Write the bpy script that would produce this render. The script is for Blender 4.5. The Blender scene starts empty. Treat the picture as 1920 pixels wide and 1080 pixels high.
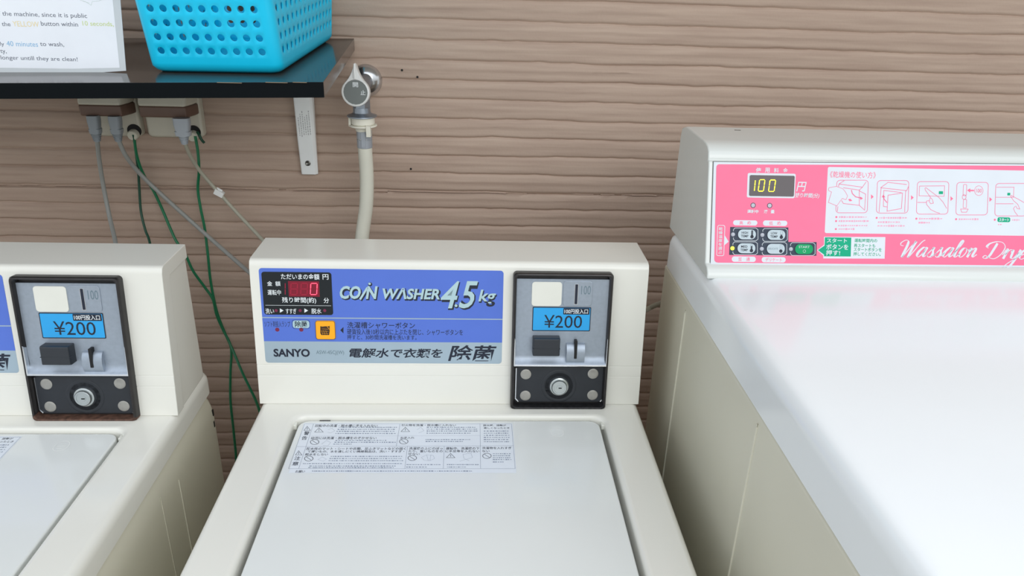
import bpy, bmesh, math, random
import numpy as np
from mathutils import Vector, Matrix
random.seed(7); rng = np.random.default_rng(7)
SC = bpy.context.scene
COL = SC.collection

# ------------------------------------------------------------------ camera, sky, light, exposure
CAM_Z = 1.47
def rot_cam(yaw, pitch, roll):
    cy, sy, cp, sp = math.cos(yaw), math.sin(yaw), math.cos(pitch), math.sin(pitch)
    f = Vector((sy*cp, cy*cp, -sp)); r = Vector((cy, -sy, 0)); u = r.cross(f)
    r2 = r*math.cos(roll) + u*math.sin(roll); u2 = u*math.cos(roll) - r*math.sin(roll)
    return Matrix((r2, u2, -f)).transposed()
cd = bpy.data.cameras.new('camera'); cam = bpy.data.objects.new('camera', cd); COL.objects.link(cam)
cd.sensor_width = 36; cd.lens = 1390.28/1920*36; cd.clip_start = .02
cam.matrix_world = Matrix.Translation((0, 0, CAM_Z)) @ rot_cam(0.05613687, 0.41208753, 0.03242931).to_4x4()
SC.camera = cam

wd = bpy.data.worlds.new('sky'); SC.world = wd; wd.use_nodes = True
nt = wd.node_tree; bg = nt.nodes['Background']                    # overcast sky: brighter overhead than at the horizon
tc = nt.nodes.new('ShaderNodeTexCoord'); sep = nt.nodes.new('ShaderNodeSeparateXYZ'); nt.links.new(tc.outputs['Generated'], sep.inputs[0])
sky = nt.nodes.new('ShaderNodeValToRGB'); nt.links.new(sep.outputs['Z'], sky.inputs[0])
e = sky.color_ramp.elements; e[0].position = 0; e[0].color = (.33, .34, .335, 1); e[1].position = .9; e[1].color = (.92, .975, 1.06, 1)
nt.links.new(sky.outputs[0], bg.inputs[0]); bg.inputs[1].default_value = 2.0

def area(name, loc, target, sx, sy, power, col):
    l = bpy.data.lights.new(name, 'AREA'); l.shape = 'RECTANGLE'; l.size = sx; l.size_y = sy; l.energy = power; l.color = col
    o = bpy.data.objects.new(name, l); COL.objects.link(o); o.location = loc
    o.rotation_euler = (Vector(target)-Vector(loc)).to_track_quat('-Z', 'Y').to_euler(); return o
area('daylight', (1.05, -1.5, 2.4), (-.4, .9, .9), 2.0, 1.4, 22, (1, .985, .955))

vs = SC.view_settings; vs.view_transform = 'Standard'; vs.look = 'None'; vs.gamma = 1; vs.use_curve_mapping = False
vs.exposure = 0.0

# ------------------------------------------------------------------ materials
def lin(c):
    return tuple((v/255/12.92 if v/255 <= .04045 else ((v/255+.055)/1.055)**2.4) for v in c)
MATS = {}
def mat(name, rgb, rough=.5, metal=0, emit=0, coat=0, alpha=1, var=.02, scale=30, spec=.5, bump=0, stretch=None):
    m = bpy.data.materials.new(name); m.use_nodes = True; nt = m.node_tree; p = nt.nodes['Principled BSDF']
    c = lin(rgb)
    p.inputs['Roughness'].default_value = rough; p.inputs['Metallic'].default_value = metal
    p.inputs['Coat Weight'].default_value = coat; p.inputs['Coat Roughness'].default_value = .08; p.inputs['Specular IOR Level'].default_value = spec
    tc = nt.nodes.new('ShaderNodeTexCoord'); no = nt.nodes.new('ShaderNodeTexNoise'); no.inputs['Scale'].default_value = scale; no.inputs['Detail'].default_value = 4
    src = tc.outputs['Object']
    if stretch:
        mp = nt.nodes.new('ShaderNodeMapping'); mp.inputs['Scale'].default_value = stretch; nt.links.new(src, mp.inputs[0]); src = mp.outputs[0]
    nt.links.new(src, no.inputs['Vector'])
    rp = nt.nodes.new('ShaderNodeValToRGB'); rp.color_ramp.elements[0].position = .3; rp.color_ramp.elements[1].position = .7
    rp.color_ramp.elements[0].color = tuple(v*(1-var) for v in c)+(1,); rp.color_ramp.elements[1].color = tuple(min(1, v*(1+var)) for v in c)+(1,)
    nt.links.new(no.outputs['Fac'], rp.inputs[0]); nt.links.new(rp.outputs[0], p.inputs['Base Color'])
    if emit:
        p.inputs['Emission Color'].default_value = c+(1,); p.inputs['Emission Strength'].default_value = emit
    if alpha < 1: p.inputs['Alpha'].default_value = alpha
    if bump:
        b = nt.nodes.new('ShaderNodeBump'); b.inputs['Strength'].default_value = bump; b.inputs['Distance'].default_value = .0006
        nt.links.new(no.outputs['Fac'], b.inputs['Height']); nt.links.new(b.outputs[0], p.inputs['Normal'])
    MATS[name] = m; return m
ENAMEL = mat('washer_enamel', (226, 225, 216), .16, var=.015, scale=6)
LIDM = mat('lid_plastic', (222, 225, 222), .14, var=.012, scale=5)
SIDE = mat('side_panel_paint', (214, 211, 193), .35, var=.03, scale=5)
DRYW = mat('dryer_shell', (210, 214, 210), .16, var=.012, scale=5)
DRYT = mat('dryer_top_lit', (234, 238, 239), .16, var=.012, scale=5)  # dryer shell again, paler: the stronger light on top is put into the colour
DARKGAP = mat('gap_dark', (70, 68, 60), .7)
mat('panel_grey', (165, 184, 196), .35, metal=.3); mat('panel_blue', (80, 112, 203), .3, coat=.3); mat('panel_pale', (172, 200, 205), .4)
mat('ink', (22, 30, 48), .5); mat('ink_soft', (105, 125, 135), .5); mat('ink_faint', (176, 178, 180), .6); mat('lamp_off', (120, 35, 70), .3)
mat('display_black', (14, 22, 28), .25); mat('white_ink', (226, 232, 234), .5); mat('led_window', (110, 8, 34), .3, emit=.35)
mat('led_dim', (150, 20, 50), .3, emit=.3); mat('led_red', (255, 70, 95), .3, emit=2.2)
mat('button_orange', (250, 172, 22), .4); mat('brown_ink', (60, 36, 10), .5)
mat('price_blue', (40, 160, 224), .35)
mat('label_paper', (222, 228, 234), .4); mat('label_line', (120, 130, 150), .5); mat('label_ink', (45, 52, 66), .5); mat('label_soft', (140, 150, 166), .5); mat('pale_mark', (236, 238, 234), .5)
mat('pink', (236, 112, 146), .4, spec=.25); mat('dryer_white', (210, 216, 222), .4, spec=.25); mat('plum', (86, 40, 70), .4); mat('lens_grey', (168, 172, 182), .2)
mat('dryer_green', (4, 160, 120), .45, spec=.2); mat('pink_line', (228, 116, 152), .5, spec=.2); mat('pink_soft', (226, 160, 184), .5, spec=.2)
mat('display_dark', (62, 54, 58), .2, coat=.3, spec=.3); mat('led_yellow', (255, 245, 20), .3, emit=1.3); mat('pad_dark', (58, 66, 80), .5, spec=.2); mat('lamp_lit', (238, 244, 70), .3, emit=.8)
mat('button_pale', (184, 198, 204), .45, spec=.2); mat('pad_line', (200, 208, 212), .4); mat('button_green', (4, 152, 92), .45, spec=.2)
BEZEL = mat('bezel_dark_metal', (58, 56, 56), .38, metal=.6, var=.15, scale=60)
RUST = mat('bezel_rust', (92, 66, 54), .6, metal=.3, var=.5, scale=160)
SCUFF = mat('bezel_scuffed', (40, 40, 42), .45, metal=.5, var=.45, scale=220)
SILVER = mat('satin_metal', (160, 170, 182), .42, metal=.55, var=.05, scale=200)
CHROME = mat('chrome', (225, 228, 232), .12, metal=1)
BLACKPL = mat('black_plastic', (40, 44, 50), .42)
DOORBLK = mat('black_door_paint', (34, 38, 44), .45, var=.1, scale=80)
RIVET = mat('rivet_metal', (166, 164, 158), .4, metal=.6, var=.12, scale=120)
LOCKM = mat('lock_metal', (190, 196, 196), .28, metal=.9)
CREAM = mat('cream_plastic', (222, 222, 212), .4)
SLOT = mat('slot_black', (8, 8, 10), .6)
SHELFT = mat('shelf_dark_laminate', (62, 54, 48), .14, spec=.7, var=.15, scale=14, stretch=(1, 8, 8))
SHELFE = mat('shelf_black_edge', (4, 10, 14), .55, spec=.12)
CHIP = mat('chipped_edge', (150, 128, 104), .8)
WHITEMET = mat('bracket_white_paint', (240, 244, 244), .4, var=.03)
SCREW = mat('screw_steel', (120, 120, 116), .35, metal=.9)
TURQ = mat('turquoise_plastic', (4, 206, 248), .36, var=.02, spec=.6)
LAMIN = mat('laminate_film', (205, 212, 216), .18, var=.02)
mat('paper', (240, 245, 252), .55); mat('sign_ink', (104, 110, 124), .6); mat('sign_yellow', (240, 224, 176), .6); mat('sign_lime', (206, 222, 150), .6); mat('sign_sky', (140, 190, 226), .6); mat('sign_pale', (196, 212, 208), .6)
OUTC = mat('outlet_cream', (204, 200, 184), .45, var=.03); OUTB = mat('outlet_brown', (110, 86, 74), .4, var=.05); KNOB = mat('terminal_knob', (214, 212, 196), .4)
PLUG = mat('plug_grey', (148, 156, 162), .45); CABLE = mat('cable_grey', (150, 152, 148), .45); CABLE2 = mat('cable_beige', (168, 166, 150), .45); PLUGC = mat('plug_clear_grey', (178, 186, 194), .3)
GREEN = mat('green_wire', (8, 112, 72), .4); GREENB = mat('green_wire_dark', (10, 70, 50), .5); COPPER = mat('bare_wire', (190, 170, 130), .35, metal=.7)
TAPE = mat('white_tape', (232, 234, 232), .6)
TAPCH = mat('tap_chrome', (206, 208, 210), .18, metal=.95); TAPDULL = mat('tap_dull_chrome', (150, 158, 168), .3, metal=.85)
HANDW = mat('handle_white', (222, 224, 222), .4); DIAL = mat('dial_grey', (112, 118, 116), .5); HOSEW = mat('hose_cream', (214, 214, 200), .45, var=.03); CONNW = mat('connector_white', (228, 226, 212), .4); CLAMP = mat('clamp_grey', (164, 170, 178), .35, metal=.3)
FLOORM = mat('concrete_floor', (120, 116, 110), .8, var=.12, scale=8); CEILM = mat('ceiling_paint', (196, 192, 184), .8)

def wall_material():
    m = bpy.data.materials.new('siding_paint'); m.use_nodes = True; nt = m.node_tree; p = nt.nodes['Principled BSDF']
    tc = nt.nodes.new('ShaderNodeTexCoord'); mp = nt.nodes.new('ShaderNodeMapping'); mp.inputs['Scale'].default_value = (5, 5, 90); nt.links.new(tc.outputs['Object'], mp.inputs[0])
    n1 = nt.nodes.new('ShaderNodeTexNoise'); n1.inputs['Scale'].default_value = 1.6; n1.inputs['Detail'].default_value = 6; nt.links.new(mp.outputs[0], n1.inputs['Vector'])
    rp = nt.nodes.new('ShaderNodeValToRGB'); e = rp.color_ramp.elements
    e[0].position = .28; e[0].color = lin((174, 152, 137))+(1,); e[1].position = .74; e[1].color = lin((190, 169, 153))+(1,)
    nt.links.new(n1.outputs['Fac'], rp.inputs[0]); nt.links.new(rp.outputs[0], p.inputs['Base Color'])
    n2 = nt.nodes.new('ShaderNodeTexNoise'); n2.inputs['Scale'].default_value = 260; n2.inputs['Detail'].default_value = 5; nt.links.new(tc.outputs['Object'], n2.inputs['Vector'])
    b = nt.nodes.new('ShaderNodeBump'); b.inputs['Strength'].default_value = .35; b.inputs['Distance'].default_value = .0007
    nt.links.new(n2.outputs['Fac'], b.inputs['Height']); nt.links.new(b.outputs[0], p.inputs['Normal'])
    p.inputs['Roughness'].default_value = .75; p.inputs['Specular IOR Level'].default_value = .25
    return m
WALLM = wall_material()

# ------------------------------------------------------------------ helpers
def tag(o, label, cat, group=None):
    o['label'] = label; o['category'] = cat
    if group: o['group'] = group
    return o
def struct(o): o['kind'] = 'structure'; return o
def empty(name, loc):
    o = bpy.data.objects.new(name, None); COL.objects.link(o); o.location = loc; o.empty_display_size = .05; return o
def link(name, me, mats, parent=None, loc=(0, 0, 0), smooth=40, bevel=0, seg=3, ang=35, wn=True):
    o = bpy.data.objects.new(name, me); COL.objects.link(o)
    for m in (mats if isinstance(mats, (list, tuple)) else [mats]): me.materials.append(m)
    o.location = loc
    if parent: o.parent = parent
    if bevel:
        b = o.modifiers.new('bevel', 'BEVEL'); b.width = bevel; b.segments = seg; b.limit_method = 'ANGLE'; b.angle_limit = math.radians(ang)
    if smooth:
        for p in me.polygons: p.use_smooth = True
        if bevel:
            w = o.modifiers.new('normals', 'WEIGHTED_NORMAL'); w.weight = 80; w.keep_sharp = False
        else:
            me.set_sharp_from_angle(angle=math.radians(smooth))
            if wn: w = o.modifiers.new('normals', 'WEIGHTED_NORMAL'); w.weight = 90; w.keep_sharp = True
    return o
def done(bm, name, mats, parent=None, fix=True, **k):
    if fix: bmesh.ops.recalc_face_normals(bm, faces=bm.faces)
    me = bpy.data.meshes.new(name); bm.to_mesh(me); bm.free(); return link(name, me, mats, parent, **k)
def add_box(bm, a, b, mi=0):
    v = [bm.verts.new((x, y, z)) for x in (a[0], b[0]) for y in (a[1], b[1]) for z in (a[2], b[2])]
    for q in ((0, 1, 3, 2), (4, 6, 7, 5), (0, 4, 5, 1), (2, 3, 7, 6), (0, 2, 6, 4), (1, 5, 7, 3)):
        bm.faces.new([v[i] for i in q]).material_index = mi
def add_prism(bm, prof, x0, x1, mi=0):          # profile in (y, z), swept along x
    a = [bm.verts.new((x0, y, z)) for y, z in prof]; b = [bm.verts.new((x1, y, z)) for y, z in prof]; n = len(prof)
    for i in range(n): bm.faces.new((a[i], a[(i+1) % n], b[(i+1) % n], b[i])).material_index = mi
    bm.faces.new(a[::-1]).material_index = mi; bm.faces.new(b).material_index = mi
def rrect(w0, h0, w1, h1, r, n=6):
    pts = []; r = max(r, 1e-5)
    for cx, cy, a0 in ((w1-r, h1-r, 0), (w0+r, h1-r, 90), (w0+r, h0+r, 180), (w1-r, h0+r, 270)):
        for k in range(n+1):
            a = math.radians(a0+90*k/n); pts.append((cx+r*math.cos(a), cy+r*math.sin(a)))
    return pts
def add_loops(bm, loops, cap0=True, cap1=True, mis=None):
    L = [[bm.verts.new(p) for p in l] for l in loops]; n = len(L[0])
    for i in range(len(L)-1):
        for j in range(n):
            f = bm.faces.new((L[i][j], L[i][(j+1) % n], L[i+1][(j+1) % n], L[i+1][j]))
            if mis: f.material_index = mis[i]
    if cap0: bm.faces.new(L[0][::-1]).material_index = mis[0] if mis else 0
    if cap1: bm.faces.new(L[-1]).material_index = mis[-1] if mis else 0
def frame(axis, up=(0, 0, 1)):
    z = Vector(axis).normalized(); u = Vector(up)
    if abs(z.dot(u)) > .95: u = Vector((0, 1, 0))
    x = u.cross(z).normalized(); return x, z.cross(x), z
def add_lathe(bm, c, axis, prof, n=28, mi=0, mis=None, up=(0, 0, 1)):      # prof: (distance along axis, radius)
    x, y, z = frame(axis, up); c = Vector(c)
    add_loops(bm, [[c+z*t+(x*math.cos(2*math.pi*k/n)+y*math.sin(2*math.pi*k/n))*max(r, 1e-5) for k in range(n)] for t, r in prof], mis=mis or [mi]*(len(prof)))
def catmull(pts, k=8):
    P = [Vector(p) for p in pts]; P = [2*P[0]-P[1]]+P+[2*P[-1]-P[-2]]; out = []
    for i in range(1, len(P)-2):
        a, b, c, d = P[i-1:i+3]
        for j in range(k):
            t = j/k; out.append(.5*((2*b)+(c-a)*t+(2*a-5*b+4*c-d)*t*t+(3*b-a-3*c+d)*t**3))
    out.append(P[-2]); return out
def add_tube(bm, pts, r, n=10, k=8, mi=0):
    P = catmull(pts, k) if k else [Vector(p) for p in pts]; rs = r if callable(r) else (lambda t: r)
    loops = []; u = None
    for i, p in enumerate(P):
        t = (P[min(i+1, len(P)-1)]-P[max(i-1, 0)]).normalized()
        if u is None: u = t.orthogonal().normalized()
        u = (u-t*u.dot(t)).normalized(); v = t.cross(u); rr = rs(i/(len(P)-1))
        loops.append([p+(u*math.cos(2*math.pi*j/n)+v*math.sin(2*math.pi*j/n))*rr for j in range(n)])
    add_loops(bm, loops, mis=[mi]*len(loops))

TXT = {}
def text_mesh(s, bold):
    key = (s, bold)
    if key not in TXT:
        c = bpy.data.curves.new('lettering', 'FONT'); c.body = s; c.size = 1; c.offset = bold; c.resolution_u = 3; c.fill_mode = 'FRONT'
        o = bpy.data.objects.new('lettering', c); me = o.to_mesh()
        v = np.array([w.co[:2] for w in me.vertices]).reshape(-1, 2); f = [tuple(p.vertices) for p in me.polygons]
        o.to_mesh_clear(); bpy.data.objects.remove(o); bpy.data.curves.remove(c); TXT[key] = (v, f)
    return TXT[key]
class Print:                                     # flat printing built as thin layers on a plane; u, v in mm
    def __init__(s, P, U, V, step=.00006):
        s.P, s.U, s.V = Vector(P), Vector(U).normalized(), Vector(V).normalized(); s.N = s.U.cross(s.V); s.step = step
        s.v, s.f, s.m, s.mats = [], [], [], []
    def mi(s, m):
        if m not in s.mats: s.mats.append(m)
        return s.mats.index(m)
    def poly(s, pts, m, layer, faces=None, bend=None):
        b = len(s.v)
        for u, v in pts: s.v.append(s.P+s.U*(u/1000)+s.V*(v/1000)+s.N*(.0001+layer*s.step))
        if faces is None:
            a = sum(pts[i][0]*pts[(i+1) % len(pts)][1]-pts[(i+1) % len(pts)][0]*pts[i][1] for i in range(len(pts)))
            fs = [tuple(range(len(pts)))]
            if a < 0: fs = [fs[0][::-1]]
        else: fs = faces
        k = s.mi(m)
        for f in fs: s.f.append(tuple(b+i for i in f)); s.m.append(k)
    def line(s, pts, w, m, layer, closed=False):
        P = [Vector(p) for p in pts]; n = len(P); L = []; R = []
        for i in range(n):
            a = P[(i-1) % n] if (closed or i > 0) else P[i]; b = P[(i+1) % n] if (closed or i < n-1) else P[i]
            d1 = (P[i]-a); d2 = (b-P[i]); d1 = d1.normalized() if d1.length else d2.normalized(); d2 = d2.normalized() if d2.length else d1
            t = (d1+d2); t = t.normalized() if t.length > 1e-4 else d1
            nn = Vector((-t.y, t.x)); k = w/2/max(.5, nn.dot(Vector((-d1.y, d1.x)))); L.append(P[i]+nn*k); R.append(P[i]-nn*k)
        fs = [(i, n+i, n+(i+1) % n, (i+1) % n) for i in range(n if closed else n-1)]
        s.poly([tuple(p) for p in L+R], m, layer, fs)
    def item(s, it):
        k = it[0]
        if k == 'T':
            _, t, u0, v0, u1, v1, m, bold, sh, layer = it; v, f = text_mesh(t, bold)
            if not len(f): return
            v = v.copy(); v[:, 0] += sh*v[:, 1]; lo, hi = v.min(0), v.max(0); q = (v-lo)/np.maximum(hi-lo, 1e-6)
            s.poly([(u0+(u1-u0)*a, v0+(v1-v0)*b) for a, b in q], m, layer, f)
        elif k == 'R': _, u0, v0, u1, v1, r, m, layer = it; s.poly(rrect(u0, v0, u1, v1, min(r, (u1-u0)/2, (v1-v0)/2)), m, layer)
        elif k == 'O': _, u0, v0, u1, v1, r, w, m, layer = it; s.line(rrect(u0, v0, u1, v1, min(r, (u1-u0)/2.01, (v1-v0)/2.01)), w, m, layer, True)
        elif k == 'C': _, u, v, r, m, layer = it; s.poly([(u+r*math.cos(a*math.pi/10), v+r*math.sin(a*math.pi/10)) for a in range(20)], m, layer)
        elif k == 'L': _, pts, w, m, layer, cl = it; s.line(pts, w, m, layer, bool(cl))
        elif k == 'P': _, pts, m, layer = it; s.poly(pts, m, layer)
    def build(s, name, parent=None, items=(), warp=None):
        for it in items: s.item(it)
        me = bpy.data.meshes.new(name); me.from_pydata([tuple(warp(v) if warp else v) for v in s.v], [], s.f)
        for i, p in enumerate(me.polygons): p.material_index = s.m[i]
        me.update(); o = link(name, me, [MATS[m] for m in s.mats], parent, smooth=0); return o
def copy_tree(o, parent=None):
    c = o.copy(); COL.objects.link(c); c.parent = parent
    for ch in [x for x in bpy.data.objects if x.parent == o]: copy_tree(ch, c)
    return c

# ------------------------------------------------------------------ the setting
WY = 1.21                                         # wall plane
def value_noise(nx, nz, cx, cz):
    g = rng.random((nz//cz+3, nx//cx+3)); zi = np.arange(nz)/cz; xi = np.arange(nx)/cx
    z0 = zi.astype(int); x0 = xi.astype(int); fz = (zi-z0)[:, None]; fx = (xi-x0)[None]; fz = fz*fz*(3-2*fz); fx = fx*fx*(3-2*fx)
    return ((g[z0][:, x0]*(1-fx)+g[z0][:, x0+1]*fx)*(1-fz)+(g[z0+1][:, x0]*(1-fx)+g[z0+1][:, x0+1]*fx)*fz)-.5
def build_wall():
    s = .0303; zg0 = 1.3884; n_up, n_dn = 34, 30      # grooves from 2.42 m down to 0.48 m
    ts = np.array([0, .03, .06, .1, .16, .26, .36, .44, .5, .6, .72, .84, .91, .955])
    nb = n_up+n_dn; K = len(ts); X = np.arange(-1.7, 1.7001, .006); nx = len(X)
    zs = np.concatenate([zg0+(n_up-i)*s-ts*s for i in range(nb)]); nz = len(zs)
    prof = np.interp(ts, [0, .03, .06, .1, .16, .36, .44, .5, .72, .84, .91, .955], [-.0036, -.003, -.0012, -.0004, .0001, .0005, .0006, .0001, -.0001, -.0003, -.0009, -.0024])
    d = np.tile(prof, nb)[:, None]*np.ones((1, nx))
    wob = np.zeros((nz, nx)); amp = np.interp(np.tile(ts, nb), [0, .2, .5, .8, 1], [1, .5, 1, .5, 1])
    for i in range(nb+1):
        w = (np.interp(np.arange(nx), np.arange(0, nx+9, 7), rng.normal(0, 1, len(np.arange(0, nx+9, 7))))*.0005+rng.normal(0, 1, nx)*.00012+np.interp(np.arange(nx), np.arange(0, nx+9, 3), rng.normal(0, 1, len(np.arange(0, nx+9, 3))))*.0004+np.interp(np.arange(nx), np.arange(0, nx+40, 23), rng.normal(0, 1, len(np.arange(0, nx+40, 23))))*.0006)
        a = max(0, i*K-K//2); b = min(nz, i*K+K//2); wob[a:b] = w
    Z = zs[:, None]+wob*amp[:, None]
    d += value_noise(nx, nz, 26, 3)*.00045*np.interp(np.tile(ts, nb), [0, .1, .3, .7, 1], [.3, .6, 1.6, 1, .4])[:, None]+value_noise(nx, nz, 7, 2)*.00018
    tt = np.tile(ts, nb)[:, None]; rid = np.zeros((nz, nx))
    for i in range(nb):                           # worn ridge along the middle of each board
        a = np.interp(np.arange(nx), np.arange(0, nx+40, 17), rng.random(len(np.arange(0, nx+40, 17))))*.6+np.interp(np.arange(nx), np.arange(0, nx+9, 4), rng.random(len(np.arange(0, nx+9, 4))))*.4
        c = .40+.05*np.interp(np.arange(nx), np.arange(0, nx+40, 11), rng.normal(0, 1, len(np.arange(0, nx+40, 11)))); k = slice(i*K, i*K+K)
        rid[k] = np.exp(-((tt[k]-c)/.075)**2)*a*a
    d += rid*.0011
    d[:, :] = np.where(np.abs(Z-1.1128) < .0009, -.005, d)                    # straight joint between two boards
    Y = WY-d
    co = np.stack([np.broadcast_to(X, (nz, nx)), Y, Z], -1).reshape(-1, 3)
    ext = np.array([(x, WY, z) for z in (zs[0]+.6, -.02) for x in (X[0], X[-1])])
    idx = np.arange(nz*nx).reshape(nz, nx); q = np.stack([idx[1:, :-1], idx[1:, 1:], idx[:-1, 1:], idx[:-1, :-1]], -1).reshape(-1, 4)
    t = nz*nx; fl = q.tolist()+[[idx[0, 0], idx[0, -1], t+1, t]]+[[t+2, t+3, idx[-1, -1], idx[-1, 0]]]
    me = bpy.data.meshes.new('wall_back'); me.from_pydata(np.concatenate([co, ext]).tolist(), [], fl); me.update()
    o = link('wall_back', me, WALLM, smooth=60, wn=False); struct(o); return o
wall = build_wall()
for x, z in ((-.116, 1.312), (-.092, 1.302), (-.106, 1.154)):
    bm = bmesh.new(); add_lathe(bm, (x, WY-.0012, z), (0, -1, 0), [(0, .0018), (.0004, .0016)], 10); struct(done(bm, 'nail_hole', SLOT, wall))
bm = bmesh.new(); add_box(bm, (-3, -3, -.1), (3, 1.4, 0)); struct(done(bm, 'floor', FLOORM, smooth=0))
bm = bmesh.new(); add_box(bm, (-3, .5, 2.3), (3, 1.4, 2.4)); struct(done(bm, 'ceiling', CEILM, smooth=0))

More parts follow.
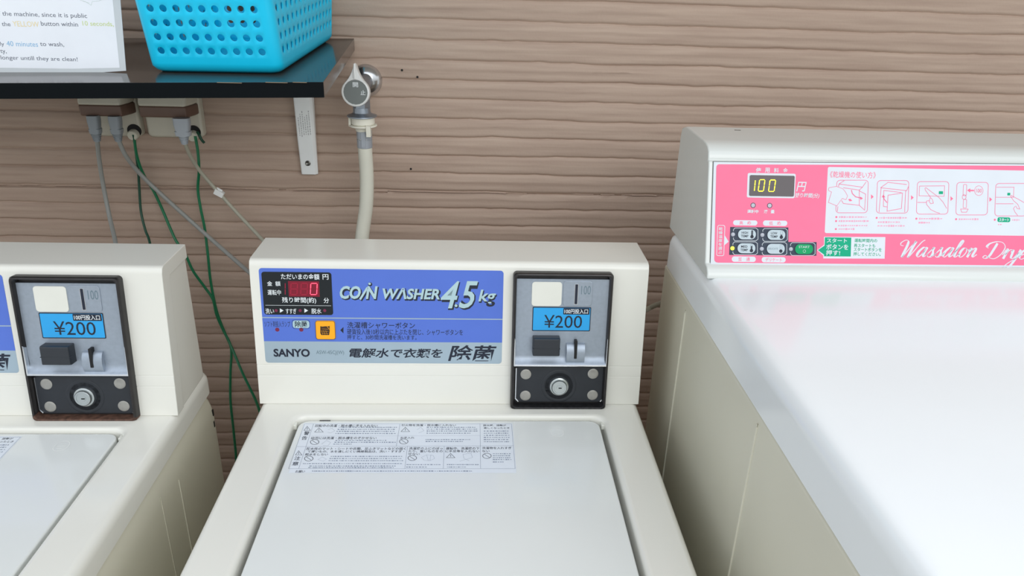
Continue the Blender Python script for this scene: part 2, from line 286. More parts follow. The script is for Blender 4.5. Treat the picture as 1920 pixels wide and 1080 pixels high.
# ------------------------------------------------------------------ washing machines
DZ = .923                                         # deck height
FU, FV = Vector((1, 0, 0)), Vector((0, .024, .195)).normalized(); FN = FU.cross(FV)
FP = Vector((0, 0, DZ))                           # console front, foot line
def fp(u, v, n=0): return FP+FU*(u/1000)+FV*(v/1000)+FN*n
def plane_loop(pts, n): return [fp(u, v, n) for u, v in pts]
LIDLABEL = [
('P', [(-188.73, -39.1), (80.77, -38.85), (80.96, -135.98), (80.64, -142.52), (-184.97, -141.29)], 'label_paper', 0.5),
('L', [(-187.67, -40.91), (79.29, -40.69), (79.76, -134.45), (-186.8, -133.33), (-187.67, -40.91)], 0.35, 'label_line', 2, 0),
('L', [(-176.13, -40.91), (-175.04, -133.38)], 0.35, 'label_line', 2, 0),
('L', [(-186.44, -89.81), (79.25, -88.62)], 0.35, 'label_line', 2, 0),
('L', [(-65.47, -40.81), (-65.46, -89.48)], 0.35, 'label_line', 2, 0),
('L', [(38.2, -40.72), (38.49, -134.27)], 0.35, 'label_line', 2, 0),
('L', [(-173.39, -67.96), (38.1, -66.94)], 0.2, 'label_line', 2, 0),
('L', [(-51.68, -89.5), (-51.03, -133.9)], 0.35, 'label_line', 2, 0),
('L', [(-6.28, -89.58), (-5.75, -134.09)], 0.35, 'label_line', 2, 0),
('L', [(-183.18, -46.2), (-177.21, -55.67), (-185.24, -55.67)], 0.6, 'label_ink', 2, 1),
('L', [(-182.54, -49.29), (-181.86, -52.61)], 0.7, 'label_ink', 2, 0),
('L', [(-181.66, -53.55), (-181.49, -54.38)], 0.7, 'label_ink', 2, 0),
('L', [(-182.64, -98.41), (-176.97, -106.97), (-184.59, -106.95)], 0.6, 'label_ink', 2, 1),
('L', [(-182.03, -101.2), (-181.38, -104.2)], 0.7, 'label_ink', 2, 0),
('L', [(-181.2, -105.05), (-181.03, -105.79)], 0.7, 'label_ink', 2, 0),
('L', [(-167.63, -49.76), (-160.47, -59.18), (-171.16, -59.18)], 0.6, 'label_ink', 2, 1),
('L', [(-167.04, -52.84), (-166.4, -56.14)], 0.7, 'label_ink', 2, 0),
('L', [(-166.22, -57.08), (-166.06, -57.89)], 0.7, 'label_ink', 2, 0),
('L', [(-57.91, -48.53), (-51.66, -58.02), (-62.49, -58.02)], 0.6, 'label_ink', 2, 1),
('L', [(-57.64, -51.63), (-57.35, -54.95)], 0.7, 'label_ink', 2, 0),
('L', [(-57.27, -55.9), (-57.19, -56.73)], 0.7, 'label_ink', 2, 0),
('L', [(2.11, -104.24), (7.55, -112.8), (-2.77, -112.77)], 0.6, 'label_ink', 2, 1),
('L', [(2.2, -107.04), (2.3, -110.03)], 0.7, 'label_ink', 2, 0),
('L', [(2.33, -110.88), (2.35, -111.62)], 0.7, 'label_ink', 2, 0),
('L', [(-161.72, -80.43), (-161.65, -82.09), (-162.11, -83.58), (-163.03, -84.76), (-164.34, -85.51), (-165.89, -85.77), (-167.55, -85.51), (-169.16, -84.75), (-170.55, -83.57), (-171.59, -82.08), (-172.18, -80.42), (-172.26, -78.76), (-171.82, -77.25), (-170.9, -76.06), (-169.59, -75.29), (-168.02, -75.03), (-166.34, -75.29), (-164.73, -76.07), (-163.33, -77.26), (-162.29, -78.77)], 0.7, 'label_ink', 2, 1),
('L', [(-170.81, -76.83), (-163.12, -84.0)], 0.6, 'label_ink', 2, 0),
('L', [(-51.88, -79.45), (-52.0, -81.12), (-52.62, -82.62), (-53.69, -83.81), (-55.09, -84.57), (-56.7, -84.83), (-58.35, -84.56), (-59.89, -83.8), (-61.17, -82.61), (-62.06, -81.11), (-62.48, -79.44), (-62.38, -77.76), (-61.77, -76.25), (-60.71, -75.04), (-59.29, -74.27), (-57.67, -74.0), (-56.0, -74.27), (-54.45, -75.05), (-53.17, -76.25), (-52.28, -77.77)], 0.7, 'label_ink', 2, 1),
('L', [(-60.7, -75.82), (-53.69, -83.04)], 0.6, 'label_ink', 2, 0),
('L', [(-162.21, -113.96), (-162.15, -115.51), (-162.58, -116.9), (-163.48, -118.0), (-164.74, -118.7), (-166.24, -118.94), (-167.85, -118.69), (-169.4, -117.98), (-170.74, -116.88), (-171.75, -115.48), (-172.32, -113.93), (-172.4, -112.38), (-171.98, -110.97), (-171.09, -109.86), (-169.82, -109.14), (-168.3, -108.9), (-166.68, -109.15), (-165.12, -109.88), (-163.77, -111.0), (-162.77, -112.41)], 0.7, 'label_ink', 2, 1),
('L', [(-171.0, -110.58), (-163.56, -117.29)], 0.6, 'label_ink', 2, 0),
('L', [(-38.75, -113.3), (-38.89, -114.86), (-39.51, -116.26), (-40.56, -117.37), (-41.93, -118.08), (-43.49, -118.32), (-45.08, -118.07), (-46.56, -117.35), (-47.79, -116.23), (-48.63, -114.83), (-49.02, -113.26), (-48.9, -111.7), (-48.29, -110.28), (-47.24, -109.16), (-45.86, -108.44), (-44.29, -108.19), (-42.68, -108.45), (-41.18, -109.18), (-39.96, -110.31), (-39.12, -111.73)], 0.7, 'label_ink', 2, 1),
('L', [(-47.24, -109.88), (-40.55, -116.65)], 0.6, 'label_ink', 2, 0),
('L', [(51.61, -109.32), (51.32, -110.9), (50.56, -112.32), (49.4, -113.44), (47.94, -114.16), (46.34, -114.41), (44.74, -114.15), (43.31, -113.43), (42.17, -112.29), (41.44, -110.87), (41.2, -109.29), (41.46, -107.7), (42.22, -106.26), (43.38, -105.12), (44.84, -104.39), (46.46, -104.14), (48.08, -104.4), (49.52, -105.14), (50.66, -106.29), (51.38, -107.73)], 0.7, 'label_ink', 2, 1),
('L', [(43.31, -105.86), (49.47, -112.72)], 0.6, 'label_ink', 2, 0),
('T', '警', -183.98, -65.66, -177.33, -57.54, 'label_ink', 0.01, 0, 2),
('T', '告', -184.44, -75.92, -177.85, -67.96, 'label_ink', 0.01, 0, 2),
('T', '注', -184.44, -117.03, -177.49, -109.7, 'label_ink', 0.01, 0, 2),
('T', '意', -184.63, -127.3, -177.14, -120.13, 'label_ink', 0.01, 0, 2),
('T', '回転中の洗濯・脱水槽に手を入れない', -173.26, -48.08, -93.77, -42.08, 'label_ink', 0.01, 0, 2),
('T', '引火物を洗濯・脱水槽に入れない', -63.13, -46.23, 7.05, -41.39, 'label_ink', 0.01, 0, 2),
('T', '脱水時、振動が', 42.34, -46.18, 72.19, -41.93, 'label_ink', 0.01, 0, 2),
('T', '激しくなったとき', 42.99, -52.2, 76.13, -47.99, 'label_ink', 0.01, 0, 2),
('T', '幼児には洗濯・脱水槽をのぞかせない', -173.24, -74.84, -91.82, -69.14, 'label_ink', 0.01, 0, 2),
('T', 'お手入れ', -61.9, -73.78, -44.53, -69.19, 'label_ink', 0.01, 0, 2),
('T', '防水性のマット・シートや衣類、足ふきマットなどの固く', -173.89, -97.05, -53.22, -91.59, 'label_ink', 0.01, 0, 2),
('T', 'て厚いもの、水を通しにくい繊維製品は、洗い・すすぎ・', -171.43, -102.45, -54.67, -97.59, 'label_ink', 0.01, 0, 2),
('T', '脱水をしない', -173.4, -108.19, -145.97, -103.4, 'label_ink', 0.01, 0, 2),
('T', '洗濯機の上にのぼっ', -49.35, -96.69, -8.07, -91.2, 'label_ink', 0.01, 0, 2),
('T', 'たり、重いものをの', -49.52, -102.12, -7.83, -97.23, 'label_ink', 0.01, 0, 2),
('T', 'せない', -49.69, -107.45, -35.46, -103.16, 'label_ink', 0.01, 0, 2),
('T', '運転中、洗濯機の下', -4.13, -96.79, 37.34, -91.29, 'label_ink', 0.01, 0, 2),
('T', 'に手足等を入れない', -4.57, -102.23, 37.33, -97.33, 'label_ink', 0.01, 0, 2),
('T', '洗濯物を入れすぎ', 40.65, -95.78, 77.05, -90.81, 'label_ink', 0.01, 0, 2),
('T', 'ない', 40.61, -101.76, 49.8, -97.4, 'label_ink', 0.01, 0, 2),
('T', 'お願い', -177.6, -140.86, -166.51, -136.39, 'label_ink', 0.01, 0, 2),
('P', [(-142.95, -48.08), (-141.45, -48.08), (-141.25, -49.29), (-142.74, -49.29)], 'label_soft', 2),
('P', [(-140.57, -48.1), (-139.24, -48.1), (-139.05, -49.26), (-140.38, -49.26)], 'label_soft', 2),
('P', [(-138.44, -47.62), (-135.56, -47.62), (-135.21, -49.74), (-138.09, -49.74)], 'label_soft', 2),
('P', [(-134.28, -47.79), (-132.81, -47.79), (-132.53, -49.57), (-133.99, -49.57)], 'label_soft', 2),
('P', [(-132.01, -48.07), (-130.64, -48.07), (-130.45, -49.28), (-131.82, -49.28)], 'label_soft', 2),
('P', [(-130.02, -47.6), (-127.12, -47.59), (-126.79, -49.76), (-129.68, -49.76)], 'label_soft', 2),
('P', [(-125.76, -48.01), (-123.11, -48.01), (-122.91, -49.34), (-125.56, -49.34)], 'label_soft', 2),
('P', [(-122.38, -47.66), (-120.08, -47.65), (-119.78, -49.69), (-122.07, -49.69)], 'label_soft', 2),
('P', [(-118.67, -48.08), (-115.86, -48.08), (-115.69, -49.26), (-118.5, -49.27)], 'label_soft', 2),
('P', [(-114.81, -47.8), (-112.42, -47.8), (-112.18, -49.54), (-114.56, -49.54)], 'label_soft', 2),
('P', [(-111.73, -48.07), (-109.75, -48.07), (-109.58, -49.26), (-111.56, -49.26)], 'label_soft', 2),
('P', [(-108.36, -47.77), (-105.58, -47.77), (-105.34, -49.56), (-108.12, -49.56)], 'label_soft', 2),
('P', [(-104.8, -47.75), (-101.92, -47.75), (-101.68, -49.58), (-104.55, -49.58)], 'label_soft', 2),
('P', [(-100.54, -47.79), (-97.79, -47.79), (-97.57, -49.53), (-100.32, -49.54)], 'label_soft', 2),
('P', [(-96.88, -47.84), (-94.64, -47.84), (-94.44, -49.48), (-96.68, -49.48)], 'label_soft', 2),
('P', [(-94.03, -47.59), (-92.39, -47.59), (-92.13, -49.73), (-93.77, -49.73)], 'label_soft', 2),
('P', [(-91.85, -47.71), (-90.74, -47.71), (-90.51, -49.61), (-91.62, -49.61)], 'label_soft', 2),
('P', [(-89.96, -47.81), (-87.85, -47.81), (-87.65, -49.51), (-89.76, -49.51)], 'label_soft', 2),
('P', [(-87.0, -47.99), (-83.94, -47.99), (-83.79, -49.32), (-86.85, -49.32)], 'label_soft', 2),
('P', [(-83.07, -47.7), (-81.64, -47.7), (-81.43, -49.61), (-82.86, -49.61)], 'label_soft', 2),
('P', [(-80.89, -47.63), (-79.14, -47.62), (-78.91, -49.68), (-80.66, -49.68)], 'label_soft', 2),
('P', [(-78.34, -47.52), (-76.18, -47.52), (-75.94, -49.79), (-78.1, -49.79)], 'label_soft', 2),
('P', [(-75.55, -47.96), (-74.4, -47.96), (-74.26, -49.34), (-75.4, -49.34)], 'label_soft', 2),
('P', [(-73.14, -47.96), (-70.86, -47.96), (-70.72, -49.35), (-73.0, -49.35)], 'label_soft', 2),
('P', [(-70.06, -47.81), (-68.67, -47.81), (-68.5, -49.49), (-69.89, -49.49)], 'label_soft', 2),
('P', [(-143.62, -52.08), (-141.2, -52.08), (-140.82, -54.3), (-143.24, -54.3)], 'label_soft', 2),
('P', [(-139.77, -52.03), (-137.27, -52.03), (-136.89, -54.35), (-139.38, -54.35)], 'label_soft', 2),
('P', [(-136.78, -52.03), (-135.18, -52.03), (-134.8, -54.35), (-136.4, -54.35)], 'label_soft', 2),
('P', [(-133.92, -52.04), (-132.08, -52.04), (-131.71, -54.33), (-133.55, -54.33)], 'label_soft', 2),
('P', [(-130.91, -52.47), (-128.24, -52.47), (-128.02, -53.91), (-130.68, -53.91)], 'label_soft', 2),
('P', [(-127.56, -52.57), (-125.65, -52.57), (-125.46, -53.81), (-127.37, -53.81)], 'label_soft', 2),
('P', [(-124.81, -52.44), (-121.85, -52.44), (-121.62, -53.94), (-124.58, -53.94)], 'label_soft', 2),
('P', [(-121.35, -52.55), (-120.24, -52.54), (-120.05, -53.83), (-121.16, -53.83)], 'label_soft', 2),
('P', [(-118.99, -52.47), (-117.24, -52.47), (-117.03, -53.91), (-118.78, -53.91)], 'label_soft', 2),
('P', [(-116.68, -52.38), (-113.67, -52.38), (-113.45, -53.99), (-116.45, -54.0)], 'label_soft', 2),
('P', [(-112.96, -52.62), (-111.82, -52.62), (-111.66, -53.75), (-112.8, -53.75)], 'label_soft', 2),
('P', [(-111.19, -52.56), (-108.8, -52.56), (-108.63, -53.82), (-111.01, -53.82)], 'label_soft', 2),
('P', [(-108.29, -52.49), (-106.28, -52.49), (-106.09, -53.88), (-108.1, -53.88)], 'label_soft', 2),
('P', [(-104.82, -52.31), (-103.56, -52.31), (-103.32, -54.06), (-104.59, -54.06)], 'label_soft', 2),
('P', [(-102.34, -52.01), (-100.49, -52.01), (-100.18, -54.36), (-102.03, -54.36)], 'label_soft', 2),
('P', [(-99.48, -52.38), (-97.97, -52.38), (-97.77, -53.98), (-99.28, -53.98)], 'label_soft', 2),
('P', [(-97.45, -52.49), (-95.58, -52.49), (-95.4, -53.88), (-97.27, -53.88)], 'label_soft', 2),
('P', [(-94.22, -52.32), (-91.51, -52.32), (-91.31, -54.04), (-94.01, -54.04)], 'label_soft', 2),
('P', [(-90.99, -52.49), (-89.45, -52.49), (-89.29, -53.87), (-90.82, -53.87)], 'label_soft', 2),
('P', [(-88.81, -52.08), (-87.33, -52.08), (-87.07, -54.28), (-88.55, -54.28)], 'label_soft', 2),
('P', [(-86.71, -52.04), (-85.59, -52.04), (-85.33, -54.32), (-86.45, -54.32)], 'label_soft', 2),
('P', [(-84.5, -52.38), (-81.47, -52.38), (-81.29, -53.98), (-84.32, -53.98)], 'label_soft', 2),
('P', [(-80.1, -52.13), (-77.75, -52.13), (-77.53, -54.23), (-79.87, -54.23)], 'label_soft', 2),
('P', [(-76.47, -52.59), (-74.45, -52.59), (-74.32, -53.77), (-76.34, -53.77)], 'label_soft', 2),
('P', [(-73.81, -52.06), (-71.01, -52.06), (-70.78, -54.3), (-73.58, -54.3)], 'label_soft', 2),
('P', [(-144.19, -56.59), (-142.51, -56.59), (-142.18, -58.5), (-143.87, -58.49)], 'label_soft', 2),
('P', [(-141.25, -56.49), (-138.95, -56.49), (-138.6, -58.6), (-140.89, -58.6)], 'label_soft', 2),
('P', [(-137.93, -56.58), (-135.61, -56.58), (-135.29, -58.51), (-137.61, -58.51)], 'label_soft', 2),
('P', [(-134.89, -56.4), (-132.02, -56.4), (-131.66, -58.69), (-134.52, -58.69)], 'label_soft', 2),
('P', [(-131.48, -56.4), (-128.51, -56.4), (-128.15, -58.69), (-131.11, -58.69)], 'label_soft', 2),
('P', [(-127.36, -56.44), (-126.26, -56.44), (-125.92, -58.65), (-127.02, -58.65)], 'label_soft', 2),
('P', [(-125.64, -56.59), (-122.68, -56.59), (-122.39, -58.5), (-125.35, -58.5)], 'label_soft', 2),
('P', [(-122.14, -56.61), (-120.79, -56.61), (-120.52, -58.48), (-121.86, -58.48)], 'label_soft', 2),
('P', [(-119.78, -56.42), (-117.26, -56.42), (-116.93, -58.67), (-119.44, -58.67)], 'label_soft', 2),
('P', [(-116.57, -56.42), (-115.55, -56.42), (-115.23, -58.67), (-116.24, -58.67)], 'label_soft', 2),
('P', [(-114.99, -56.94), (-112.21, -56.94), (-112.04, -58.15), (-114.82, -58.15)], 'label_soft', 2),
('P', [(-110.99, -56.45), (-108.4, -56.45), (-108.1, -58.64), (-110.69, -58.64)], 'label_soft', 2),
('P', [(-107.31, -56.89), (-104.52, -56.89), (-104.35, -58.21), (-107.13, -58.21)], 'label_soft', 2),
('P', [(-103.43, -56.44), (-101.75, -56.44), (-101.46, -58.65), (-103.14, -58.65)], 'label_soft', 2),
('P', [(-100.47, -56.68), (-98.5, -56.68), (-98.28, -58.42), (-100.24, -58.42)], 'label_soft', 2),
('P', [(-98.01, -56.63), (-96.93, -56.63), (-96.7, -58.46), (-97.78, -58.46)], 'label_soft', 2),
('P', [(-95.96, -56.63), (-93.2, -56.63), (-92.97, -58.47), (-95.73, -58.47)], 'label_soft', 2),
('P', [(-92.6, -56.52), (-90.85, -56.52), (-90.61, -58.57), (-92.35, -58.57)], 'label_soft', 2),
('P', [(-89.85, -56.48), (-88.82, -56.48), (-88.57, -58.62), (-89.6, -58.62)], 'label_soft', 2),
('P', [(-87.49, -56.67), (-86.3, -56.67), (-86.1, -58.43), (-87.28, -58.43)], 'label_soft', 2),
('P', [(-85.43, -56.82), (-82.82, -56.82), (-82.65, -58.28), (-85.26, -58.28)], 'label_soft', 2),
('P', [(-82.15, -56.39), (-80.15, -56.39), (-79.9, -58.7), (-81.9, -58.7)], 'label_soft', 2),
('P', [(-79.56, -56.62), (-78.31, -56.62), (-78.11, -58.48), (-79.36, -58.48)], 'label_soft', 2),
('P', [(-76.93, -56.74), (-74.88, -56.74), (-74.71, -58.36), (-76.76, -58.36)], 'label_soft', 2),
('P', [(-73.51, -56.98), (-70.92, -56.98), (-70.8, -58.12), (-73.39, -58.12)], 'label_soft', 2),
('P', [(-144.69, -61.49), (-143.29, -61.49), (-143.05, -62.93), (-144.44, -62.93)], 'label_soft', 2),
('P', [(-142.04, -61.18), (-140.19, -61.18), (-139.84, -63.24), (-141.69, -63.24)], 'label_soft', 2),
('P', [(-139.49, -61.58), (-136.73, -61.58), (-136.52, -62.85), (-139.28, -62.85)], 'label_soft', 2),
('P', [(-136.13, -61.47), (-134.14, -61.47), (-133.9, -62.95), (-135.89, -62.95)], 'label_soft', 2),
('P', [(-133.17, -61.24), (-130.35, -61.24), (-130.04, -63.19), (-132.85, -63.19)], 'label_soft', 2),
('P', [(-129.86, -61.34), (-128.23, -61.34), (-127.95, -63.09), (-129.58, -63.09)], 'label_soft', 2),
('P', [(-127.26, -61.38), (-124.82, -61.38), (-124.57, -63.05), (-127.0, -63.05)], 'label_soft', 2),
('P', [(-124.31, -61.15), (-122.82, -61.15), (-122.49, -63.28), (-123.99, -63.28)], 'label_soft', 2),
('P', [(-122.0, -61.06), (-119.46, -61.06), (-119.11, -63.37), (-121.65, -63.37)], 'label_soft', 2),
('P', [(-118.32, -61.3), (-115.96, -61.31), (-115.69, -63.13), (-118.05, -63.13)], 'label_soft', 2),
('P', [(-115.16, -61.4), (-112.32, -61.4), (-112.09, -63.04), (-114.92, -63.04)], 'label_soft', 2),
('P', [(-110.97, -61.14), (-109.35, -61.14), (-109.05, -63.3), (-110.67, -63.3)], 'label_soft', 2),
('P', [(-108.05, -61.41), (-105.81, -61.42), (-105.59, -63.03), (-107.83, -63.03)], 'label_soft', 2),
('P', [(-105.19, -61.47), (-102.63, -61.47), (-102.43, -62.98), (-104.99, -62.98)], 'label_soft', 2),
('P', [(-101.47, -61.65), (-100.2, -61.65), (-100.05, -62.8), (-101.32, -62.8)], 'label_soft', 2),
('P', [(-99.59, -61.59), (-96.96, -61.59), (-96.79, -62.86), (-99.43, -62.86)], 'label_soft', 2),
('P', [(-95.61, -61.33), (-93.85, -61.33), (-93.63, -63.12), (-95.39, -63.12)], 'label_soft', 2),
('P', [(-92.99, -61.64), (-90.73, -61.64), (-90.59, -62.81), (-92.85, -62.81)], 'label_soft', 2),
('P', [(-89.86, -61.59), (-86.97, -61.59), (-86.82, -62.87), (-89.71, -62.87)], 'label_soft', 2),
('P', [(-85.85, -61.51), (-84.18, -61.51), (-84.02, -62.95), (-85.68, -62.94)], 'label_soft', 2),
('P', [(-83.73, -61.1), (-82.68, -61.1), (-82.43, -63.36), (-83.48, -63.36)], 'label_soft', 2),
('P', [(-81.37, -61.19), (-78.74, -61.19), (-78.51, -63.27), (-81.13, -63.27)], 'label_soft', 2),
('P', [(-77.29, -61.33), (-75.96, -61.33), (-75.77, -63.13), (-77.1, -63.13)], 'label_soft', 2),
('P', [(-75.01, -61.11), (-72.84, -61.11), (-72.61, -63.36), (-74.78, -63.36)], 'label_soft', 2),
('P', [(-71.55, -61.63), (-68.89, -61.63), (-68.77, -62.83), (-71.43, -62.83)], 'label_soft', 2),
('P', [(-142.16, -76.12), (-139.84, -76.12), (-139.51, -78.06), (-141.83, -78.06)], 'label_soft', 2),
('P', [(-138.72, -76.39), (-136.09, -76.4), (-135.86, -77.79), (-138.48, -77.79)], 'label_soft', 2),
('P', [(-134.74, -76.21), (-132.95, -76.22), (-132.66, -77.98), (-134.45, -77.97)], 'label_soft', 2),
('P', [(-131.57, -76.4), (-129.19, -76.4), (-128.97, -77.8), (-131.34, -77.8)], 'label_soft', 2),
('P', [(-128.53, -76.2), (-126.9, -76.21), (-126.61, -78.0), (-128.25, -78.0)], 'label_soft', 2),
('P', [(-125.43, -76.35), (-122.66, -76.35), (-122.43, -77.86), (-125.19, -77.86)], 'label_soft', 2),
('P', [(-121.79, -76.42), (-119.18, -76.43), (-118.98, -77.8), (-121.58, -77.79)], 'label_soft', 2),
('P', [(-118.3, -76.49), (-117.29, -76.49), (-117.1, -77.74), (-118.12, -77.74)], 'label_soft', 2),
('P', [(-116.33, -76.22), (-113.96, -76.23), (-113.71, -78.01), (-116.07, -78.0)], 'label_soft', 2),
('P', [(-113.14, -76.22), (-110.26, -76.23), (-110.01, -78.02), (-112.88, -78.01)], 'label_soft', 2),
('P', [(-109.68, -76.01), (-108.55, -76.01), (-108.24, -78.24), (-109.36, -78.24)], 'label_soft', 2),
('P', [(-107.08, -76.24), (-104.26, -76.24), (-104.02, -78.01), (-106.83, -78.01)], 'label_soft', 2),
('P', [(-103.46, -76.46), (-102.29, -76.46), (-102.11, -77.8), (-103.28, -77.8)], 'label_soft', 2),
('P', [(-101.66, -76.07), (-98.82, -76.07), (-98.54, -78.2), (-101.37, -78.19)], 'label_soft', 2),
('P', [(-97.53, -76.48), (-96.25, -76.48), (-96.08, -77.79), (-97.36, -77.79)], 'label_soft', 2),
('P', [(-95.48, -76.53), (-92.6, -76.53), (-92.45, -77.75), (-95.32, -77.75)], 'label_soft', 2),
('P', [(-91.39, -76.29), (-89.04, -76.3), (-88.84, -77.99), (-91.18, -77.99)], 'label_soft', 2),
('P', [(-87.62, -76.31), (-86.11, -76.31), (-85.91, -77.98), (-87.42, -77.98)], 'label_soft', 2),
('P', [(-85.45, -76.62), (-84.26, -76.62), (-84.14, -77.68), (-85.33, -77.68)], 'label_soft', 2),
('P', [(-83.49, -76.6), (-82.25, -76.61), (-82.13, -77.7), (-83.36, -77.7)], 'label_soft', 2),
('P', [(-80.86, -76.09), (-79.29, -76.09), (-79.05, -78.22), (-80.62, -78.22)], 'label_soft', 2),
('P', [(-142.78, -80.11), (-140.36, -80.11), (-140.05, -81.93), (-142.47, -81.92)], 'label_soft', 2),
('P', [(-138.97, -80.07), (-136.25, -80.08), (-135.94, -81.97), (-138.65, -81.97)], 'label_soft', 2),
('P', [(-135.24, -80.08), (-132.89, -80.08), (-132.58, -81.98), (-134.93, -81.98)], 'label_soft', 2),
('P', [(-131.83, -80.43), (-129.86, -80.44), (-129.66, -81.63), (-131.64, -81.63)], 'label_soft', 2),
('P', [(-128.56, -80.49), (-126.62, -80.49), (-126.44, -81.58), (-128.38, -81.58)], 'label_soft', 2),
('P', [(-126.01, -80.38), (-123.3, -80.38), (-123.09, -81.7), (-125.8, -81.7)], 'label_soft', 2),
('P', [(-122.51, -80.01), (-120.18, -80.01), (-119.87, -82.08), (-122.19, -82.08)], 'label_soft', 2),
('P', [(-119.35, -80.28), (-117.61, -80.29), (-117.38, -81.82), (-119.12, -81.81)], 'label_soft', 2),
('P', [(-117.08, -80.54), (-114.36, -80.54), (-114.21, -81.57), (-116.93, -81.57)], 'label_soft', 2),
('P', [(-112.97, -80.46), (-111.68, -80.46), (-111.51, -81.66), (-112.79, -81.66)], 'label_soft', 2),
('P', [(-110.39, -80.41), (-107.78, -80.42), (-107.6, -81.71), (-110.2, -81.71)], 'label_soft', 2),
('P', [(-106.81, -80.12), (-104.88, -80.12), (-104.62, -82.01), (-106.55, -82.01)], 'label_soft', 2),
('P', [(-104.26, -79.95), (-101.64, -79.95), (-101.34, -82.19), (-103.96, -82.19)], 'label_soft', 2),
('P', [(-100.48, -79.99), (-97.66, -79.99), (-97.38, -82.16), (-100.19, -82.16)], 'label_soft', 2),
('P', [(-96.82, -80.06), (-94.15, -80.06), (-93.9, -82.1), (-96.56, -82.1)], 'label_soft', 2),
('P', [(-93.09, -80.2), (-91.89, -80.2), (-91.67, -81.97), (-92.87, -81.97)], 'label_soft', 2),
('P', [(-90.53, -80.18), (-88.94, -80.18), (-88.72, -81.99), (-90.31, -81.99)], 'label_soft', 2),
('P', [(-87.54, -80.56), (-85.37, -80.57), (-85.24, -81.62), (-87.42, -81.62)], 'label_soft', 2),
('P', [(-84.34, -80.06), (-82.84, -80.06), (-82.6, -82.13), (-84.1, -82.13)], 'label_soft', 2),
('P', [(-81.73, -80.04), (-80.13, -80.04), (-79.89, -82.16), (-81.48, -82.16)], 'label_soft', 2),
('P', [(-79.04, -80.08), (-77.38, -80.08), (-77.15, -82.12), (-78.81, -82.12)], 'label_soft', 2),
('P', [(-76.03, -80.05), (-73.27, -80.06), (-73.05, -82.16), (-75.81, -82.16)], 'label_soft', 2),
('P', [(-72.14, -80.23), (-69.76, -80.23), (-69.58, -81.99), (-71.95, -81.99)], 'label_soft', 2),
('P', [(-68.76, -80.39), (-67.02, -80.39), (-66.87, -81.84), (-68.61, -81.84)], 'label_soft', 2),
('P', [(-143.39, -84.11), (-141.01, -84.12), (-140.73, -85.72), (-143.11, -85.72)], 'label_soft', 2),
('P', [(-139.99, -84.27), (-137.84, -84.27), (-137.62, -85.58), (-139.77, -85.57)], 'label_soft', 2),
('P', [(-137.24, -83.95), (-136.12, -83.95), (-135.79, -85.9), (-136.91, -85.9)], 'label_soft', 2),
('P', [(-134.7, -84.36), (-132.36, -84.36), (-132.17, -85.51), (-134.51, -85.5)], 'label_soft', 2),
('P', [(-130.98, -84.12), (-128.38, -84.13), (-128.11, -85.75), (-130.71, -85.75)], 'label_soft', 2),
('P', [(-127.93, -84.06), (-125.29, -84.06), (-125.01, -85.83), (-127.65, -85.82)], 'label_soft', 2),
('P', [(-124.23, -84.0), (-123.21, -84.0), (-122.92, -85.9), (-123.93, -85.89)], 'label_soft', 2),
('P', [(-122.66, -84.36), (-120.74, -84.36), (-120.56, -85.54), (-122.48, -85.54)], 'label_soft', 2),
('P', [(-30.62, -47.6), (-27.76, -47.6), (-27.64, -49.67), (-30.49, -49.67)], 'label_soft', 2),
('P', [(-26.43, -47.84), (-24.79, -47.84), (-24.7, -49.43), (-26.34, -49.43)], 'label_soft', 2),
('P', [(-23.69, -47.82), (-22.59, -47.82), (-22.5, -49.44), (-23.6, -49.44)], 'label_soft', 2),
('P', [(-21.12, -47.52), (-18.54, -47.52), (-18.43, -49.74), (-21.0, -49.74)], 'label_soft', 2),
('P', [(-17.75, -47.57), (-15.3, -47.57), (-15.2, -49.69), (-17.64, -49.69)], 'label_soft', 2),
('P', [(-14.07, -47.97), (-12.14, -47.97), (-12.08, -49.28), (-14.01, -49.28)], 'label_soft', 2),
('P', [(-11.66, -47.47), (-8.8, -47.47), (-8.71, -49.78), (-11.56, -49.78)], 'label_soft', 2),
('P', [(-8.03, -47.82), (-5.44, -47.81), (-5.38, -49.43), (-7.96, -49.43)], 'label_soft', 2),
('P', [(-4.31, -47.87), (-1.54, -47.87), (-1.49, -49.37), (-4.25, -49.38)], 'label_soft', 2),
('P', [(-0.42, -47.74), (1.14, -47.74), (1.19, -49.5), (-0.37, -49.5)], 'label_soft', 2),
('P', [(1.65, -47.89), (3.23, -47.89), (3.27, -49.35), (1.7, -49.35)], 'label_soft', 2),
('P', [(4.64, -47.58), (5.95, -47.58), (6.01, -49.66), (4.7, -49.66)], 'label_soft', 2),
('P', [(6.53, -47.97), (9.6, -47.97), (9.63, -49.27), (6.56, -49.27)], 'label_soft', 2),
('P', [(10.16, -47.46), (11.63, -47.46), (11.68, -49.77), (10.22, -49.77)], 'label_soft', 2),
('P', [(12.81, -47.75), (15.68, -47.74), (15.72, -49.49), (12.85, -49.49)], 'label_soft', 2),
('P', [(16.28, -47.77), (18.02, -47.77), (18.05, -49.46), (16.31, -49.46)], 'label_soft', 2),
('P', [(19.53, -47.91), (20.91, -47.91), (20.92, -49.32), (19.55, -49.32)], 'label_soft', 2),
('P', [(22.25, -47.43), (23.52, -47.43), (23.55, -49.79), (22.28, -49.8)], 'label_soft', 2),
('P', [(24.32, -47.63), (26.52, -47.63), (26.54, -49.59), (24.33, -49.59)], 'label_soft', 2),
('P', [(27.94, -47.51), (29.14, -47.51), (29.15, -49.71), (27.96, -49.71)], 'label_soft', 2),
('P', [(29.81, -48.05), (32.33, -48.05), (32.33, -49.17), (29.81, -49.17)], 'label_soft', 2),
('P', [(-30.34, -52.14), (-28.94, -52.14), (-28.86, -53.48), (-30.26, -53.49)], 'label_soft', 2),
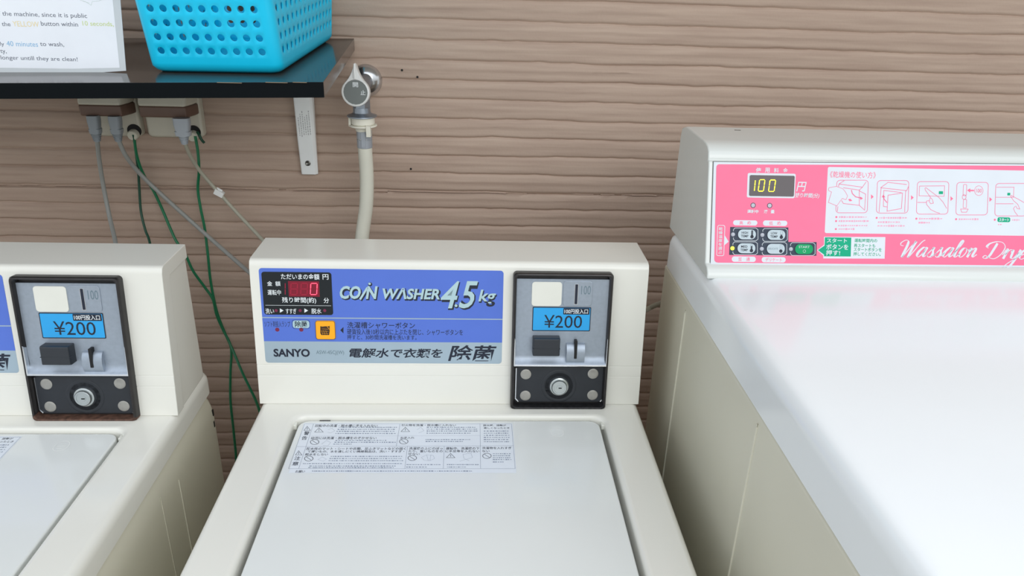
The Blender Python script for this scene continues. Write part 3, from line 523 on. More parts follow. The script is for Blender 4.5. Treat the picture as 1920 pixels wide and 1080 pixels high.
('P', [(-28.44, -52.06), (-26.75, -52.06), (-26.66, -53.56), (-28.35, -53.56)], 'label_soft', 2),
('P', [(-25.26, -52.04), (-23.0, -52.04), (-22.91, -53.59), (-25.18, -53.59)], 'label_soft', 2),
('P', [(-21.5, -52.14), (-20.12, -52.14), (-20.05, -53.49), (-21.43, -53.49)], 'label_soft', 2),
('P', [(-18.68, -51.83), (-15.7, -51.83), (-15.61, -53.8), (-18.58, -53.8)], 'label_soft', 2),
('P', [(-14.23, -51.68), (-13.08, -51.68), (-12.98, -53.94), (-14.12, -53.94)], 'label_soft', 2),
('P', [(-11.88, -51.72), (-9.48, -51.72), (-9.39, -53.9), (-11.78, -53.9)], 'label_soft', 2),
('P', [(-8.88, -52.18), (-7.44, -52.18), (-7.39, -53.44), (-8.83, -53.44)], 'label_soft', 2),
('P', [(-6.48, -51.92), (-4.33, -51.92), (-4.27, -53.7), (-6.41, -53.7)], 'label_soft', 2),
('P', [(-3.49, -51.72), (-0.93, -51.72), (-0.86, -53.89), (-3.41, -53.89)], 'label_soft', 2),
('P', [(0.34, -52.17), (1.44, -52.17), (1.48, -53.45), (0.38, -53.45)], 'label_soft', 2),
('P', [(2.14, -51.9), (3.66, -51.9), (3.71, -53.72), (2.2, -53.72)], 'label_soft', 2),
('P', [(4.34, -52.05), (6.65, -52.05), (6.69, -53.57), (4.38, -53.57)], 'label_soft', 2),
('P', [(7.5, -51.65), (9.98, -51.65), (10.03, -53.96), (7.55, -53.96)], 'label_soft', 2),
('P', [(10.66, -51.63), (12.4, -51.63), (12.45, -53.99), (10.71, -53.99)], 'label_soft', 2),
('P', [(13.11, -52.14), (14.19, -52.14), (14.22, -53.47), (13.14, -53.47)], 'label_soft', 2),
('P', [(15.51, -51.65), (18.05, -51.65), (18.09, -53.96), (15.56, -53.96)], 'label_soft', 2),
('P', [(19.05, -52.07), (20.16, -52.07), (20.18, -53.54), (19.07, -53.54)], 'label_soft', 2),
('P', [(21.38, -52.18), (23.22, -52.18), (23.24, -53.43), (21.4, -53.43)], 'label_soft', 2),
('P', [(24.09, -52.03), (26.07, -52.03), (26.09, -53.57), (24.1, -53.57)], 'label_soft', 2),
('P', [(27.02, -52.25), (28.33, -52.25), (28.33, -53.36), (27.02, -53.36)], 'label_soft', 2),
('P', [(29.61, -51.99), (32.15, -51.99), (32.16, -53.61), (29.62, -53.61)], 'label_soft', 2),
('P', [(32.75, -51.9), (34.39, -51.9), (34.39, -53.71), (32.75, -53.71)], 'label_soft', 2),
('P', [(-30.11, -55.8), (-28.11, -55.8), (-27.97, -58.12), (-29.97, -58.12)], 'label_soft', 2),
('P', [(-27.08, -56.03), (-25.69, -56.03), (-25.59, -57.89), (-26.97, -57.89)], 'label_soft', 2),
('P', [(-24.61, -55.96), (-22.36, -55.96), (-22.26, -57.96), (-24.49, -57.96)], 'label_soft', 2),
('P', [(-21.87, -55.91), (-19.95, -55.91), (-19.84, -58.01), (-21.75, -58.01)], 'label_soft', 2),
('P', [(-19.32, -56.31), (-18.21, -56.31), (-18.14, -57.61), (-19.25, -57.61)], 'label_soft', 2),
('P', [(-17.44, -56.23), (-15.53, -56.23), (-15.46, -57.7), (-17.37, -57.7)], 'label_soft', 2),
('P', [(-14.41, -56.21), (-13.04, -56.21), (-12.97, -57.72), (-14.34, -57.72)], 'label_soft', 2),
('P', [(-11.89, -55.81), (-9.76, -55.81), (-9.66, -58.12), (-11.79, -58.12)], 'label_soft', 2),
('P', [(-8.31, -56.21), (-6.76, -56.21), (-6.7, -57.71), (-8.24, -57.71)], 'label_soft', 2),
('P', [(-5.73, -56.19), (-3.6, -56.19), (-3.54, -57.73), (-5.67, -57.73)], 'label_soft', 2),
('P', [(-2.24, -56.12), (-0.81, -56.12), (-0.76, -57.8), (-2.18, -57.8)], 'label_soft', 2),
('P', [(-0.22, -56.04), (2.61, -56.04), (2.67, -57.88), (-0.15, -57.88)], 'label_soft', 2),
('P', [(4.1, -55.97), (5.42, -55.97), (5.47, -57.96), (4.16, -57.96)], 'label_soft', 2),
('P', [(6.51, -55.9), (7.63, -55.9), (7.69, -58.03), (6.56, -58.03)], 'label_soft', 2),
('P', [(9.01, -55.82), (10.2, -55.82), (10.25, -58.11), (9.06, -58.11)], 'label_soft', 2),
('P', [(11.48, -56.08), (13.75, -56.08), (13.78, -57.85), (11.52, -57.85)], 'label_soft', 2),
('P', [(14.5, -56.12), (15.64, -56.12), (15.67, -57.8), (14.53, -57.8)], 'label_soft', 2),
('P', [(17.0, -56.12), (18.46, -56.12), (18.48, -57.8), (17.03, -57.8)], 'label_soft', 2),
('P', [(19.22, -55.81), (21.66, -55.81), (21.69, -58.12), (19.25, -58.12)], 'label_soft', 2),
('P', [(23.06, -56.16), (24.67, -56.16), (24.69, -57.77), (23.07, -57.77)], 'label_soft', 2),
('P', [(25.15, -55.87), (27.26, -55.87), (27.28, -58.05), (25.17, -58.05)], 'label_soft', 2),
('P', [(28.61, -56.15), (29.79, -56.15), (29.79, -57.78), (28.62, -57.78)], 'label_soft', 2),
('P', [(30.35, -55.84), (32.24, -55.84), (32.25, -58.09), (30.36, -58.09)], 'label_soft', 2),
('P', [(33.02, -55.81), (34.72, -55.81), (34.72, -58.12), (33.02, -58.12)], 'label_soft', 2),
('P', [(-29.82, -60.54), (-28.39, -60.54), (-28.26, -62.78), (-29.68, -62.78)], 'label_soft', 2),
('P', [(-26.95, -61.13), (-23.9, -61.13), (-23.84, -62.2), (-26.88, -62.2)], 'label_soft', 2),
('P', [(-23.44, -60.8), (-21.84, -60.8), (-21.74, -62.52), (-23.35, -62.52)], 'label_soft', 2),
('P', [(-20.94, -60.72), (-19.73, -60.73), (-19.63, -62.6), (-20.84, -62.6)], 'label_soft', 2),
('P', [(-18.57, -60.81), (-16.28, -60.81), (-16.19, -62.52), (-18.49, -62.52)], 'label_soft', 2),
('P', [(-15.23, -61.1), (-12.81, -61.1), (-12.76, -62.23), (-15.18, -62.23)], 'label_soft', 2),
('P', [(-11.89, -61.07), (-10.6, -61.07), (-10.55, -62.26), (-11.84, -62.26)], 'label_soft', 2),
('P', [(-9.36, -60.92), (-7.68, -60.92), (-7.62, -62.41), (-9.29, -62.41)], 'label_soft', 2),
('P', [(-6.92, -61.06), (-4.71, -61.07), (-4.66, -62.27), (-6.87, -62.27)], 'label_soft', 2),
('P', [(-3.6, -60.53), (-2.44, -60.53), (-2.35, -62.81), (-3.51, -62.81)], 'label_soft', 2),
('P', [(-1.79, -60.79), (0.79, -60.79), (0.85, -62.55), (-1.73, -62.55)], 'label_soft', 2),
('P', [(1.7, -60.91), (3.34, -60.91), (3.39, -62.43), (1.75, -62.43)], 'label_soft', 2),
('P', [(4.59, -60.8), (6.68, -60.8), (6.72, -62.54), (4.64, -62.54)], 'label_soft', 2),
('P', [(7.41, -61.03), (9.7, -61.04), (9.73, -62.31), (7.44, -62.31)], 'label_soft', 2),
('P', [(10.66, -60.79), (13.01, -60.79), (13.05, -62.55), (10.7, -62.55)], 'label_soft', 2),
('P', [(14.08, -61.02), (16.27, -61.02), (16.29, -62.33), (14.11, -62.33)], 'label_soft', 2),
('P', [(17.72, -60.68), (20.13, -60.68), (20.16, -62.67), (17.75, -62.67)], 'label_soft', 2),
('P', [(21.59, -60.93), (23.53, -60.93), (23.55, -62.42), (21.6, -62.42)], 'label_soft', 2),
('P', [(24.32, -60.96), (25.86, -60.96), (25.87, -62.4), (24.33, -62.4)], 'label_soft', 2),
('P', [(-30.28, -74.69), (-28.86, -74.69), (-28.76, -76.32), (-30.18, -76.32)], 'label_soft', 2),
('P', [(-28.11, -74.58), (-26.36, -74.58), (-26.25, -76.44), (-27.99, -76.44)], 'label_soft', 2),
('P', [(-25.59, -74.5), (-22.85, -74.5), (-22.74, -76.53), (-25.47, -76.52)], 'label_soft', 2),
('P', [(-22.03, -74.89), (-19.36, -74.9), (-19.29, -76.14), (-21.97, -76.14)], 'label_soft', 2),
('P', [(-18.79, -74.99), (-15.79, -74.99), (-15.74, -76.06), (-18.74, -76.05)], 'label_soft', 2),
('P', [(-15.32, -75.01), (-12.58, -75.01), (-12.53, -76.04), (-15.27, -76.04)], 'label_soft', 2),
('P', [(-11.46, -74.87), (-9.34, -74.88), (-9.28, -76.18), (-11.4, -76.18)], 'label_soft', 2),
('P', [(-8.63, -74.77), (-5.68, -74.77), (-5.62, -76.29), (-8.56, -76.29)], 'label_soft', 2),
('P', [(-4.98, -74.56), (-3.09, -74.56), (-3.02, -76.51), (-4.9, -76.5)], 'label_soft', 2),
('P', [(-2.33, -74.53), (-1.14, -74.53), (-1.07, -76.55), (-2.26, -76.54)], 'label_soft', 2),
('P', [(-0.56, -75.02), (0.55, -75.02), (0.59, -76.06), (-0.53, -76.05)], 'label_soft', 2),
('P', [(2.01, -74.56), (3.88, -74.57), (3.94, -76.52), (2.07, -76.52)], 'label_soft', 2),
('P', [(4.92, -74.81), (7.89, -74.82), (7.92, -76.28), (4.96, -76.27)], 'label_soft', 2),
('P', [(8.71, -75.03), (11.09, -75.04), (11.11, -76.06), (8.74, -76.06)], 'label_soft', 2),
('P', [(11.92, -74.68), (14.45, -74.68), (14.49, -76.43), (11.96, -76.42)], 'label_soft', 2),
('P', [(15.42, -74.77), (18.31, -74.77), (18.33, -76.34), (15.44, -76.34)], 'label_soft', 2),
('P', [(19.52, -74.99), (21.31, -74.99), (21.33, -76.13), (19.53, -76.13)], 'label_soft', 2),
('P', [(22.17, -75.03), (23.61, -75.03), (23.62, -76.09), (22.19, -76.09)], 'label_soft', 2),
('P', [(24.36, -74.76), (25.62, -74.76), (25.64, -76.37), (24.38, -76.36)], 'label_soft', 2),
('P', [(-30.04, -78.42), (-27.53, -78.42), (-27.4, -80.54), (-29.91, -80.53)], 'label_soft', 2),
('P', [(-26.75, -78.42), (-24.41, -78.42), (-24.29, -80.54), (-26.62, -80.54)], 'label_soft', 2),
('P', [(-23.53, -78.91), (-20.7, -78.92), (-20.64, -80.06), (-23.46, -80.06)], 'label_soft', 2),
('P', [(-19.35, -78.37), (-16.59, -78.37), (-16.47, -80.61), (-19.23, -80.61)], 'label_soft', 2),
('P', [(-15.27, -78.72), (-12.85, -78.72), (-12.78, -80.28), (-15.2, -80.27)], 'label_soft', 2),
('P', [(-11.67, -78.63), (-8.92, -78.64), (-8.84, -80.37), (-11.6, -80.37)], 'label_soft', 2),
('P', [(-7.82, -78.82), (-4.97, -78.82), (-4.92, -80.19), (-7.76, -80.19)], 'label_soft', 2),
('P', [(-4.18, -78.45), (-3.11, -78.45), (-3.04, -80.56), (-4.1, -80.56)], 'label_soft', 2),
('P', [(-2.0, -78.85), (0.35, -78.86), (0.39, -80.17), (-1.95, -80.17)], 'label_soft', 2),
('P', [(0.98, -78.46), (2.94, -78.46), (3.01, -80.57), (1.05, -80.57)], 'label_soft', 2),
('P', [(3.78, -78.75), (5.62, -78.75), (5.66, -80.29), (3.82, -80.29)], 'label_soft', 2),
('P', [(6.93, -78.47), (8.18, -78.47), (8.23, -80.57), (6.98, -80.57)], 'label_soft', 2),
('P', [(8.66, -78.54), (11.06, -78.54), (11.11, -80.51), (8.71, -80.51)], 'label_soft', 2),
('P', [(12.01, -78.84), (14.5, -78.85), (14.52, -80.22), (12.04, -80.21)], 'label_soft', 2),
('P', [(15.1, -78.86), (16.65, -78.86), (16.67, -80.21), (15.13, -80.21)], 'label_soft', 2),
('P', [(42.94, -56.0), (45.13, -56.0), (45.11, -57.93), (42.92, -57.93)], 'label_soft', 2),
('P', [(46.61, -55.91), (49.23, -55.91), (49.2, -58.01), (46.59, -58.01)], 'label_soft', 2),
('P', [(50.71, -55.95), (53.65, -55.95), (53.61, -57.98), (50.67, -57.98)], 'label_soft', 2),
('P', [(54.49, -55.94), (56.56, -55.94), (56.52, -57.99), (54.45, -57.99)], 'label_soft', 2),
('P', [(57.85, -55.95), (60.73, -55.95), (60.68, -57.98), (57.81, -57.98)], 'label_soft', 2),
('P', [(61.9, -56.03), (63.46, -56.03), (63.4, -57.9), (61.85, -57.9)], 'label_soft', 2),
('P', [(64.12, -56.32), (66.48, -56.32), (66.44, -57.61), (64.08, -57.61)], 'label_soft', 2),
('P', [(67.0, -55.86), (70.0, -55.86), (69.92, -58.07), (66.93, -58.07)], 'label_soft', 2),
('P', [(70.79, -55.9), (71.92, -55.9), (71.84, -58.03), (70.72, -58.03)], 'label_soft', 2),
('P', [(73.19, -55.9), (74.54, -55.9), (74.46, -58.03), (73.11, -58.03)], 'label_soft', 2),
('P', [(42.9, -60.98), (45.09, -60.98), (45.08, -62.39), (42.88, -62.39)], 'label_soft', 2),
('P', [(45.63, -60.87), (46.78, -60.87), (46.77, -62.5), (45.61, -62.5)], 'label_soft', 2),
('P', [(48.0, -61.01), (50.33, -61.01), (50.31, -62.36), (47.98, -62.36)], 'label_soft', 2),
('P', [(51.63, -60.76), (52.78, -60.76), (52.75, -62.61), (51.6, -62.61)], 'label_soft', 2),
('P', [(53.43, -61.03), (54.47, -61.03), (54.44, -62.34), (53.41, -62.34)], 'label_soft', 2),
('P', [(55.76, -61.15), (57.23, -61.15), (57.21, -62.22), (55.74, -62.22)], 'label_soft', 2),
('P', [(58.22, -60.79), (59.96, -60.79), (59.91, -62.59), (58.17, -62.59)], 'label_soft', 2),
('P', [(61.03, -60.57), (63.51, -60.57), (63.45, -62.81), (60.97, -62.81)], 'label_soft', 2),
('P', [(64.32, -61.08), (66.65, -61.08), (66.61, -62.29), (64.28, -62.29)], 'label_soft', 2),
('P', [(67.4, -60.6), (68.62, -60.6), (68.55, -62.78), (67.33, -62.77)], 'label_soft', 2),
('P', [(69.45, -60.59), (71.93, -60.59), (71.85, -62.79), (69.37, -62.79)], 'label_soft', 2),
('P', [(72.79, -61.0), (74.24, -61.0), (74.19, -62.38), (72.74, -62.38)], 'label_soft', 2),
('P', [(42.86, -65.79), (44.66, -65.79), (44.65, -66.93), (42.85, -66.93)], 'label_soft', 2),
('P', [(46.01, -65.28), (48.33, -65.28), (48.3, -67.44), (45.99, -67.44)], 'label_soft', 2),
('P', [(49.67, -65.31), (52.17, -65.31), (52.13, -67.41), (49.64, -67.41)], 'label_soft', 2),
('P', [(53.36, -65.31), (55.26, -65.32), (55.21, -67.41), (53.33, -67.41)], 'label_soft', 2),
('P', [(56.66, -65.75), (57.9, -65.75), (57.87, -66.98), (56.63, -66.98)], 'label_soft', 2),
('P', [(58.56, -65.29), (60.51, -65.29), (60.46, -67.44), (58.51, -67.44)], 'label_soft', 2),
('P', [(61.52, -65.61), (64.28, -65.61), (64.24, -67.13), (61.48, -67.13)], 'label_soft', 2),
('P', [(65.34, -65.43), (66.87, -65.44), (66.81, -67.3), (65.29, -67.3)], 'label_soft', 2),
('P', [(67.61, -65.59), (68.65, -65.59), (68.6, -67.15), (67.56, -67.15)], 'label_soft', 2),
('P', [(69.7, -65.66), (72.52, -65.67), (72.47, -67.08), (69.65, -67.08)], 'label_soft', 2),
('P', [(73.94, -65.75), (75.5, -65.75), (75.45, -67.0), (73.9, -67.0)], 'label_soft', 2),
('P', [(42.82, -69.86), (45.74, -69.86), (45.71, -72.12), (42.8, -72.12)], 'label_soft', 2),
('P', [(46.91, -70.13), (48.71, -70.13), (48.69, -71.86), (46.89, -71.86)], 'label_soft', 2),
('P', [(49.84, -70.36), (52.1, -70.36), (52.08, -71.64), (49.83, -71.64)], 'label_soft', 2),
('P', [(53.47, -70.43), (55.59, -70.44), (55.56, -71.57), (53.45, -71.56)], 'label_soft', 2),
('P', [(56.38, -70.19), (57.56, -70.19), (57.52, -71.81), (56.34, -71.81)], 'label_soft', 2),
('P', [(58.12, -70.31), (60.21, -70.31), (60.18, -71.7), (58.09, -71.7)], 'label_soft', 2),
('P', [(61.53, -70.37), (64.1, -70.37), (64.07, -71.65), (61.49, -71.64)], 'label_soft', 2),
('P', [(65.41, -70.32), (67.6, -70.32), (67.56, -71.7), (65.36, -71.7)], 'label_soft', 2),
('P', [(69.01, -70.24), (70.04, -70.24), (69.98, -71.79), (68.96, -71.78)], 'label_soft', 2),
('P', [(71.12, -70.18), (72.47, -70.18), (72.41, -71.85), (71.06, -71.84)], 'label_soft', 2),
('P', [(73.85, -70.04), (75.33, -70.05), (75.25, -71.99), (73.78, -71.98)], 'label_soft', 2),
('P', [(42.79, -74.46), (45.77, -74.46), (45.74, -76.71), (42.77, -76.7)], 'label_soft', 2),
('P', [(46.4, -74.86), (48.95, -74.86), (48.93, -76.31), (46.38, -76.31)], 'label_soft', 2),
('P', [(49.46, -74.62), (50.9, -74.62), (50.87, -76.56), (49.43, -76.56)], 'label_soft', 2),
('P', [(51.83, -75.0), (53.91, -75.0), (53.89, -76.19), (51.81, -76.19)], 'label_soft', 2),
('P', [(54.56, -74.76), (56.31, -74.76), (56.28, -76.43), (54.53, -76.43)], 'label_soft', 2),
('P', [(57.61, -74.88), (59.53, -74.88), (59.49, -76.32), (57.58, -76.32)], 'label_soft', 2),
('P', [(60.93, -74.61), (63.34, -74.61), (63.28, -76.59), (60.88, -76.59)], 'label_soft', 2),
('P', [(64.62, -74.93), (66.61, -74.93), (66.57, -76.29), (64.58, -76.28)], 'label_soft', 2),
('P', [(67.21, -74.62), (69.55, -74.62), (69.48, -76.6), (67.14, -76.59)], 'label_soft', 2),
('P', [(70.93, -74.78), (73.81, -74.78), (73.74, -76.45), (70.87, -76.44)], 'label_soft', 2),
('P', [(42.74, -79.57), (45.69, -79.57), (45.67, -80.7), (42.73, -80.7)], 'label_soft', 2),
('P', [(46.54, -79.25), (48.64, -79.26), (48.61, -81.03), (46.52, -81.02)], 'label_soft', 2),
('P', [(49.72, -79.32), (51.05, -79.32), (51.02, -80.97), (49.7, -80.97)], 'label_soft', 2),
('P', [(51.69, -79.52), (53.47, -79.53), (53.44, -80.77), (51.67, -80.77)], 'label_soft', 2),
('P', [(54.26, -79.39), (56.53, -79.39), (56.5, -80.91), (54.23, -80.91)], 'label_soft', 2),
('P', [(57.17, -79.22), (59.12, -79.23), (59.08, -81.08), (57.13, -81.08)], 'label_soft', 2),
('P', [(59.89, -79.37), (61.45, -79.38), (61.4, -80.94), (59.85, -80.94)], 'label_soft', 2),
('P', [(62.62, -79.23), (63.7, -79.23), (63.65, -81.09), (62.57, -81.09)], 'label_soft', 2),
('P', [(64.22, -79.53), (67.02, -79.54), (66.98, -80.79), (64.18, -80.79)], 'label_soft', 2),
('P', [(68.32, -79.35), (69.4, -79.35), (69.34, -80.99), (68.27, -80.98)], 'label_soft', 2),
('P', [(70.14, -79.18), (72.71, -79.18), (72.63, -81.16), (70.07, -81.16)], 'label_soft', 2),
('P', [(73.31, -79.21), (74.42, -79.21), (74.34, -81.14), (73.23, -81.14)], 'label_soft', 2),
('P', [(-142.19, -109.14), (-140.52, -109.15), (-140.28, -110.5), (-141.94, -110.5)], 'label_soft', 2),
('P', [(-139.72, -109.13), (-137.67, -109.13), (-137.42, -110.53), (-139.48, -110.53)], 'label_soft', 2),
('P', [(-137.16, -108.78), (-135.3, -108.79), (-134.94, -110.89), (-136.79, -110.88)], 'label_soft', 2),
('P', [(-134.11, -108.83), (-131.78, -108.84), (-131.44, -110.86), (-133.77, -110.86)], 'label_soft', 2),
('P', [(-130.9, -108.92), (-129.25, -108.92), (-128.94, -110.79), (-130.58, -110.79)], 'label_soft', 2),
('P', [(-128.64, -109.3), (-126.21, -109.3), (-126.03, -110.43), (-128.45, -110.42)], 'label_soft', 2),
('P', [(-125.23, -108.94), (-123.29, -108.95), (-122.99, -110.8), (-124.93, -110.79)], 'label_soft', 2),
('P', [(-122.79, -108.92), (-120.54, -108.93), (-120.24, -110.84), (-122.48, -110.83)], 'label_soft', 2),
('P', [(-120.01, -109.25), (-117.74, -109.25), (-117.54, -110.53), (-119.81, -110.52)], 'label_soft', 2),
('P', [(-116.55, -109.42), (-113.72, -109.43), (-113.58, -110.38), (-116.41, -110.37)], 'label_soft', 2),
('P', [(-112.97, -108.86), (-111.05, -108.86), (-110.74, -110.96), (-112.66, -110.95)], 'label_soft', 2),
('P', [(-109.64, -109.36), (-108.63, -109.36), (-108.47, -110.47), (-109.48, -110.47)], 'label_soft', 2),
('P', [(-107.85, -108.98), (-105.34, -108.99), (-105.08, -110.86), (-107.58, -110.86)], 'label_soft', 2),
('P', [(-104.37, -108.98), (-101.64, -108.98), (-101.37, -110.89), (-104.1, -110.88)], 'label_soft', 2),
('P', [(-100.3, -109.31), (-98.12, -109.32), (-97.95, -110.58), (-100.13, -110.57)], 'label_soft', 2),
('P', [(-97.02, -108.93), (-94.68, -108.94), (-94.42, -110.97), (-96.75, -110.97)], 'label_soft', 2),
('P', [(-94.03, -109.28), (-93.02, -109.29), (-92.85, -110.64), (-93.85, -110.64)], 'label_soft', 2),
('P', [(-92.31, -109.45), (-90.6, -109.46), (-90.47, -110.48), (-92.18, -110.48)], 'label_soft', 2),
('P', [(-89.58, -109.34), (-87.8, -109.35), (-87.65, -110.61), (-89.43, -110.6)], 'label_soft', 2),
('P', [(-87.24, -109.45), (-85.18, -109.45), (-85.05, -110.52), (-87.11, -110.51)], 'label_soft', 2),
('P', [(-83.96, -108.99), (-82.46, -108.99), (-82.23, -110.99), (-83.72, -110.99)], 'label_soft', 2),
('P', [(-81.89, -109.06), (-80.17, -109.07), (-79.96, -110.93), (-81.67, -110.93)], 'label_soft', 2),
('P', [(-79.23, -109.01), (-77.41, -109.02), (-77.18, -111.0), (-79.0, -110.99)], 'label_soft', 2),
('P', [(-76.77, -109.23), (-74.17, -109.24), (-74.0, -110.79), (-76.6, -110.79)], 'label_soft', 2),
('P', [(-73.43, -109.38), (-71.8, -109.39), (-71.66, -110.66), (-73.29, -110.66)], 'label_soft', 2),
('P', [(-70.75, -109.25), (-68.94, -109.25), (-68.78, -110.81), (-70.59, -110.81)], 'label_soft', 2),
('P', [(-67.88, -109.15), (-65.26, -109.16), (-65.08, -110.93), (-67.69, -110.92)], 'label_soft', 2),
('P', [(-64.52, -109.16), (-62.27, -109.17), (-62.1, -110.93), (-64.34, -110.93)], 'label_soft', 2),
('P', [(-60.94, -109.27), (-59.23, -109.27), (-59.08, -110.85), (-60.79, -110.84)], 'label_soft', 2),
('P', [(-58.04, -109.4), (-56.43, -109.4), (-56.31, -110.74), (-57.91, -110.73)], 'label_soft', 2),
('P', [(-142.75, -113.06), (-141.09, -113.07), (-140.75, -114.99), (-142.41, -114.98)], 'label_soft', 2),
('P', [(-140.29, -113.21), (-138.92, -113.21), (-138.63, -114.86), (-140.0, -114.85)], 'label_soft', 2),
('P', [(-137.94, -113.02), (-135.1, -113.03), (-134.75, -115.06), (-137.58, -115.05)], 'label_soft', 2),
('P', [(-134.23, -113.2), (-132.42, -113.21), (-132.13, -114.9), (-133.94, -114.9)], 'label_soft', 2),
('P', [(-131.47, -113.36), (-129.4, -113.36), (-129.16, -114.77), (-131.23, -114.76)], 'label_soft', 2),
('P', [(-128.17, -113.14), (-125.52, -113.15), (-125.21, -115.0), (-127.86, -115.0)], 'label_soft', 2),
('P', [(-124.31, -113.46), (-121.66, -113.47), (-121.46, -114.71), (-124.11, -114.7)], 'label_soft', 2),
('P', [(-120.3, -113.56), (-118.96, -113.57), (-118.8, -114.63), (-120.14, -114.62)], 'label_soft', 2),
('P', [(-118.06, -113.48), (-116.8, -113.49), (-116.61, -114.72), (-117.87, -114.72)], 'label_soft', 2),
('P', [(-115.79, -113.41), (-114.56, -113.41), (-114.34, -114.81), (-115.58, -114.81)], 'label_soft', 2),
('P', [(-113.73, -113.6), (-110.98, -113.61), (-110.83, -114.64), (-113.58, -114.63)], 'label_soft', 2),
('P', [(-110.05, -113.56), (-108.2, -113.57), (-108.04, -114.7), (-109.89, -114.69)], 'label_soft', 2),
('P', [(-107.44, -113.46), (-105.79, -113.46), (-105.6, -114.82), (-107.25, -114.81)], 'label_soft', 2),
('P', [(-104.83, -113.4), (-102.81, -113.41), (-102.6, -114.89), (-104.62, -114.88)], 'label_soft', 2),
('P', [(-101.94, -113.4), (-99.82, -113.41), (-99.62, -114.91), (-101.73, -114.9)], 'label_soft', 2),
('P', [(-99.25, -113.45), (-97.04, -113.46), (-96.85, -114.88), (-99.06, -114.87)], 'label_soft', 2),
('P', [(-95.79, -113.38), (-94.58, -113.39), (-94.37, -114.96), (-95.58, -114.96)], 'label_soft', 2),
('P', [(-93.86, -113.23), (-91.7, -113.24), (-91.45, -115.13), (-93.62, -115.12)], 'label_soft', 2),
('P', [(-90.64, -113.18), (-88.58, -113.18), (-88.33, -115.2), (-90.38, -115.2)], 'label_soft', 2),
('P', [(-87.89, -113.47), (-85.02, -113.48), (-84.85, -114.93), (-87.71, -114.92)], 'label_soft', 2),
('P', [(-83.94, -113.72), (-82.73, -113.72), (-82.62, -114.7), (-83.82, -114.7)], 'label_soft', 2),
('P', [(-82.15, -113.6), (-80.15, -113.61), (-80.01, -114.83), (-82.01, -114.82)], 'label_soft', 2),
('P', [(-78.97, -113.37), (-77.72, -113.37), (-77.52, -115.08), (-78.77, -115.08)], 'label_soft', 2),
('P', [(-76.42, -113.22), (-74.14, -113.23), (-73.91, -115.24), (-76.2, -115.24)], 'label_soft', 2),
('P', [(-72.84, -113.75), (-70.24, -113.75), (-70.13, -114.75), (-72.73, -114.74)], 'label_soft', 2),
('P', [(-69.33, -113.53), (-67.79, -113.53), (-67.64, -114.99), (-69.17, -114.98)], 'label_soft', 2),
('P', [(-66.63, -113.67), (-64.27, -113.68), (-64.15, -114.86), (-66.51, -114.85)], 'label_soft', 2),
('P', [(-63.69, -113.37), (-62.6, -113.37), (-62.42, -115.18), (-63.51, -115.17)], 'label_soft', 2),
('P', [(-61.32, -113.73), (-60.19, -113.73), (-60.08, -114.83), (-61.22, -114.83)], 'label_soft', 2),
('P', [(-59.6, -113.77), (-56.74, -113.78), (-56.65, -114.81), (-59.51, -114.8)], 'label_soft', 2),
('P', [(-143.19, -117.63), (-140.59, -117.63), (-140.39, -118.76), (-142.99, -118.76)], 'label_soft', 2),
('P', [(-139.55, -117.37), (-137.95, -117.37), (-137.66, -119.04), (-139.25, -119.04)], 'label_soft', 2),
('P', [(-137.09, -117.23), (-135.86, -117.23), (-135.52, -119.2), (-136.75, -119.19)], 'label_soft', 2),
('P', [(-134.92, -117.41), (-132.1, -117.42), (-131.83, -119.04), (-134.64, -119.03)], 'label_soft', 2),
('P', [(-130.7, -117.73), (-128.51, -117.74), (-128.34, -118.74), (-130.53, -118.73)], 'label_soft', 2),
('P', [(-128.12, -117.39), (-125.29, -117.4), (-125.01, -119.1), (-127.84, -119.09)], 'label_soft', 2),
('P', [(-124.06, -117.58), (-121.52, -117.59), (-121.31, -118.94), (-123.85, -118.93)], 'label_soft', 2),
('P', [(-120.38, -117.77), (-118.2, -117.77), (-118.05, -118.78), (-120.22, -118.77)], 'label_soft', 2),
('P', [(-117.29, -117.49), (-114.58, -117.5), (-114.34, -119.07), (-117.05, -119.06)], 'label_soft', 2),
('P', [(-113.37, -117.59), (-112.29, -117.59), (-112.08, -119.0), (-113.16, -119.0)], 'label_soft', 2),
('P', [(-111.41, -117.35), (-109.4, -117.35), (-109.12, -119.26), (-111.12, -119.25)], 'label_soft', 2),
('P', [(-108.46, -117.54), (-106.43, -117.55), (-106.21, -119.08), (-108.24, -119.07)], 'label_soft', 2),
('P', [(-105.34, -117.62), (-103.28, -117.63), (-103.09, -119.02), (-105.14, -119.01)], 'label_soft', 2),
('P', [(-102.56, -117.66), (-99.97, -117.66), (-99.78, -119.01), (-102.38, -119.0)], 'label_soft', 2),
('P', [(-98.9, -117.31), (-97.43, -117.31), (-97.15, -119.38), (-98.61, -119.37)], 'label_soft', 2),
('P', [(-96.73, -117.67), (-94.98, -117.67), (-94.8, -119.03), (-96.55, -119.03)], 'label_soft', 2),
('P', [(-93.69, -117.74), (-91.34, -117.75), (-91.18, -118.98), (-93.53, -118.98)], 'label_soft', 2),
('P', [(-90.68, -117.64), (-88.31, -117.65), (-88.13, -119.1), (-90.49, -119.09)], 'label_soft', 2),
('P', [(-87.71, -117.5), (-86.54, -117.5), (-86.32, -119.26), (-87.49, -119.26)], 'label_soft', 2),
('P', [(-85.42, -117.87), (-82.93, -117.88), (-82.8, -118.91), (-85.29, -118.9)], 'label_soft', 2),
('P', [(-82.06, -117.6), (-80.83, -117.6), (-80.64, -119.2), (-81.87, -119.19)], 'label_soft', 2),
('P', [(-80.16, -117.61), (-78.77, -117.62), (-78.59, -119.2), (-79.98, -119.19)], 'label_soft', 2),
('P', [(-78.14, -117.85), (-75.67, -117.85), (-75.54, -118.98), (-78.01, -118.97)], 'label_soft', 2),
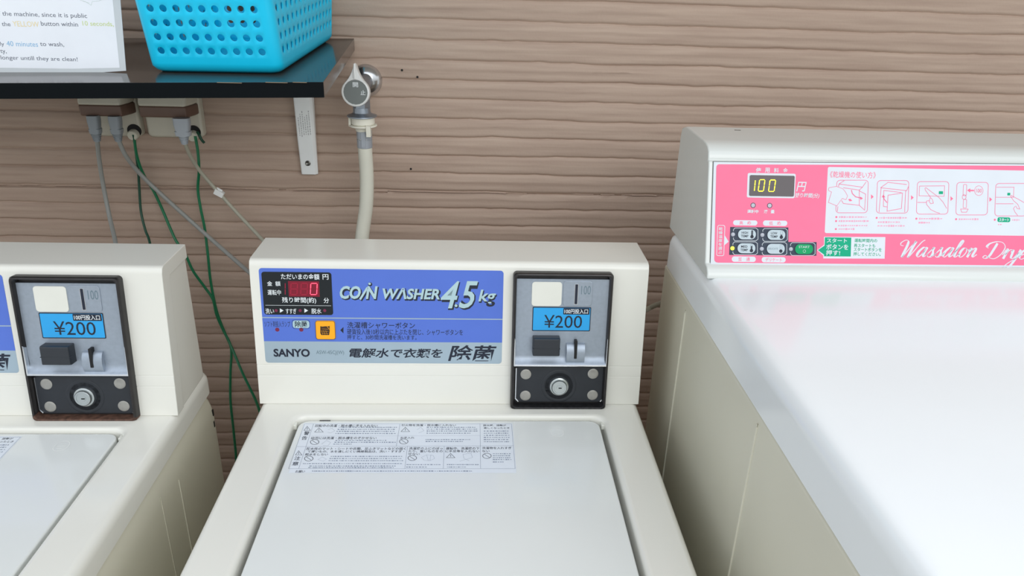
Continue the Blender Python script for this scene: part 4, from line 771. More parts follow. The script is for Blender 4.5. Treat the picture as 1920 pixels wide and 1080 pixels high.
('P', [(-74.98, -117.8), (-72.58, -117.81), (-72.45, -119.05), (-74.84, -119.04)], 'label_soft', 2),
('P', [(-71.87, -117.64), (-69.42, -117.65), (-69.25, -119.23), (-71.7, -119.22)], 'label_soft', 2),
('P', [(-68.22, -117.42), (-65.61, -117.43), (-65.4, -119.47), (-68.01, -119.46)], 'label_soft', 2),
('P', [(-65.05, -117.72), (-63.34, -117.73), (-63.2, -119.19), (-64.9, -119.18)], 'label_soft', 2),
('P', [(-62.62, -117.77), (-60.01, -117.78), (-59.87, -119.17), (-62.48, -119.16)], 'label_soft', 2),
('P', [(-58.68, -117.75), (-57.58, -117.75), (-57.45, -119.2), (-58.54, -119.2)], 'label_soft', 2),
('P', [(-56.54, -117.74), (-54.38, -117.74), (-54.24, -119.24), (-56.4, -119.23)], 'label_soft', 2),
('P', [(-172.27, -123.1), (-170.78, -123.1), (-170.5, -124.43), (-171.99, -124.42)], 'label_soft', 2),
('P', [(-170.17, -123.03), (-168.88, -123.04), (-168.57, -124.51), (-169.87, -124.5)], 'label_soft', 2),
('P', [(-167.75, -123.04), (-166.45, -123.04), (-166.15, -124.52), (-167.45, -124.51)], 'label_soft', 2),
('P', [(-165.61, -123.04), (-162.82, -123.05), (-162.52, -124.53), (-165.31, -124.52)], 'label_soft', 2),
('P', [(-161.67, -122.83), (-160.29, -122.84), (-159.9, -124.77), (-161.28, -124.76)], 'label_soft', 2),
('P', [(-159.8, -122.98), (-158.57, -122.99), (-158.25, -124.63), (-159.47, -124.62)], 'label_soft', 2),
('P', [(-157.63, -123.0), (-155.7, -123.01), (-155.38, -124.63), (-157.31, -124.62)], 'label_soft', 2),
('P', [(-154.91, -123.14), (-152.72, -123.14), (-152.46, -124.52), (-154.64, -124.51)], 'label_soft', 2),
('P', [(-151.73, -123.2), (-149.44, -123.21), (-149.2, -124.48), (-151.48, -124.47)], 'label_soft', 2),
('P', [(-148.36, -122.83), (-145.86, -122.83), (-145.48, -124.87), (-147.97, -124.87)], 'label_soft', 2),
('P', [(-145.28, -123.3), (-143.53, -123.31), (-143.33, -124.42), (-145.07, -124.41)], 'label_soft', 2),
('P', [(-143.0, -122.96), (-141.17, -122.97), (-140.84, -124.77), (-142.67, -124.77)], 'label_soft', 2),
('P', [(-140.61, -122.94), (-138.17, -122.94), (-137.84, -124.82), (-140.28, -124.81)], 'label_soft', 2),
('P', [(-136.76, -123.31), (-134.39, -123.32), (-134.19, -124.48), (-136.55, -124.47)], 'label_soft', 2),
('P', [(-133.28, -123.28), (-131.25, -123.29), (-131.04, -124.53), (-133.07, -124.52)], 'label_soft', 2),
('P', [(-130.12, -122.98), (-128.55, -122.98), (-128.24, -124.86), (-129.81, -124.85)], 'label_soft', 2),
('P', [(-127.22, -123.39), (-125.52, -123.39), (-125.35, -124.47), (-127.04, -124.46)], 'label_soft', 2),
('P', [(-124.31, -123.4), (-123.07, -123.41), (-122.9, -124.47), (-124.14, -124.46)], 'label_soft', 2),
('P', [(-121.82, -123.33), (-120.43, -123.34), (-120.23, -124.56), (-121.62, -124.55)], 'label_soft', 2),
('P', [(-119.61, -123.38), (-117.3, -123.39), (-117.12, -124.53), (-119.43, -124.52)], 'label_soft', 2),
('P', [(-116.57, -123.36), (-115.49, -123.36), (-115.31, -124.57), (-116.38, -124.57)], 'label_soft', 2),
('P', [(-114.38, -123.17), (-112.23, -123.18), (-111.98, -124.78), (-114.13, -124.77)], 'label_soft', 2),
('P', [(-110.91, -123.36), (-109.91, -123.37), (-109.72, -124.61), (-110.72, -124.61)], 'label_soft', 2),
('P', [(-108.92, -122.98), (-107.3, -122.98), (-107.0, -125.01), (-108.62, -125.01)], 'label_soft', 2),
('P', [(-106.62, -123.12), (-103.86, -123.13), (-103.61, -124.89), (-106.37, -124.88)], 'label_soft', 2),
('P', [(-102.76, -123.31), (-100.03, -123.32), (-99.83, -124.73), (-102.56, -124.72)], 'label_soft', 2),
('P', [(-99.29, -123.15), (-97.52, -123.15), (-97.28, -124.91), (-99.05, -124.9)], 'label_soft', 2),
('P', [(-96.3, -123.13), (-94.16, -123.13), (-93.92, -124.96), (-96.06, -124.95)], 'label_soft', 2),
('P', [(-93.04, -123.51), (-90.62, -123.52), (-90.48, -124.59), (-92.9, -124.58)], 'label_soft', 2),
('P', [(-89.41, -123.41), (-87.45, -123.42), (-87.29, -124.72), (-89.24, -124.71)], 'label_soft', 2),
('P', [(-86.88, -123.48), (-84.78, -123.49), (-84.64, -124.67), (-86.73, -124.66)], 'label_soft', 2),
('P', [(-83.99, -123.5), (-82.01, -123.51), (-81.87, -124.67), (-83.85, -124.66)], 'label_soft', 2),
('P', [(-81.36, -123.43), (-80.26, -123.44), (-80.11, -124.76), (-81.2, -124.75)], 'label_soft', 2),
('P', [(-79.03, -123.49), (-77.62, -123.49), (-77.48, -124.72), (-78.89, -124.71)], 'label_soft', 2),
('P', [(-77.08, -123.22), (-74.98, -123.23), (-74.78, -125.0), (-76.88, -124.99)], 'label_soft', 2),
('P', [(-74.31, -123.65), (-71.81, -123.66), (-71.7, -124.6), (-74.21, -124.59)], 'label_soft', 2),
('P', [(-71.3, -123.22), (-70.17, -123.22), (-69.98, -125.04), (-71.1, -125.04)], 'label_soft', 2),
('P', [(-69.62, -123.55), (-67.28, -123.56), (-67.16, -124.73), (-69.49, -124.72)], 'label_soft', 2),
('P', [(-66.59, -123.22), (-65.45, -123.23), (-65.26, -125.07), (-66.4, -125.07)], 'label_soft', 2),
('P', [(-64.65, -123.3), (-61.93, -123.31), (-61.76, -125.02), (-64.47, -125.01)], 'label_soft', 2),
('P', [(-60.94, -123.38), (-59.12, -123.39), (-58.97, -124.96), (-60.79, -124.95)], 'label_soft', 2),
('P', [(-58.1, -123.59), (-55.31, -123.6), (-55.2, -124.78), (-57.99, -124.77)], 'label_soft', 2),
('P', [(-163.86, -127.54), (-161.06, -127.55), (-160.72, -129.23), (-163.52, -129.22)], 'label_soft', 2),
('P', [(-159.95, -127.93), (-158.14, -127.94), (-157.96, -128.86), (-159.77, -128.86)], 'label_soft', 2),
('P', [(-157.52, -127.79), (-155.09, -127.8), (-154.85, -129.02), (-157.28, -129.01)], 'label_soft', 2),
('P', [(-154.07, -127.86), (-152.22, -127.87), (-152.01, -128.98), (-153.86, -128.97)], 'label_soft', 2),
('P', [(-151.79, -127.57), (-150.73, -127.57), (-150.4, -129.28), (-151.46, -129.28)], 'label_soft', 2),
('P', [(-150.06, -127.65), (-148.16, -127.66), (-147.87, -129.22), (-149.76, -129.21)], 'label_soft', 2),
('P', [(-147.0, -127.75), (-145.76, -127.75), (-145.5, -129.14), (-146.74, -129.14)], 'label_soft', 2),
('P', [(-144.62, -127.73), (-142.44, -127.74), (-142.17, -129.18), (-144.35, -129.18)], 'label_soft', 2),
('P', [(-141.44, -127.52), (-139.03, -127.53), (-138.69, -129.42), (-141.1, -129.41)], 'label_soft', 2),
('P', [(-138.02, -127.95), (-136.89, -127.95), (-136.7, -129.01), (-137.83, -129.01)], 'label_soft', 2),
('P', [(-135.86, -127.78), (-133.64, -127.79), (-133.4, -129.2), (-135.61, -129.19)], 'label_soft', 2),
('P', [(-132.55, -127.82), (-131.2, -127.83), (-130.97, -129.18), (-132.31, -129.18)], 'label_soft', 2),
('P', [(-130.46, -127.51), (-128.11, -127.52), (-127.78, -129.52), (-130.12, -129.51)], 'label_soft', 2),
('P', [(-127.36, -127.86), (-126.23, -127.86), (-126.01, -129.19), (-127.14, -129.18)], 'label_soft', 2),
('P', [(-124.95, -128.04), (-122.15, -128.05), (-121.99, -129.03), (-124.79, -129.02)], 'label_soft', 2),
('P', [(-121.47, -127.58), (-119.63, -127.59), (-119.33, -129.51), (-121.16, -129.5)], 'label_soft', 2),
('P', [(-118.67, -127.55), (-116.92, -127.56), (-116.61, -129.56), (-118.35, -129.56)], 'label_soft', 2),
('P', [(-115.78, -127.65), (-113.15, -127.66), (-112.87, -129.49), (-115.5, -129.48)], 'label_soft', 2),
('P', [(-111.78, -127.69), (-109.56, -127.69), (-109.29, -129.49), (-111.51, -129.48)], 'label_soft', 2),
('P', [(-108.66, -127.61), (-106.44, -127.62), (-106.15, -129.59), (-108.37, -129.58)], 'label_soft', 2),
('P', [(-105.08, -127.77), (-102.45, -127.78), (-102.21, -129.45), (-104.84, -129.44)], 'label_soft', 2),
('P', [(-101.52, -127.94), (-99.79, -127.95), (-99.61, -129.31), (-101.33, -129.3)], 'label_soft', 2),
('P', [(-98.49, -127.73), (-96.29, -127.74), (-96.05, -129.55), (-98.24, -129.54)], 'label_soft', 2),
('P', [(-95.2, -127.94), (-94.06, -127.94), (-93.88, -129.36), (-95.01, -129.36)], 'label_soft', 2),
('P', [(-93.31, -127.81), (-90.54, -127.82), (-90.33, -129.51), (-93.09, -129.5)], 'label_soft', 2),
('P', [(-89.77, -127.71), (-87.86, -127.72), (-87.62, -129.63), (-89.53, -129.63)], 'label_soft', 2),
('P', [(-86.89, -128.02), (-84.61, -128.03), (-84.45, -129.35), (-86.72, -129.34)], 'label_soft', 2),
('P', [(-83.76, -128.12), (-81.37, -128.13), (-81.23, -129.27), (-83.62, -129.26)], 'label_soft', 2),
('P', [(-80.34, -127.69), (-77.81, -127.7), (-77.58, -129.73), (-80.1, -129.72)], 'label_soft', 2),
('P', [(-76.87, -127.7), (-74.77, -127.71), (-74.54, -129.74), (-76.64, -129.73)], 'label_soft', 2),
('P', [(-73.55, -127.98), (-70.96, -127.99), (-70.8, -129.5), (-73.38, -129.49)], 'label_soft', 2),
('P', [(-70.37, -128.23), (-67.86, -128.24), (-67.75, -129.27), (-70.26, -129.26)], 'label_soft', 2),
('P', [(-66.79, -127.84), (-65.29, -127.85), (-65.1, -129.68), (-66.6, -129.67)], 'label_soft', 2),
('P', [(-64.23, -128.04), (-62.31, -128.05), (-62.17, -129.5), (-64.08, -129.5)], 'label_soft', 2),
('P', [(-164.47, -130.65), (-161.67, -130.66), (-161.36, -132.18), (-164.15, -132.17)], 'label_soft', 2),
('P', [(-160.28, -130.96), (-159.13, -130.96), (-158.94, -131.9), (-160.09, -131.89)], 'label_soft', 2),
('P', [(-158.63, -130.43), (-157.1, -130.44), (-156.71, -132.44), (-158.23, -132.43)], 'label_soft', 2),
('P', [(-156.53, -130.51), (-154.63, -130.52), (-154.26, -132.38), (-156.17, -132.37)], 'label_soft', 2),
('P', [(-153.84, -130.88), (-152.36, -130.89), (-152.14, -132.03), (-153.62, -132.02)], 'label_soft', 2),
('P', [(-151.91, -130.69), (-149.89, -130.7), (-149.6, -132.24), (-151.62, -132.23)], 'label_soft', 2),
('P', [(-149.25, -130.74), (-147.27, -130.75), (-146.99, -132.21), (-148.97, -132.2)], 'label_soft', 2),
('P', [(-146.15, -130.9), (-144.76, -130.91), (-144.55, -132.07), (-145.94, -132.06)], 'label_soft', 2),
('P', [(-143.56, -130.62), (-141.35, -130.63), (-141.03, -132.38), (-143.24, -132.37)], 'label_soft', 2),
('P', [(-140.55, -130.84), (-138.52, -130.85), (-138.29, -132.18), (-140.31, -132.17)], 'label_soft', 2),
('P', [(-137.46, -130.79), (-134.74, -130.8), (-134.49, -132.26), (-137.21, -132.25)], 'label_soft', 2),
('P', [(-133.88, -130.8), (-131.63, -130.81), (-131.38, -132.27), (-133.62, -132.26)], 'label_soft', 2),
('P', [(-130.88, -130.64), (-129.9, -130.64), (-129.59, -132.46), (-130.57, -132.46)], 'label_soft', 2),
('P', [(-128.95, -130.91), (-126.42, -130.92), (-126.21, -132.21), (-128.73, -132.2)], 'label_soft', 2),
('P', [(-125.15, -130.99), (-122.7, -130.99), (-122.51, -132.16), (-124.96, -132.15)], 'label_soft', 2),
('P', [(-121.57, -130.77), (-120.56, -130.77), (-120.29, -132.4), (-121.31, -132.4)], 'label_soft', 2),
('P', [(-119.36, -130.98), (-117.07, -130.99), (-116.87, -132.22), (-119.16, -132.21)], 'label_soft', 2),
('P', [(-116.35, -130.65), (-115.08, -130.66), (-114.78, -132.56), (-116.06, -132.56)], 'label_soft', 2),
('P', [(-114.05, -130.89), (-111.65, -130.9), (-111.43, -132.35), (-113.82, -132.34)], 'label_soft', 2),
('P', [(-110.84, -130.65), (-108.13, -130.66), (-107.85, -132.62), (-110.55, -132.6)], 'label_soft', 2),
('P', [(-107.0, -130.69), (-104.84, -130.7), (-104.56, -132.6), (-106.72, -132.59)], 'label_soft', 2),
('P', [(-104.09, -130.76), (-102.55, -130.77), (-102.3, -132.56), (-103.83, -132.55)], 'label_soft', 2),
('P', [(-101.47, -130.81), (-99.1, -130.82), (-98.86, -132.53), (-101.23, -132.52)], 'label_soft', 2),
('P', [(-98.29, -130.79), (-97.13, -130.8), (-96.89, -132.57), (-98.04, -132.57)], 'label_soft', 2),
('P', [(-95.84, -131.06), (-93.9, -131.06), (-93.73, -132.33), (-95.67, -132.32)], 'label_soft', 2),
('P', [(-92.66, -131.14), (-91.36, -131.14), (-91.22, -132.27), (-92.51, -132.27)], 'label_soft', 2),
('P', [(-90.42, -130.83), (-88.58, -130.84), (-88.36, -132.6), (-90.2, -132.59)], 'label_soft', 2),
('P', [(-88.1, -131.11), (-85.4, -131.12), (-85.25, -132.34), (-87.94, -132.33)], 'label_soft', 2),
('P', [(-84.5, -131.07), (-83.51, -131.07), (-83.35, -132.4), (-84.34, -132.4)], 'label_soft', 2),
('P', [(-82.59, -131.18), (-79.87, -131.19), (-79.73, -132.32), (-82.45, -132.31)], 'label_soft', 2),
('P', [(-79.35, -130.79), (-76.78, -130.8), (-76.56, -132.74), (-79.13, -132.73)], 'label_soft', 2),
('P', [(-75.87, -130.82), (-73.96, -130.83), (-73.75, -132.73), (-75.66, -132.72)], 'label_soft', 2),
('P', [(-73.06, -131.09), (-71.27, -131.09), (-71.12, -132.49), (-72.9, -132.48)], 'label_soft', 2),
('P', [(-70.6, -131.13), (-69.14, -131.14), (-69.0, -132.46), (-70.45, -132.45)], 'label_soft', 2),
('P', [(-68.66, -130.91), (-66.84, -130.92), (-66.66, -132.7), (-68.47, -132.69)], 'label_soft', 2),
('P', [(-65.56, -131.15), (-64.38, -131.16), (-64.25, -132.48), (-65.42, -132.47)], 'label_soft', 2),
('P', [(-49.87, -125.62), (-47.1, -125.63), (-46.99, -126.92), (-49.76, -126.91)], 'label_soft', 2),
('P', [(-46.49, -125.65), (-43.94, -125.66), (-43.84, -126.92), (-46.38, -126.91)], 'label_soft', 2),
('P', [(-42.87, -125.69), (-40.17, -125.7), (-40.07, -126.91), (-42.78, -126.9)], 'label_soft', 2),
('P', [(-39.43, -125.79), (-37.4, -125.8), (-37.33, -126.82), (-39.36, -126.81)], 'label_soft', 2),
('P', [(-36.49, -125.61), (-34.44, -125.62), (-34.34, -127.03), (-36.39, -127.02)], 'label_soft', 2),
('P', [(-33.3, -125.54), (-31.08, -125.54), (-30.98, -127.13), (-33.19, -127.12)], 'label_soft', 2),
('P', [(-29.85, -125.78), (-28.62, -125.78), (-28.55, -126.91), (-29.77, -126.9)], 'label_soft', 2),
('P', [(-27.94, -125.38), (-26.65, -125.38), (-26.53, -127.32), (-27.81, -127.32)], 'label_soft', 2),
('P', [(-25.38, -125.67), (-22.72, -125.68), (-22.64, -127.05), (-25.29, -127.04)], 'label_soft', 2),
('P', [(-21.48, -125.47), (-18.75, -125.48), (-18.65, -127.28), (-21.38, -127.27)], 'label_soft', 2),
('P', [(-17.47, -125.92), (-15.21, -125.93), (-15.17, -126.87), (-17.42, -126.86)], 'label_soft', 2),
('P', [(-14.47, -125.64), (-13.03, -125.64), (-12.95, -127.17), (-14.4, -127.16)], 'label_soft', 2),
('P', [(-12.04, -125.8), (-9.34, -125.81), (-9.28, -127.03), (-11.98, -127.02)], 'label_soft', 2),
('P', [(-1.65, -125.54), (-0.41, -125.54), (-0.34, -127.36), (-1.58, -127.35)], 'label_soft', 2),
('P', [(0.34, -125.64), (2.37, -125.65), (2.43, -127.28), (0.4, -127.27)], 'label_soft', 2),
('P', [(2.87, -125.63), (4.93, -125.63), (4.98, -127.31), (2.92, -127.3)], 'label_soft', 2),
('P', [(5.62, -125.67), (6.75, -125.67), (6.8, -127.28), (5.67, -127.28)], 'label_soft', 2),
('P', [(7.45, -125.88), (8.75, -125.89), (8.78, -127.09), (7.49, -127.08)], 'label_soft', 2),
('P', [(9.74, -125.81), (11.59, -125.82), (11.62, -127.18), (9.77, -127.17)], 'label_soft', 2),
('P', [(12.14, -125.69), (13.52, -125.69), (13.55, -127.32), (12.18, -127.31)], 'label_soft', 2),
('P', [(14.35, -125.58), (15.65, -125.59), (15.69, -127.44), (14.38, -127.43)], 'label_soft', 2),
('P', [(16.62, -125.5), (18.24, -125.51), (18.27, -127.54), (16.66, -127.53)], 'label_soft', 2),
('P', [(19.2, -125.79), (20.45, -125.8), (20.47, -127.27), (19.23, -127.26)], 'label_soft', 2),
('P', [(21.15, -125.63), (23.72, -125.64), (23.74, -127.45), (21.17, -127.44)], 'label_soft', 2),
('P', [(24.24, -125.7), (25.46, -125.7), (25.48, -127.4), (24.26, -127.39)], 'label_soft', 2),
('P', [(26.39, -125.81), (27.95, -125.82), (27.96, -127.3), (26.4, -127.29)], 'label_soft', 2),
('P', [(28.53, -125.78), (30.38, -125.78), (30.39, -127.35), (28.54, -127.35)], 'label_soft', 2),
('P', [(31.72, -125.78), (33.86, -125.79), (33.86, -127.37), (31.73, -127.36)], 'label_soft', 2),
('P', [(34.34, -125.8), (36.26, -125.81), (36.26, -127.37), (34.34, -127.37)], 'label_soft', 2),
('P', [(-49.5, -129.88), (-47.96, -129.88), (-47.79, -131.85), (-49.33, -131.85)], 'label_soft', 2),
('P', [(-46.85, -129.87), (-44.54, -129.88), (-44.38, -131.89), (-46.68, -131.88)], 'label_soft', 2),
('P', [(-43.19, -129.93), (-42.0, -129.93), (-41.85, -131.85), (-43.04, -131.85)], 'label_soft', 2),
('P', [(-41.02, -130.43), (-38.93, -130.44), (-38.86, -131.38), (-40.94, -131.37)], 'label_soft', 2),
('P', [(-38.44, -130.24), (-35.99, -130.25), (-35.89, -131.58), (-38.34, -131.57)], 'label_soft', 2),
('P', [(-34.62, -130.16), (-31.88, -130.17), (-31.78, -131.7), (-34.51, -131.68)], 'label_soft', 2),
('P', [(-30.88, -130.18), (-28.81, -130.19), (-28.71, -131.71), (-30.78, -131.7)], 'label_soft', 2),
('P', [(-27.59, -130.31), (-25.5, -130.31), (-25.42, -131.61), (-27.51, -131.6)], 'label_soft', 2),
('P', [(-1.47, -130.55), (0.23, -130.56), (0.26, -131.57), (-1.43, -131.56)], 'label_soft', 2),
('P', [(0.81, -130.19), (2.11, -130.19), (2.16, -131.95), (0.87, -131.94)], 'label_soft', 2),
('P', [(2.72, -130.07), (4.8, -130.08), (4.86, -132.09), (2.78, -132.08)], 'label_soft', 2),
('P', [(5.64, -130.49), (8.49, -130.5), (8.53, -131.7), (5.68, -131.69)], 'label_soft', 2),
('P', [(9.28, -130.56), (10.5, -130.56), (10.53, -131.65), (9.31, -131.65)], 'label_soft', 2),
('P', [(11.33, -130.28), (13.75, -130.29), (13.79, -131.94), (11.36, -131.93)], 'label_soft', 2),
('P', [(14.41, -130.62), (15.49, -130.62), (15.51, -131.63), (14.43, -131.62)], 'label_soft', 2),
('P', [(16.25, -130.67), (18.25, -130.68), (18.26, -131.6), (16.26, -131.59)], 'label_soft', 2),
('P', [(18.79, -130.55), (21.01, -130.56), (21.02, -131.74), (18.81, -131.73)], 'label_soft', 2),
('P', [(53.65, -104.5), (56.23, -104.5), (56.2, -105.56), (53.63, -105.56)], 'label_soft', 2),
('P', [(57.42, -104.04), (58.51, -104.04), (58.46, -106.03), (57.38, -106.03)], 'label_soft', 2),
('P', [(59.42, -104.43), (61.07, -104.43), (61.04, -105.66), (59.39, -105.65)], 'label_soft', 2),
('P', [(62.34, -104.23), (64.14, -104.24), (64.09, -105.87), (62.29, -105.86)], 'label_soft', 2),
('P', [(64.91, -104.39), (66.24, -104.39), (66.2, -105.73), (64.87, -105.72)], 'label_soft', 2),
('P', [(66.97, -104.08), (69.41, -104.09), (69.34, -106.04), (66.9, -106.03)], 'label_soft', 2),
('P', [(70.62, -104.38), (72.18, -104.39), (72.13, -105.76), (70.57, -105.76)], 'label_soft', 2),
('P', [(73.57, -104.25), (75.46, -104.25), (75.4, -105.91), (73.51, -105.91)], 'label_soft', 2),
('P', [(53.58, -108.26), (56.08, -108.26), (56.04, -109.75), (53.55, -109.74)], 'label_soft', 2),
('P', [(56.74, -108.41), (58.65, -108.41), (58.62, -109.61), (56.71, -109.61)], 'label_soft', 2),
('P', [(59.45, -108.28), (61.14, -108.28), (61.1, -109.76), (59.42, -109.75)], 'label_soft', 2),
('P', [(61.93, -108.05), (63.24, -108.06), (63.18, -110.0), (61.88, -110.0)], 'label_soft', 2),
('P', [(64.21, -108.18), (65.93, -108.18), (65.88, -109.89), (64.16, -109.88)], 'label_soft', 2),
('P', [(66.48, -108.35), (68.04, -108.35), (67.99, -109.73), (66.44, -109.73)], 'label_soft', 2),
('P', [(68.97, -108.3), (71.64, -108.31), (71.58, -109.8), (68.92, -109.79)], 'label_soft', 2),
('P', [(72.5, -108.12), (74.66, -108.12), (74.59, -110.0), (72.43, -109.99)], 'label_soft', 2),
('P', [(53.5, -112.36), (55.8, -112.37), (55.77, -113.75), (53.47, -113.74)], 'label_soft', 2),
('P', [(56.26, -112.55), (57.38, -112.55), (57.36, -113.57), (56.24, -113.57)], 'label_soft', 2),
('P', [(58.23, -112.26), (59.63, -112.26), (59.59, -113.87), (58.19, -113.87)], 'label_soft', 2),
('P', [(60.81, -112.17), (62.66, -112.17), (62.61, -113.98), (60.76, -113.98)], 'label_soft', 2),
('P', [(63.41, -112.12), (64.76, -112.12), (64.7, -114.04), (63.36, -114.04)], 'label_soft', 2),
('P', [(65.74, -112.4), (67.14, -112.4), (67.1, -113.78), (65.7, -113.77)], 'label_soft', 2),
('P', [(68.47, -112.12), (69.56, -112.12), (69.49, -114.07), (68.4, -114.07)], 'label_soft', 2),
('P', [(70.12, -112.31), (72.81, -112.32), (72.75, -113.9), (70.07, -113.89)], 'label_soft', 2),
('P', [(73.38, -112.4), (74.9, -112.41), (74.84, -113.82), (73.33, -113.82)], 'label_soft', 2),
('P', [(53.43, -115.79), (55.94, -115.79), (55.89, -117.72), (53.4, -117.71)], 'label_soft', 2),
('P', [(56.6, -115.84), (58.7, -115.84), (58.65, -117.69), (56.56, -117.68)], 'label_soft', 2),
('P', [(59.33, -116.15), (61.87, -116.16), (61.83, -117.39), (59.3, -117.38)], 'label_soft', 2),
('P', [(62.9, -116.0), (64.84, -116.0), (64.79, -117.57), (62.86, -117.56)], 'label_soft', 2),
('P', [(66.12, -116.17), (67.36, -116.17), (67.32, -117.42), (66.08, -117.42)], 'label_soft', 2),
('P', [(68.76, -115.8), (70.95, -115.81), (70.88, -117.8), (68.69, -117.8)], 'label_soft', 2),
('P', [(71.62, -116.0), (73.22, -116.0), (73.15, -117.63), (71.56, -117.62)], 'label_soft', 2),
('P', [(74.42, -116.3), (76.08, -116.31), (76.03, -117.34), (74.37, -117.34)], 'label_soft', 2),
('P', [(53.34, -120.49), (55.79, -120.5), (55.75, -122.45), (53.3, -122.44)], 'label_soft', 2),
('P', [(56.33, -120.48), (58.05, -120.49), (58.0, -122.48), (56.29, -122.47)], 'label_soft', 2),
('P', [(59.2, -120.92), (61.36, -120.93), (61.33, -122.06), (59.17, -122.05)], 'label_soft', 2),
('P', [(62.29, -120.74), (64.07, -120.75), (64.02, -122.26), (62.25, -122.26)], 'label_soft', 2),
('P', [(65.0, -120.57), (66.14, -120.58), (66.08, -122.45), (64.94, -122.44)], 'label_soft', 2),
('P', [(-158.82, -137.08), (-157.55, -137.08), (-157.2, -138.81), (-158.48, -138.81)], 'label_soft', 2),
('P', [(-156.81, -137.11), (-155.65, -137.11), (-155.31, -138.8), (-156.47, -138.8)], 'label_soft', 2),
('P', [(-155.2, -137.12), (-152.57, -137.13), (-152.24, -138.81), (-154.86, -138.8)], 'label_soft', 2),
('P', [(-151.89, -137.13), (-149.22, -137.14), (-148.9, -138.83), (-151.56, -138.82)], 'label_soft', 2),
('P', [(-148.72, -137.46), (-146.45, -137.47), (-146.25, -138.52), (-148.52, -138.51)], 'label_soft', 2),
('P', [(-145.83, -137.11), (-143.84, -137.12), (-143.51, -138.9), (-145.49, -138.89)], 'label_soft', 2),
('P', [(-142.47, -137.41), (-140.02, -137.43), (-139.81, -138.63), (-142.25, -138.62)], 'label_soft', 2),
('P', [(-139.14, -137.11), (-138.02, -137.12), (-137.69, -138.95), (-138.81, -138.95)], 'label_soft', 2),
('P', [(-137.12, -137.51), (-134.98, -137.51), (-134.79, -138.58), (-136.93, -138.57)], 'label_soft', 2),
('P', [(-134.09, -137.53), (-132.35, -137.54), (-132.17, -138.58), (-133.9, -138.57)], 'label_soft', 2),
('P', [(-131.37, -137.12), (-128.62, -137.13), (-128.3, -139.02), (-131.05, -139.01)], 'label_soft', 2),
('P', [(-127.28, -137.2), (-126.17, -137.21), (-125.88, -138.97), (-126.99, -138.96)], 'label_soft', 2),
('P', [(-125.21, -137.11), (-123.44, -137.12), (-123.12, -139.08), (-124.89, -139.07)], 'label_soft', 2),
('P', [(-122.61, -137.23), (-121.52, -137.23), (-121.23, -138.99), (-122.32, -138.98)], 'label_soft', 2),
('P', [(-120.29, -137.24), (-118.67, -137.25), (-118.39, -138.99), (-120.01, -138.99)], 'label_soft', 2),
('P', [(-118.13, -137.04), (-115.38, -137.05), (-115.04, -139.22), (-117.79, -139.21)], 'label_soft', 2),
('P', [(-114.93, -137.08), (-112.8, -137.09), (-112.47, -139.2), (-114.6, -139.19)], 'label_soft', 2),
('P', [(-111.87, -137.22), (-110.78, -137.22), (-110.5, -139.09), (-111.58, -139.09)], 'label_soft', 2),
('P', [(-109.82, -137.63), (-108.25, -137.64), (-108.1, -138.7), (-109.66, -138.69)], 'label_soft', 2),
('P', [(-107.65, -137.39), (-105.19, -137.4), (-104.97, -138.96), (-107.42, -138.95)], 'label_soft', 2),
('P', [(-104.26, -137.46), (-102.13, -137.47), (-101.92, -138.92), (-104.05, -138.91)], 'label_soft', 2),
('P', [(-100.95, -137.69), (-98.67, -137.7), (-98.53, -138.72), (-100.81, -138.71)], 'label_soft', 2),
('P', [(-97.68, -137.41), (-96.7, -137.42), (-96.48, -139.02), (-97.46, -139.01)], 'label_soft', 2),
('P', [(-95.38, -137.55), (-92.9, -137.56), (-92.72, -138.91), (-95.2, -138.9)], 'label_soft', 2),
('P', [(-91.63, -137.32), (-90.37, -137.33), (-90.13, -139.17), (-91.39, -139.16)], 'label_soft', 2),
('P', [(-89.19, -137.6), (-88.18, -137.61), (-88.01, -138.91), (-89.02, -138.9)], 'label_soft', 2),
('P', [(-87.24, -137.67), (-84.44, -137.68), (-84.29, -138.87), (-87.08, -138.86)], 'label_soft', 2),
('P', [(-83.57, -137.68), (-80.97, -137.69), (-80.82, -138.89), (-83.43, -138.88)], 'label_soft', 2),
('P', [(-79.8, -137.32), (-77.47, -137.33), (-77.25, -139.28), (-79.56, -139.27)], 'label_soft', 2),
('P', [(-76.67, -137.72), (-74.61, -137.73), (-74.47, -138.9), (-76.54, -138.89)], 'label_soft', 2),
('P', [(-73.9, -137.76), (-71.46, -137.77), (-71.33, -138.89), (-73.78, -138.88)], 'label_soft', 2),
('P', [(-70.56, -137.35), (-69.46, -137.36), (-69.25, -139.32), (-70.34, -139.32)], 'label_soft', 2),
('P', [(-68.43, -137.32), (-67.27, -137.32), (-67.05, -139.38), (-68.21, -139.37)], 'label_soft', 2),
('P', [(-66.17, -137.81), (-64.03, -137.82), (-63.92, -138.91), (-66.06, -138.9)], 'label_soft', 2),
('P', [(-62.84, -137.64), (-60.59, -137.65), (-60.45, -139.11), (-62.69, -139.1)], 'label_soft', 2),
('P', [(-60.07, -137.75), (-57.69, -137.76), (-57.57, -139.02), (-59.95, -139.01)], 'label_soft', 2),
('P', [(-56.52, -137.68), (-54.49, -137.69), (-54.36, -139.13), (-56.39, -139.12)], 'label_soft', 2),
('P', [(-53.64, -137.61), (-52.18, -137.61), (-52.03, -139.22), (-53.49, -139.21)], 'label_soft', 2),
('P', [(-50.9, -137.69), (-48.91, -137.7), (-48.78, -139.16), (-50.77, -139.15)], 'label_soft', 2),
('P', [(-47.81, -137.83), (-45.05, -137.84), (-44.95, -139.06), (-47.71, -139.04)], 'label_soft', 2),
('P', [(-44.1, -137.62), (-41.5, -137.63), (-41.37, -139.3), (-43.97, -139.28)], 'label_soft', 2),
